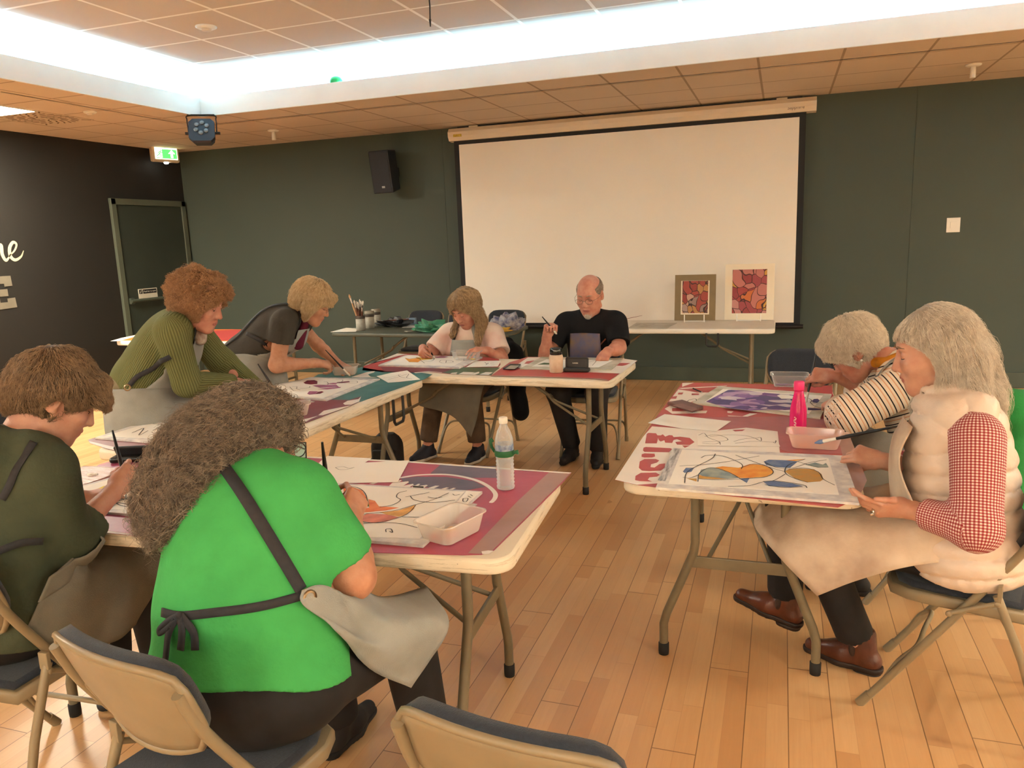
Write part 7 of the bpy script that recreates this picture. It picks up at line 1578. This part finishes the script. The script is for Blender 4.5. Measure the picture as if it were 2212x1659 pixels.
sheet('apron_bib', [[(-2.765, 3.065, 1.14), (-2.765, 3.175, 1.14), (-2.82, 3.27, 1.14)], [(-2.835, 3.02, 1.02), (-2.80, 3.16, 1.02), (-2.88, 3.29, 1.02)], [(-2.955, 2.97, 0.93), (-2.89, 3.14, 0.92), (-2.98, 3.32, 0.93)]], DENIM, p3.P, 8, 8, solid=S3, off=0.014, fold=0.003)
f3 = lambda x, y: hit(S3, x, y)
ribbon('apron_strap', [(-2.765, 3.07, 1.14), (-2.775, 3.075, 1.21), (-2.83, 3.09, 1.27), (-2.88, 3.12, 1.28)], 0.030, S3, M_STR, p3.P, off=0.010)
ribbon('waist_tie', [f3(283, 832), f3(300, 812), f3(335, 790), f3(370, 768)], 0.024, S3, M_STR, p3.P, off=0.016)
b = MB(); e0 = f3(281, 836); n_ = S3.grad(np.array(e0)[None])[0]; b.lathe([(0.011, 0), (0.018, 0), (0.018, 0.003), (0.011, 0.003)], Vector(np.array(e0)+n_*0.024), 20, M=Matrix(frame((0, 0.3, 1), n_).tolist()), cap=False); wpart(b, 'eyelet', M_EYELET, p3.P)
SS = Solid(); n_ = np.array(J['neck']); SS.chain([n_+np.array((0.072*math.cos(a)+0.025, 0.072*math.sin(a), 0.018-0.035*math.cos(a))) for a in np.linspace(0, 2*PI, 11)], [0.020]*11, 0.01).cone(n_+np.array((0.09, -0.01, -0.03)), n_+np.array((0.085, -0.02, -0.11)), 0.026, 0.032, 0.02); SS.warp = wave(0.005, 9, 70); V, Q = SS.mesh(0.005)
link_mesh('scarf', [(V, Q, 0)], mat('patterned_scarf', (0.50, 0.42, 0.33), 0.75, noise=0.9, nscale=28, col2=(0.14, 0.03, 0.03), detail=2), p3.P)
HA = mat('auburn_hair_base', (0.18, 0.085, 0.038), 0.6, noise=0.4, nscale=40); HAS = hair_mat('auburn_hair', (0.44, 0.25, 0.125), (0.22, 0.105, 0.045))
S = capvol(H, 0.030); S.ell(H.w(0, -0.075, 0.005), (0.082, 0.055, 0.085), H.M, 0.03).ell(H.w(0, 0.075, 0.088), (0.06, 0.042, 0.035), H.M, 0.03).ell(H.w(0.082, 0.01, 0.02), (0.022, 0.04, 0.045), H.M, 0.02); facecut(S, H, (0, 0.145, -0.045), (0.17, 0.125, 0.115)); S.warp = wave(0.020, 19, 60, 6)
hair(p3.P, S, HA, HAS, 5000, mkflow(H, 0.3, 0.2, 1.0, (0.0, 0.0, 0.12)), steps=14, step=0.006, frizz=0.006, lift=0.012, rad=0.0012, seed=11, jit=1.1)
brush_obj('black brush between the fingers of the woman in olive jumper', ony(557, 786, 3.47), ony(611, 870, 3.50)+Vector((0, 0, 0.004)), 1.4)
# ================================================================ standing woman in dark tee with bracelet
J = dict(pelvis=(-3.25, 4.12, 0.87), chest=(-3.035, 4.15, 1.07), neck=(-2.905, 4.21, 1.175), sR=(-2.870, 4.035, 1.135), sL=(-3.02, 4.33, 1.135), eR=(-2.95, 4.03, 0.865), wR=(-2.80, 4.24, 0.845), eL=(-2.95, 4.50, 0.92), wL=(-2.77, 4.46, 0.795),
         hR=(-3.26, 4.02, 0.85), hL=(-3.26, 4.22, 0.85), kR=(-3.22, 4.02, 0.46), kL=(-3.20, 4.24, 0.46), aR=(-3.28, 4.0, 0.085), aL=(-3.26, 4.26, 0.085))
G = dict(hw=0.19, hd=0.165, hh=0.15, ww=0.17, wd=0.145, cw=0.165, cd=0.14, sr=0.062, thigh=0.085, bust=True, seated=False)
p4 = Body('person with blonde bob in dark grey tee and denim apron, standing beyond the olive jumper', J, (-3.25, 4.12, 0)); J = p4.J
H = Head((-2.800, 4.235, 1.228), (0.84, 0.34, -0.48), (0.1, 0, 1), sc=1.06); p4.head(H); p4.arm('R', (0.55, 0.72, -0.25), (0.40, -0.30, 0.85), 'pen', start=0.1, ru=0.058, re=0.047, rf=0.042, rw=0.028); p4.arm('L', (0.6, -0.2, -0.1), (0, 0, 1), 'relax', start=0.3); p4.core(G).finish(SK_WARM); H.face(p4.P)
M_CHR = cloth('charcoal_jersey', (0.050, 0.044, 0.036), 0.12); S4 = p4.shirt(G, M_CHR, sleeve=(0.42, 0.42), hem=-0.03, r=(0.075, 0.070), fold=0.006, seed=71, neck_r=0.068, name='t_shirt', cuff=0.004)
p4.trousers(G, M_BLK, r=(0.085, 0.07, 0.06)); p4.shoe('R', (1, 0.1), M_SNK); p4.shoe('L', (1, 0.1), M_SNK)
skirt(p4.P, p4, (-3.24, 4.12), (1, 0, 0), (0, -1, 0), (0.945, 0.86, 0.72, 0.55, 0.36), (0.18, 0.20, 0.21, 0.215, 0.22), 2.0, -1.9, DENIM, 81, solid=S4)
sheet('apron_bib', [[(-2.83, 4.10, 1.07), (-2.82, 4.21, 1.07), (-2.88, 4.31, 1.07)], [(-2.92, 4.06, 0.96), (-2.88, 4.20, 0.95), (-2.95, 4.34, 0.96)], [(-3.05, 3.98, 0.935), (-3.0, 4.16, 0.90), (-3.06, 4.36, 0.935)]], DENIM, p4.P, 8, 8, solid=S4, off=0.012, fold=0.003)
f4 = lambda x, y: hit(S4, x, y)
ribbon('apron_strap', [(-2.82, 4.12, 1.07), (-2.86, 4.125, 1.16), (-2.95, 4.14, 1.20), (-3.08, 4.08, 1.12), (-3.20, 4.02, 1.03), (-3.29, 4.0, 0.96)], 0.024, S4, M_STR, p4.P, off=0.008); ribbon('waist_tie', [f4(537, 722), f4(565, 735), f4(595, 757), f4(610, 765)], 0.024, S4, M_STR, p4.P, off=0.02)
SS = Solid(); n_ = np.array(J['neck']); SS.chain([n_+np.array((0.068*math.cos(a)+0.02, 0.068*math.sin(a), 0.012-0.03*math.cos(a))) for a in np.linspace(0, 2*PI, 11)], [0.018]*11, 0.01).cone(n_+np.array((0.08, 0.0, -0.03)), n_+np.array((0.03, -0.05, -0.20)), 0.024, 0.035, 0.02); V, Q = SS.mesh(0.006); link_mesh('scarf', [(V, Q, 0)], cloth('plum_scarf', (0.085, 0.008, 0.022)), p4.P)
HY = mat('blonde_hair_base', (0.34, 0.235, 0.12), 0.6, noise=0.3, nscale=40); HYS = hair_mat('blonde_hair', (0.66, 0.50, 0.30), (0.42, 0.28, 0.14))
S = capvol(H, 0.022); S.ell(H.w(0, -0.07, -0.015), (0.085, 0.06, 0.095), H.M, 0.03)
for q in (-1, 1): S.chain([H.w(q*0.085, 0.0, 0.04), H.w(q*0.088, 0.005, -0.03), H.w(q*0.082, 0.012, -0.075)], [0.028, 0.028, 0.015], 0.02)
S.cone(H.w(-0.03, 0.095, 0.075), H.w(0.04, 0.098, 0.05), 0.025, 0.02, 0.03); facecut(S, H, (0, 0.140, -0.050), (0.17, 0.115, 0.105)); S.warp = wave(0.004, 23, 50)
hair(p4.P, S, HY, HYS, 5000, mkflow(H, 0.7, 0.1, 0.7, (0.0, 0.0, 0.13)), steps=12, step=0.008, frizz=0.002, lift=0.006, rad=0.0012, seed=13, jit=0.35)
H.glasses(p4.P, M_WIRE, 0.020, 0.0009)
b = MB(); w_ = np.array(J['wR']); d = unit(w_-np.array(J['eR'])); b.tube([Vector(w_-d*0.02+np.array(frame((1, 0.3, 0), d)) @ np.array((0.031*math.cos(a), 0.031*math.sin(a), 0.003*math.sin(5*a)))) for a in np.linspace(0, 2*PI, 25)], 0.0032, 8, cap=False); wpart(b, 'bracelet', M_SILV, p4.P)
brush_obj('thin black brush dipped in the pale tub by the woman with bracelet', ony(703, 756, 4.33), ony(756, 815, 4.33)+Vector((0, 0, 0.01)), 1.2)
# ================================================================ seated woman in pink T-shirt
J = dict(pelvis=(-2.215, 5.50, 0.57), chest=(-2.215, 5.45, 0.80), neck=(-2.205, 5.395, 0.955), sR=(-2.395, 5.42, 0.885), sL=(-2.025, 5.42, 0.885), eR=(-2.485, 5.27, 0.745), wR=(-2.475, 5.125, 0.815), eL=(-1.925, 5.29, 0.72), wL=(-1.985, 5.155, 0.80),
         hR=(-2.30, 5.47, 0.55), hL=(-2.13, 5.47, 0.55), kR=(-2.36, 5.06, 0.50), kL=(-2.075, 5.06, 0.50), aR=(-2.44, 5.03, 0.085), aL=(-2.06, 5.08, 0.085))
G = dict(hw=0.195, hd=0.16, ww=0.18, wd=0.15, cw=0.18, cd=0.145, sr=0.066, thigh=0.085, bust=True)
p5 = Body('person in pale pink tie-dye T-shirt with long blonde hair, seated at the back table', J, (-2.215, 5.50, 0)); J = p5.J
H = Head((-2.200, 5.325, 1.083), (-0.28, -0.78, -0.52), sc=1.08); p5.head(H); p5.arm('R', (0.25, -0.75, -0.15), (-0.75, 0.1, 0.62), 'pen', start=0.1, ru=0.056, re=0.046); p5.arm('L', (-0.35, -0.75, 0.12), (0.55, 0.2, 0.8), 'relax', start=0.1, ru=0.056, re=0.046); p5.core(G).finish(SK_PINK); H.face(p5.P)
M_PNKT = mat('pink_tie_dye', (0.60, 0.36, 0.32), 0.85, noise=0.3, nscale=7, col2=(0.66, 0.56, 0.47), bump=0.2, bscale=80, detail=3); S5 = p5.shirt(G, M_PNKT, sleeve=(0.72, 0.72), hem=-0.08, r=(0.075, 0.078), fold=0.007, seed=91, neck_r=0.066, name='t_shirt', cuff=0.005)
M_BRNT = cloth('brown_marl_trousers', (0.090, 0.058, 0.038), 0.35, 0.3, 90); p5.trousers(G, M_BRNT, r=(0.085, 0.072, 0.066), end=0.82)
M_NVS = mat('navy_slip_on', (0.012, 0.013, 0.022), 0.7, noise=0.2, nscale=60); M_WSOLE = mat('white_rubber_sole', (0.50, 0.45, 0.38), 0.6, noise=0.1, nscale=40)
p5.shoe('R', (-0.40, -0.92), M_NVS, M_WSOLE, L=0.25); p5.shoe('L', (-0.12, -0.99), M_NVS, M_WSOLE, L=0.25)
sheet('apron_bib', [[(-2.30, 5.27, .86), (-2.22, 5.25, .86), (-2.13, 5.27, .86)], [(-2.33, 5.28, .74), (-2.22, 5.25, .74), (-2.10, 5.28, .74)]], DENIM, p5.P, 6, 6, solid=S5, off=0.010)
sheet('apron', [[(-2.40, 5.32, .68), (-2.22, 5.28, .69), (-2.03, 5.32, .68)], [(-2.44, 5.14, .60), (-2.22, 5.12, .615), (-1.98, 5.14, .60)], [(-2.45, 5.00, .555), (-2.22, 4.995, .57), (-1.97, 5.0, .54)], [(-2.455, 4.965, .46), (-2.22, 4.96, .43), (-2.00, 4.955, .36)], [(-2.45, 4.965, .42), (-2.20, 4.955, .36), (-2.05, 4.945, .21)]], DENIM2, p5.P, 7, 7, fold=0.006, seed=92)
for q, x in ((-1, -2.315), (1, -2.115)): ribbon('apron_strap', [(x, 5.27, .86), (x-q*0.02, 5.28, .93), (x-q*0.04, 5.36, .965)], 0.026, S5, DENIM if q > 0 else M_STR, p5.P, off=0.007)
S = capvol(H, 0.018); HL = mat('dark_blonde_hair_base', (0.22, 0.14, 0.07), 0.6, noise=0.4, nscale=40); HLS = hair_mat('dark_blonde_hair', (0.48, 0.33, 0.18), (0.24, 0.15, 0.075))
for q, e_ in ((1, (-2.305, 5.285, 0.90)), (-1, (-2.095, 5.27, 0.84))): S.chain([H.w(q*0.075, 0.02, 0.06), H.w(q*0.092, 0.0, -0.03), H.w(q*0.095, 0.005, -0.10), e_], [0.032, 0.034, 0.034, 0.018], 0.03)
S.cone(H.w(0, -0.08, 0.02), (-2.20, 5.44, 0.95), 0.07, 0.06, 0.03); facecut(S, H, (0, 0.130, -0.030), (0.105, 0.125, 0.115)); S.warp = wave(0.004, 43, 50)
hair(p5.P, S, HL, HLS, 4000, mkflow(H, 1.0, 0.1, 0.5, (0, 0.03, 0.13)), steps=14, step=0.011, frizz=0.003, lift=0.007, rad=0.0013, seed=17, jit=0.35)
brush_obj('small dark brush held by the woman in pink T-shirt', ony(923, 748, 5.10), ony(940, 776, 5.08), 1.3)
# ================================================================ man in black
J = dict(pelvis=(-1.30, 5.56, 0.57), chest=(-1.30, 5.53, 0.83), neck=(-1.290, 5.465, 1.035), sR=(-1.490, 5.49, 0.955), sL=(-1.105, 5.49, 0.965), eR=(-1.605, 5.35, 0.735), wR=(-1.565, 5.275, 0.895), eL=(-1.065, 5.35, 0.80), wL=(-1.115, 5.175, 0.79),
         hR=(-1.39, 5.53, 0.55), hL=(-1.21, 5.53, 0.55), kR=(-1.455, 5.11, 0.525), kL=(-1.175, 5.11, 0.525), aR=(-1.40, 5.27, 0.085), aL=(-1.205, 5.23, 0.085))
G = dict(hw=0.19, hd=0.165, ww=0.175, wd=0.155, cw=0.185, cd=0.145, sr=0.070, thigh=0.09)
p6 = Body('person with bald head, white goatee and spectacles in black T-shirt, holding a brush up', J, (-1.30, 5.56, 0)); J = p6.J
H = Head((-1.277, 5.395, 1.165), (-0.12, -0.93, -0.33), jaw=1.08, sc=1.12); p6.head(H, 0.060); p6.arm('R', (0.30, -0.35, 0.85), (-0.55, 0.62, 0.40), 'fist', start=0.1, ru=0.056, re=0.046, rf=0.045, rw=0.031, hs=1.08); p6.arm('L', (-0.1, -0.92, -0.30), (0.35, -0.35, 0.85), 'fist', start=0.1, ru=0.056, re=0.047, rf=0.045, rw=0.031, hs=1.08); p6.core(G).finish(SK_PINK)
H.face(p6.P, mat('grey_brow', (0.30, 0.24, 0.19), 0.7, noise=0.3, nscale=200)); M_BLT = cloth('black_jersey', (0.006, 0.006, 0.0075), 0.2); S6 = p6.shirt(G, M_BLT, sleeve=(0.78, 0.62), hem=-0.08, r=(0.078, 0.076), fold=0.006, seed=95, neck_r=0.082, name='t_shirt', cuff=0.004)
p6.trousers(G, M_BLK, r=(0.09, 0.078, 0.068)); p6.shoe('R', (-0.1, -1), M_SNK, L=0.29); p6.shoe('L', (0.15, -1), M_SNK, L=0.29)
M_PRT = mat('printed_shirt_panel', (0.05, 0.07, 0.18), 0.7, noise=0.9, nscale=11, col2=(0.16, 0.10, 0.05), detail=7)
sheet('printed_panel', [[(-1.415, 5.35, .90), (-1.31, 5.34, .905), (-1.20, 5.35, .90)], [(-1.415, 5.33, .80), (-1.31, 5.32, .80), (-1.19, 5.33, .80)], [(-1.42, 5.33, .69), (-1.31, 5.32, .69), (-1.18, 5.33, .69)]], M_PRT, p6.P, 8, 8, solid=S6, off=0.007, th=0.002)
b = MB()
for P_ in ([(-1.33, .70), (-1.30, .76), (-1.32, .80)], [(-1.26, .74), (-1.22, .80), (-1.205, .86)]):
    Z, _ = S6.onto(np.array([(x, 5.33, z) for x, z in P_]), 0.011); b.tube(catmull([Vector(z) for z in Z], 4), 0.006, 6)
wpart(b, 'print_figure', mat('print_red', (0.22, 0.06, 0.025), 0.7, noise=0.4, nscale=40), p6.P)
S = capvol(H, 0.004); S.ell(H.w(0, 0.02, 0.10), (0.085, 0.12, 0.055), H.M, 0.02, 's'); S.ell(H.w(0, 0.10, 0), (0.10, 0.09, 0.14), H.M, 0.01, 's'); S.ell(H.w(0, 0, -0.10), (0.12, 0.14, 0.07), H.M, 0.01, 's')
for q in (-1, 1): S.ell(H.w(q*0.085, 0.0, -0.012), (0.02, 0.026, 0.040), H.M, 0.005, 's')
HM = mat('grey_short_hair_base', (0.17, 0.13, 0.10), 0.8, noise=0.4, nscale=80); HMS = hair_mat('grey_short_hair', (0.42, 0.36, 0.30), (0.16, 0.12, 0.09)); hair(p6.P, S, HM, HMS, 1500, mkflow(H, 0.8, 0.6, 0.2), steps=4, step=0.004, lift=0.002, rad=0.0008, seed=19)
S = Solid(); S.ell(H.w(0, 0.082, -0.100), np.array((0.024, 0.017, 0.024))*H.sc, H.M, 0.01).cone(H.w(-0.026, 0.080, -0.068), H.w(-0.022, 0.080, -0.095), 0.007, 0.009, 0.01).cone(H.w(0.026, 0.080, -0.068), H.w(0.022, 0.080, -0.095), 0.007, 0.009, 0.01).cone(H.w(-0.024, 0.088, -0.053), H.w(0.024, 0.088, -0.053), 0.0065, 0.0065, 0.008).ell(H.w(0, 0.103, -0.064), (0.02, 0.014, 0.008), H.M, 0.003, 's')
HW = mat('white_beard_base', (0.46, 0.38, 0.32), 0.8, noise=0.2, nscale=80); HWS = hair_mat('white_beard', (0.66, 0.58, 0.50), (0.44, 0.36, 0.30)); hair(p6.P, S, HW, HWS, 900, mkflow(H, 1.0, 0.0, 0.2), steps=4, step=0.004, lift=0.002, rad=0.0007, seed=20, h=0.003, name='beard')
H.glasses(p6.P, M_WIRE, 0.021, 0.0012)
b = MB(); w_ = np.array(J['wL']); d = unit(w_-np.array(J['eL'])); b.tube([Vector(w_-d*0.03+np.array(frame((1, 0.3, 0), d)) @ np.array((0.034*math.cos(a), 0.034*math.sin(a), 0))) for a in np.linspace(0, 2*PI, 21)], 0.006, 8, cap=False); wpart(b, 'wristband', M_BLACK, p6.P)
brush_obj('short black brush held up by the man in black', ony(1171, 684, 5.22), ony(1203, 722, 5.20), 1.4)
# ================================================================ woman in striped top
J = dict(pelvis=(0.66, 3.60, 0.58), chest=(0.555, 3.64, 0.84), neck=(0.475, 3.675, 0.995), sL=(0.495, 3.475, 0.935), sR=(0.50, 3.835, 0.945), eL=(0.275, 3.44, 0.80), wL=(0.245, 3.665, 0.79), eR=(0.40, 3.99, 0.815), wR=(0.245, 3.93, 0.885),
         hL=(0.65, 3.52, 0.56), hR=(0.65, 3.70, 0.56), kL=(0.24, 3.46, 0.53), kR=(0.24, 3.74, 0.53), aL=(0.32, 3.46, 0.085), aR=(0.32, 3.76, 0.085))
G = dict(hw=0.19, hd=0.16, ww=0.18, wd=0.15, cw=0.175, cd=0.145, sr=0.068, thigh=0.085)
p7 = Body('person with short white hair in striped top, bent low over the purple painting', J, (0.66, 3.60, 0)); J = p7.J
H = Head((0.320, 3.735, 1.035), (-0.78, 0.05, -0.66), (-0.5, 0, 1), sc=1.06); p7.head(H); p7.arm('L', (-0.30, 0.92, 0.0), (-0.35, -0.2, 0.9), 'relax', start=0.7); p7.arm('R', (-0.85, 0.1, 0.0), (-0.35, -0.75, 0.5), 'pen', start=0.6); p7.core(G).finish(SK_PINK); H.face(p7.P)
M_STRP = cloth('striped_jersey', (0.7, 0.6, 0.5), 0.0)
def _strp(n, b):
    u = n.op('FRACT', n.op('MULTIPLY', attr_(n, 'u'), 33.0)); n.L.new(n.ramp(u, [(0.0, (0.010, 0.010, 0.014)), (0.15, (0.010, 0.010, 0.014)), (0.17, (0.70, 0.60, 0.48)), (0.42, (0.70, 0.60, 0.48)), (0.46, (0.64, 0.36, 0.22)), (0.58, (0.64, 0.36, 0.22)), (0.62, (0.70, 0.60, 0.48)), (1.0, (0.70, 0.60, 0.48))]), b.inputs['Base Color'])
band_mat(M_STRP, _strp); S7 = p7.shirt(G, M_STRP, sleeve=(1.55, 1.35), hem=-0.05, r=(0.086, 0.086), rf=(0.080, 0.060), fold=0.007, seed=97, attr={'u': limb_attr(J, 'u')}, name='striped_top', h=0.007)
p7.trousers(G, cloth('maroon_trousers', (0.06, 0.015, 0.012))); p7.shoe('L', (-1, 0), M_SNK); p7.shoe('R', (-1, 0), M_SNK)
sheet('apron', [[(.60, 3.385, .70), (.44, 3.42, .735), (.38, 3.60, .72), (.42, 3.80, .72)], [(.54, 3.37, .60), (.36, 3.40, .655), (.28, 3.58, .655), (.30, 3.82, .66)], [(.46, 3.37, .49), (.28, 3.38, .60), (.20, 3.56, .615), (.20, 3.84, .62)], [(.40, 3.37, .40), (.22, 3.36, .50), (.13, 3.55, .50), (.12, 3.84, .50)]], DENIM, p7.P, 7, 7, fold=0.006, seed=99, solid=p7.trS, off=0.014)
SS = Solid(); n_ = np.array(J['neck']); SS.chain([n_+np.array((0.074*math.cos(a), 0.074*math.sin(a), 0.03+0.035*math.cos(a))) for a in np.linspace(0, 2*PI, 11)], [0.020]*11, 0.01); SS.warp = wave(0.005, 9, 70); V, Q = SS.mesh(0.005); link_mesh('scarf', [(V, Q, 0)], cloth('mustard_scarf', (0.50, 0.19, 0.015), 0.2), p7.P)
ribbon('apron_strap', [(0.44, 3.53, .93), (0.50, 3.56, 1.02), (0.56, 3.62, 1.02)], 0.03, S7, DENIM, p7.P, off=0.008)
HV = mat('white_hair_base', (0.48, 0.40, 0.30), 0.6, noise=0.3, nscale=40); HVS = hair_mat('white_hair', (0.78, 0.68, 0.54), (0.52, 0.43, 0.32))
S = capvol(H, 0.024); S.ell(H.w(0, -0.075, 0.0), (0.078, 0.05, 0.075), H.M, 0.03).ell(H.w(0, 0.085, 0.075), (0.06, 0.035, 0.04), H.M, 0.03); facecut(S, H, (0, 0.140, -0.060), (0.17, 0.125, 0.105)); S.ell(H.w(-0.09, 0.004, -0.025), (0.03, 0.034, 0.045), H.M, 0.01, 's'); S.warp = wave(0.004, 63, 60)
hair(p7.P, S, HV, HVS, 5500, mkflow(H, 0.15, 0.0, 1.0, (0, -0.05, 0.125)), steps=11, step=0.008, frizz=0.003, lift=0.007, rad=0.0007, seed=23, jit=0.35)
H.glasses(p7.P, M_BLACK, 0.022, 0.0016)
b = MB(); b.ell(Vector(H.w(-0.083, 0.002, -0.036)), (0.006, 0.006, 0.006), n=10); wpart(b, 'earring', M_PW, p7.P)
brush_obj('tall black brush with white ferrule held by the woman in striped top', ony(1768, 740, 3.98), ony(1738, 884, 3.93), 1.4, None, M_BRIS)
# ================================================================ coats on chairs
def coat(name, label, prims, m, seed, cuts=()):
    S = Solid()
    for a, b_, ra, rb in prims: S.cone(a, b_, ra, rb, 0.04)
    for o, n in cuts: S.cut(o, n)
    S.warp = wave(0.010, seed, 24); V, Q = S.mesh(0.009); o = link_mesh(name, [(V, Q, 0)], m); return tag(o, label, 'jacket')
coat('jacket', 'green jacket hanging behind the quilted waistcoat at the right edge', [((0.80, 3.20, 0.90), (0.96, 3.36, 0.86), 0.08, 0.07), ((0.80, 3.22, 0.86), (0.80, 3.20, 0.42), 0.07, 0.09), ((0.92, 3.32, 0.84), (0.95, 3.34, 0.36), 0.07, 0.08)], cloth('green_wool', (0.020, 0.20, 0.045), 0.15), 33)
coat('jacket', 'black jacket hanging from the chair of the woman in pink T-shirt', [((-2.00, 5.66, 0.78), (-1.93, 5.62, 0.70), 0.05, 0.05), ((-1.95, 5.60, 0.74), (-1.86, 5.50, 0.28), 0.055, 0.07), ((-1.93, 5.66, 0.72), (-1.90, 5.60, 0.25), 0.05, 0.05)], cloth('black_wool', (0.006, 0.006, 0.007), 0.2), 34)
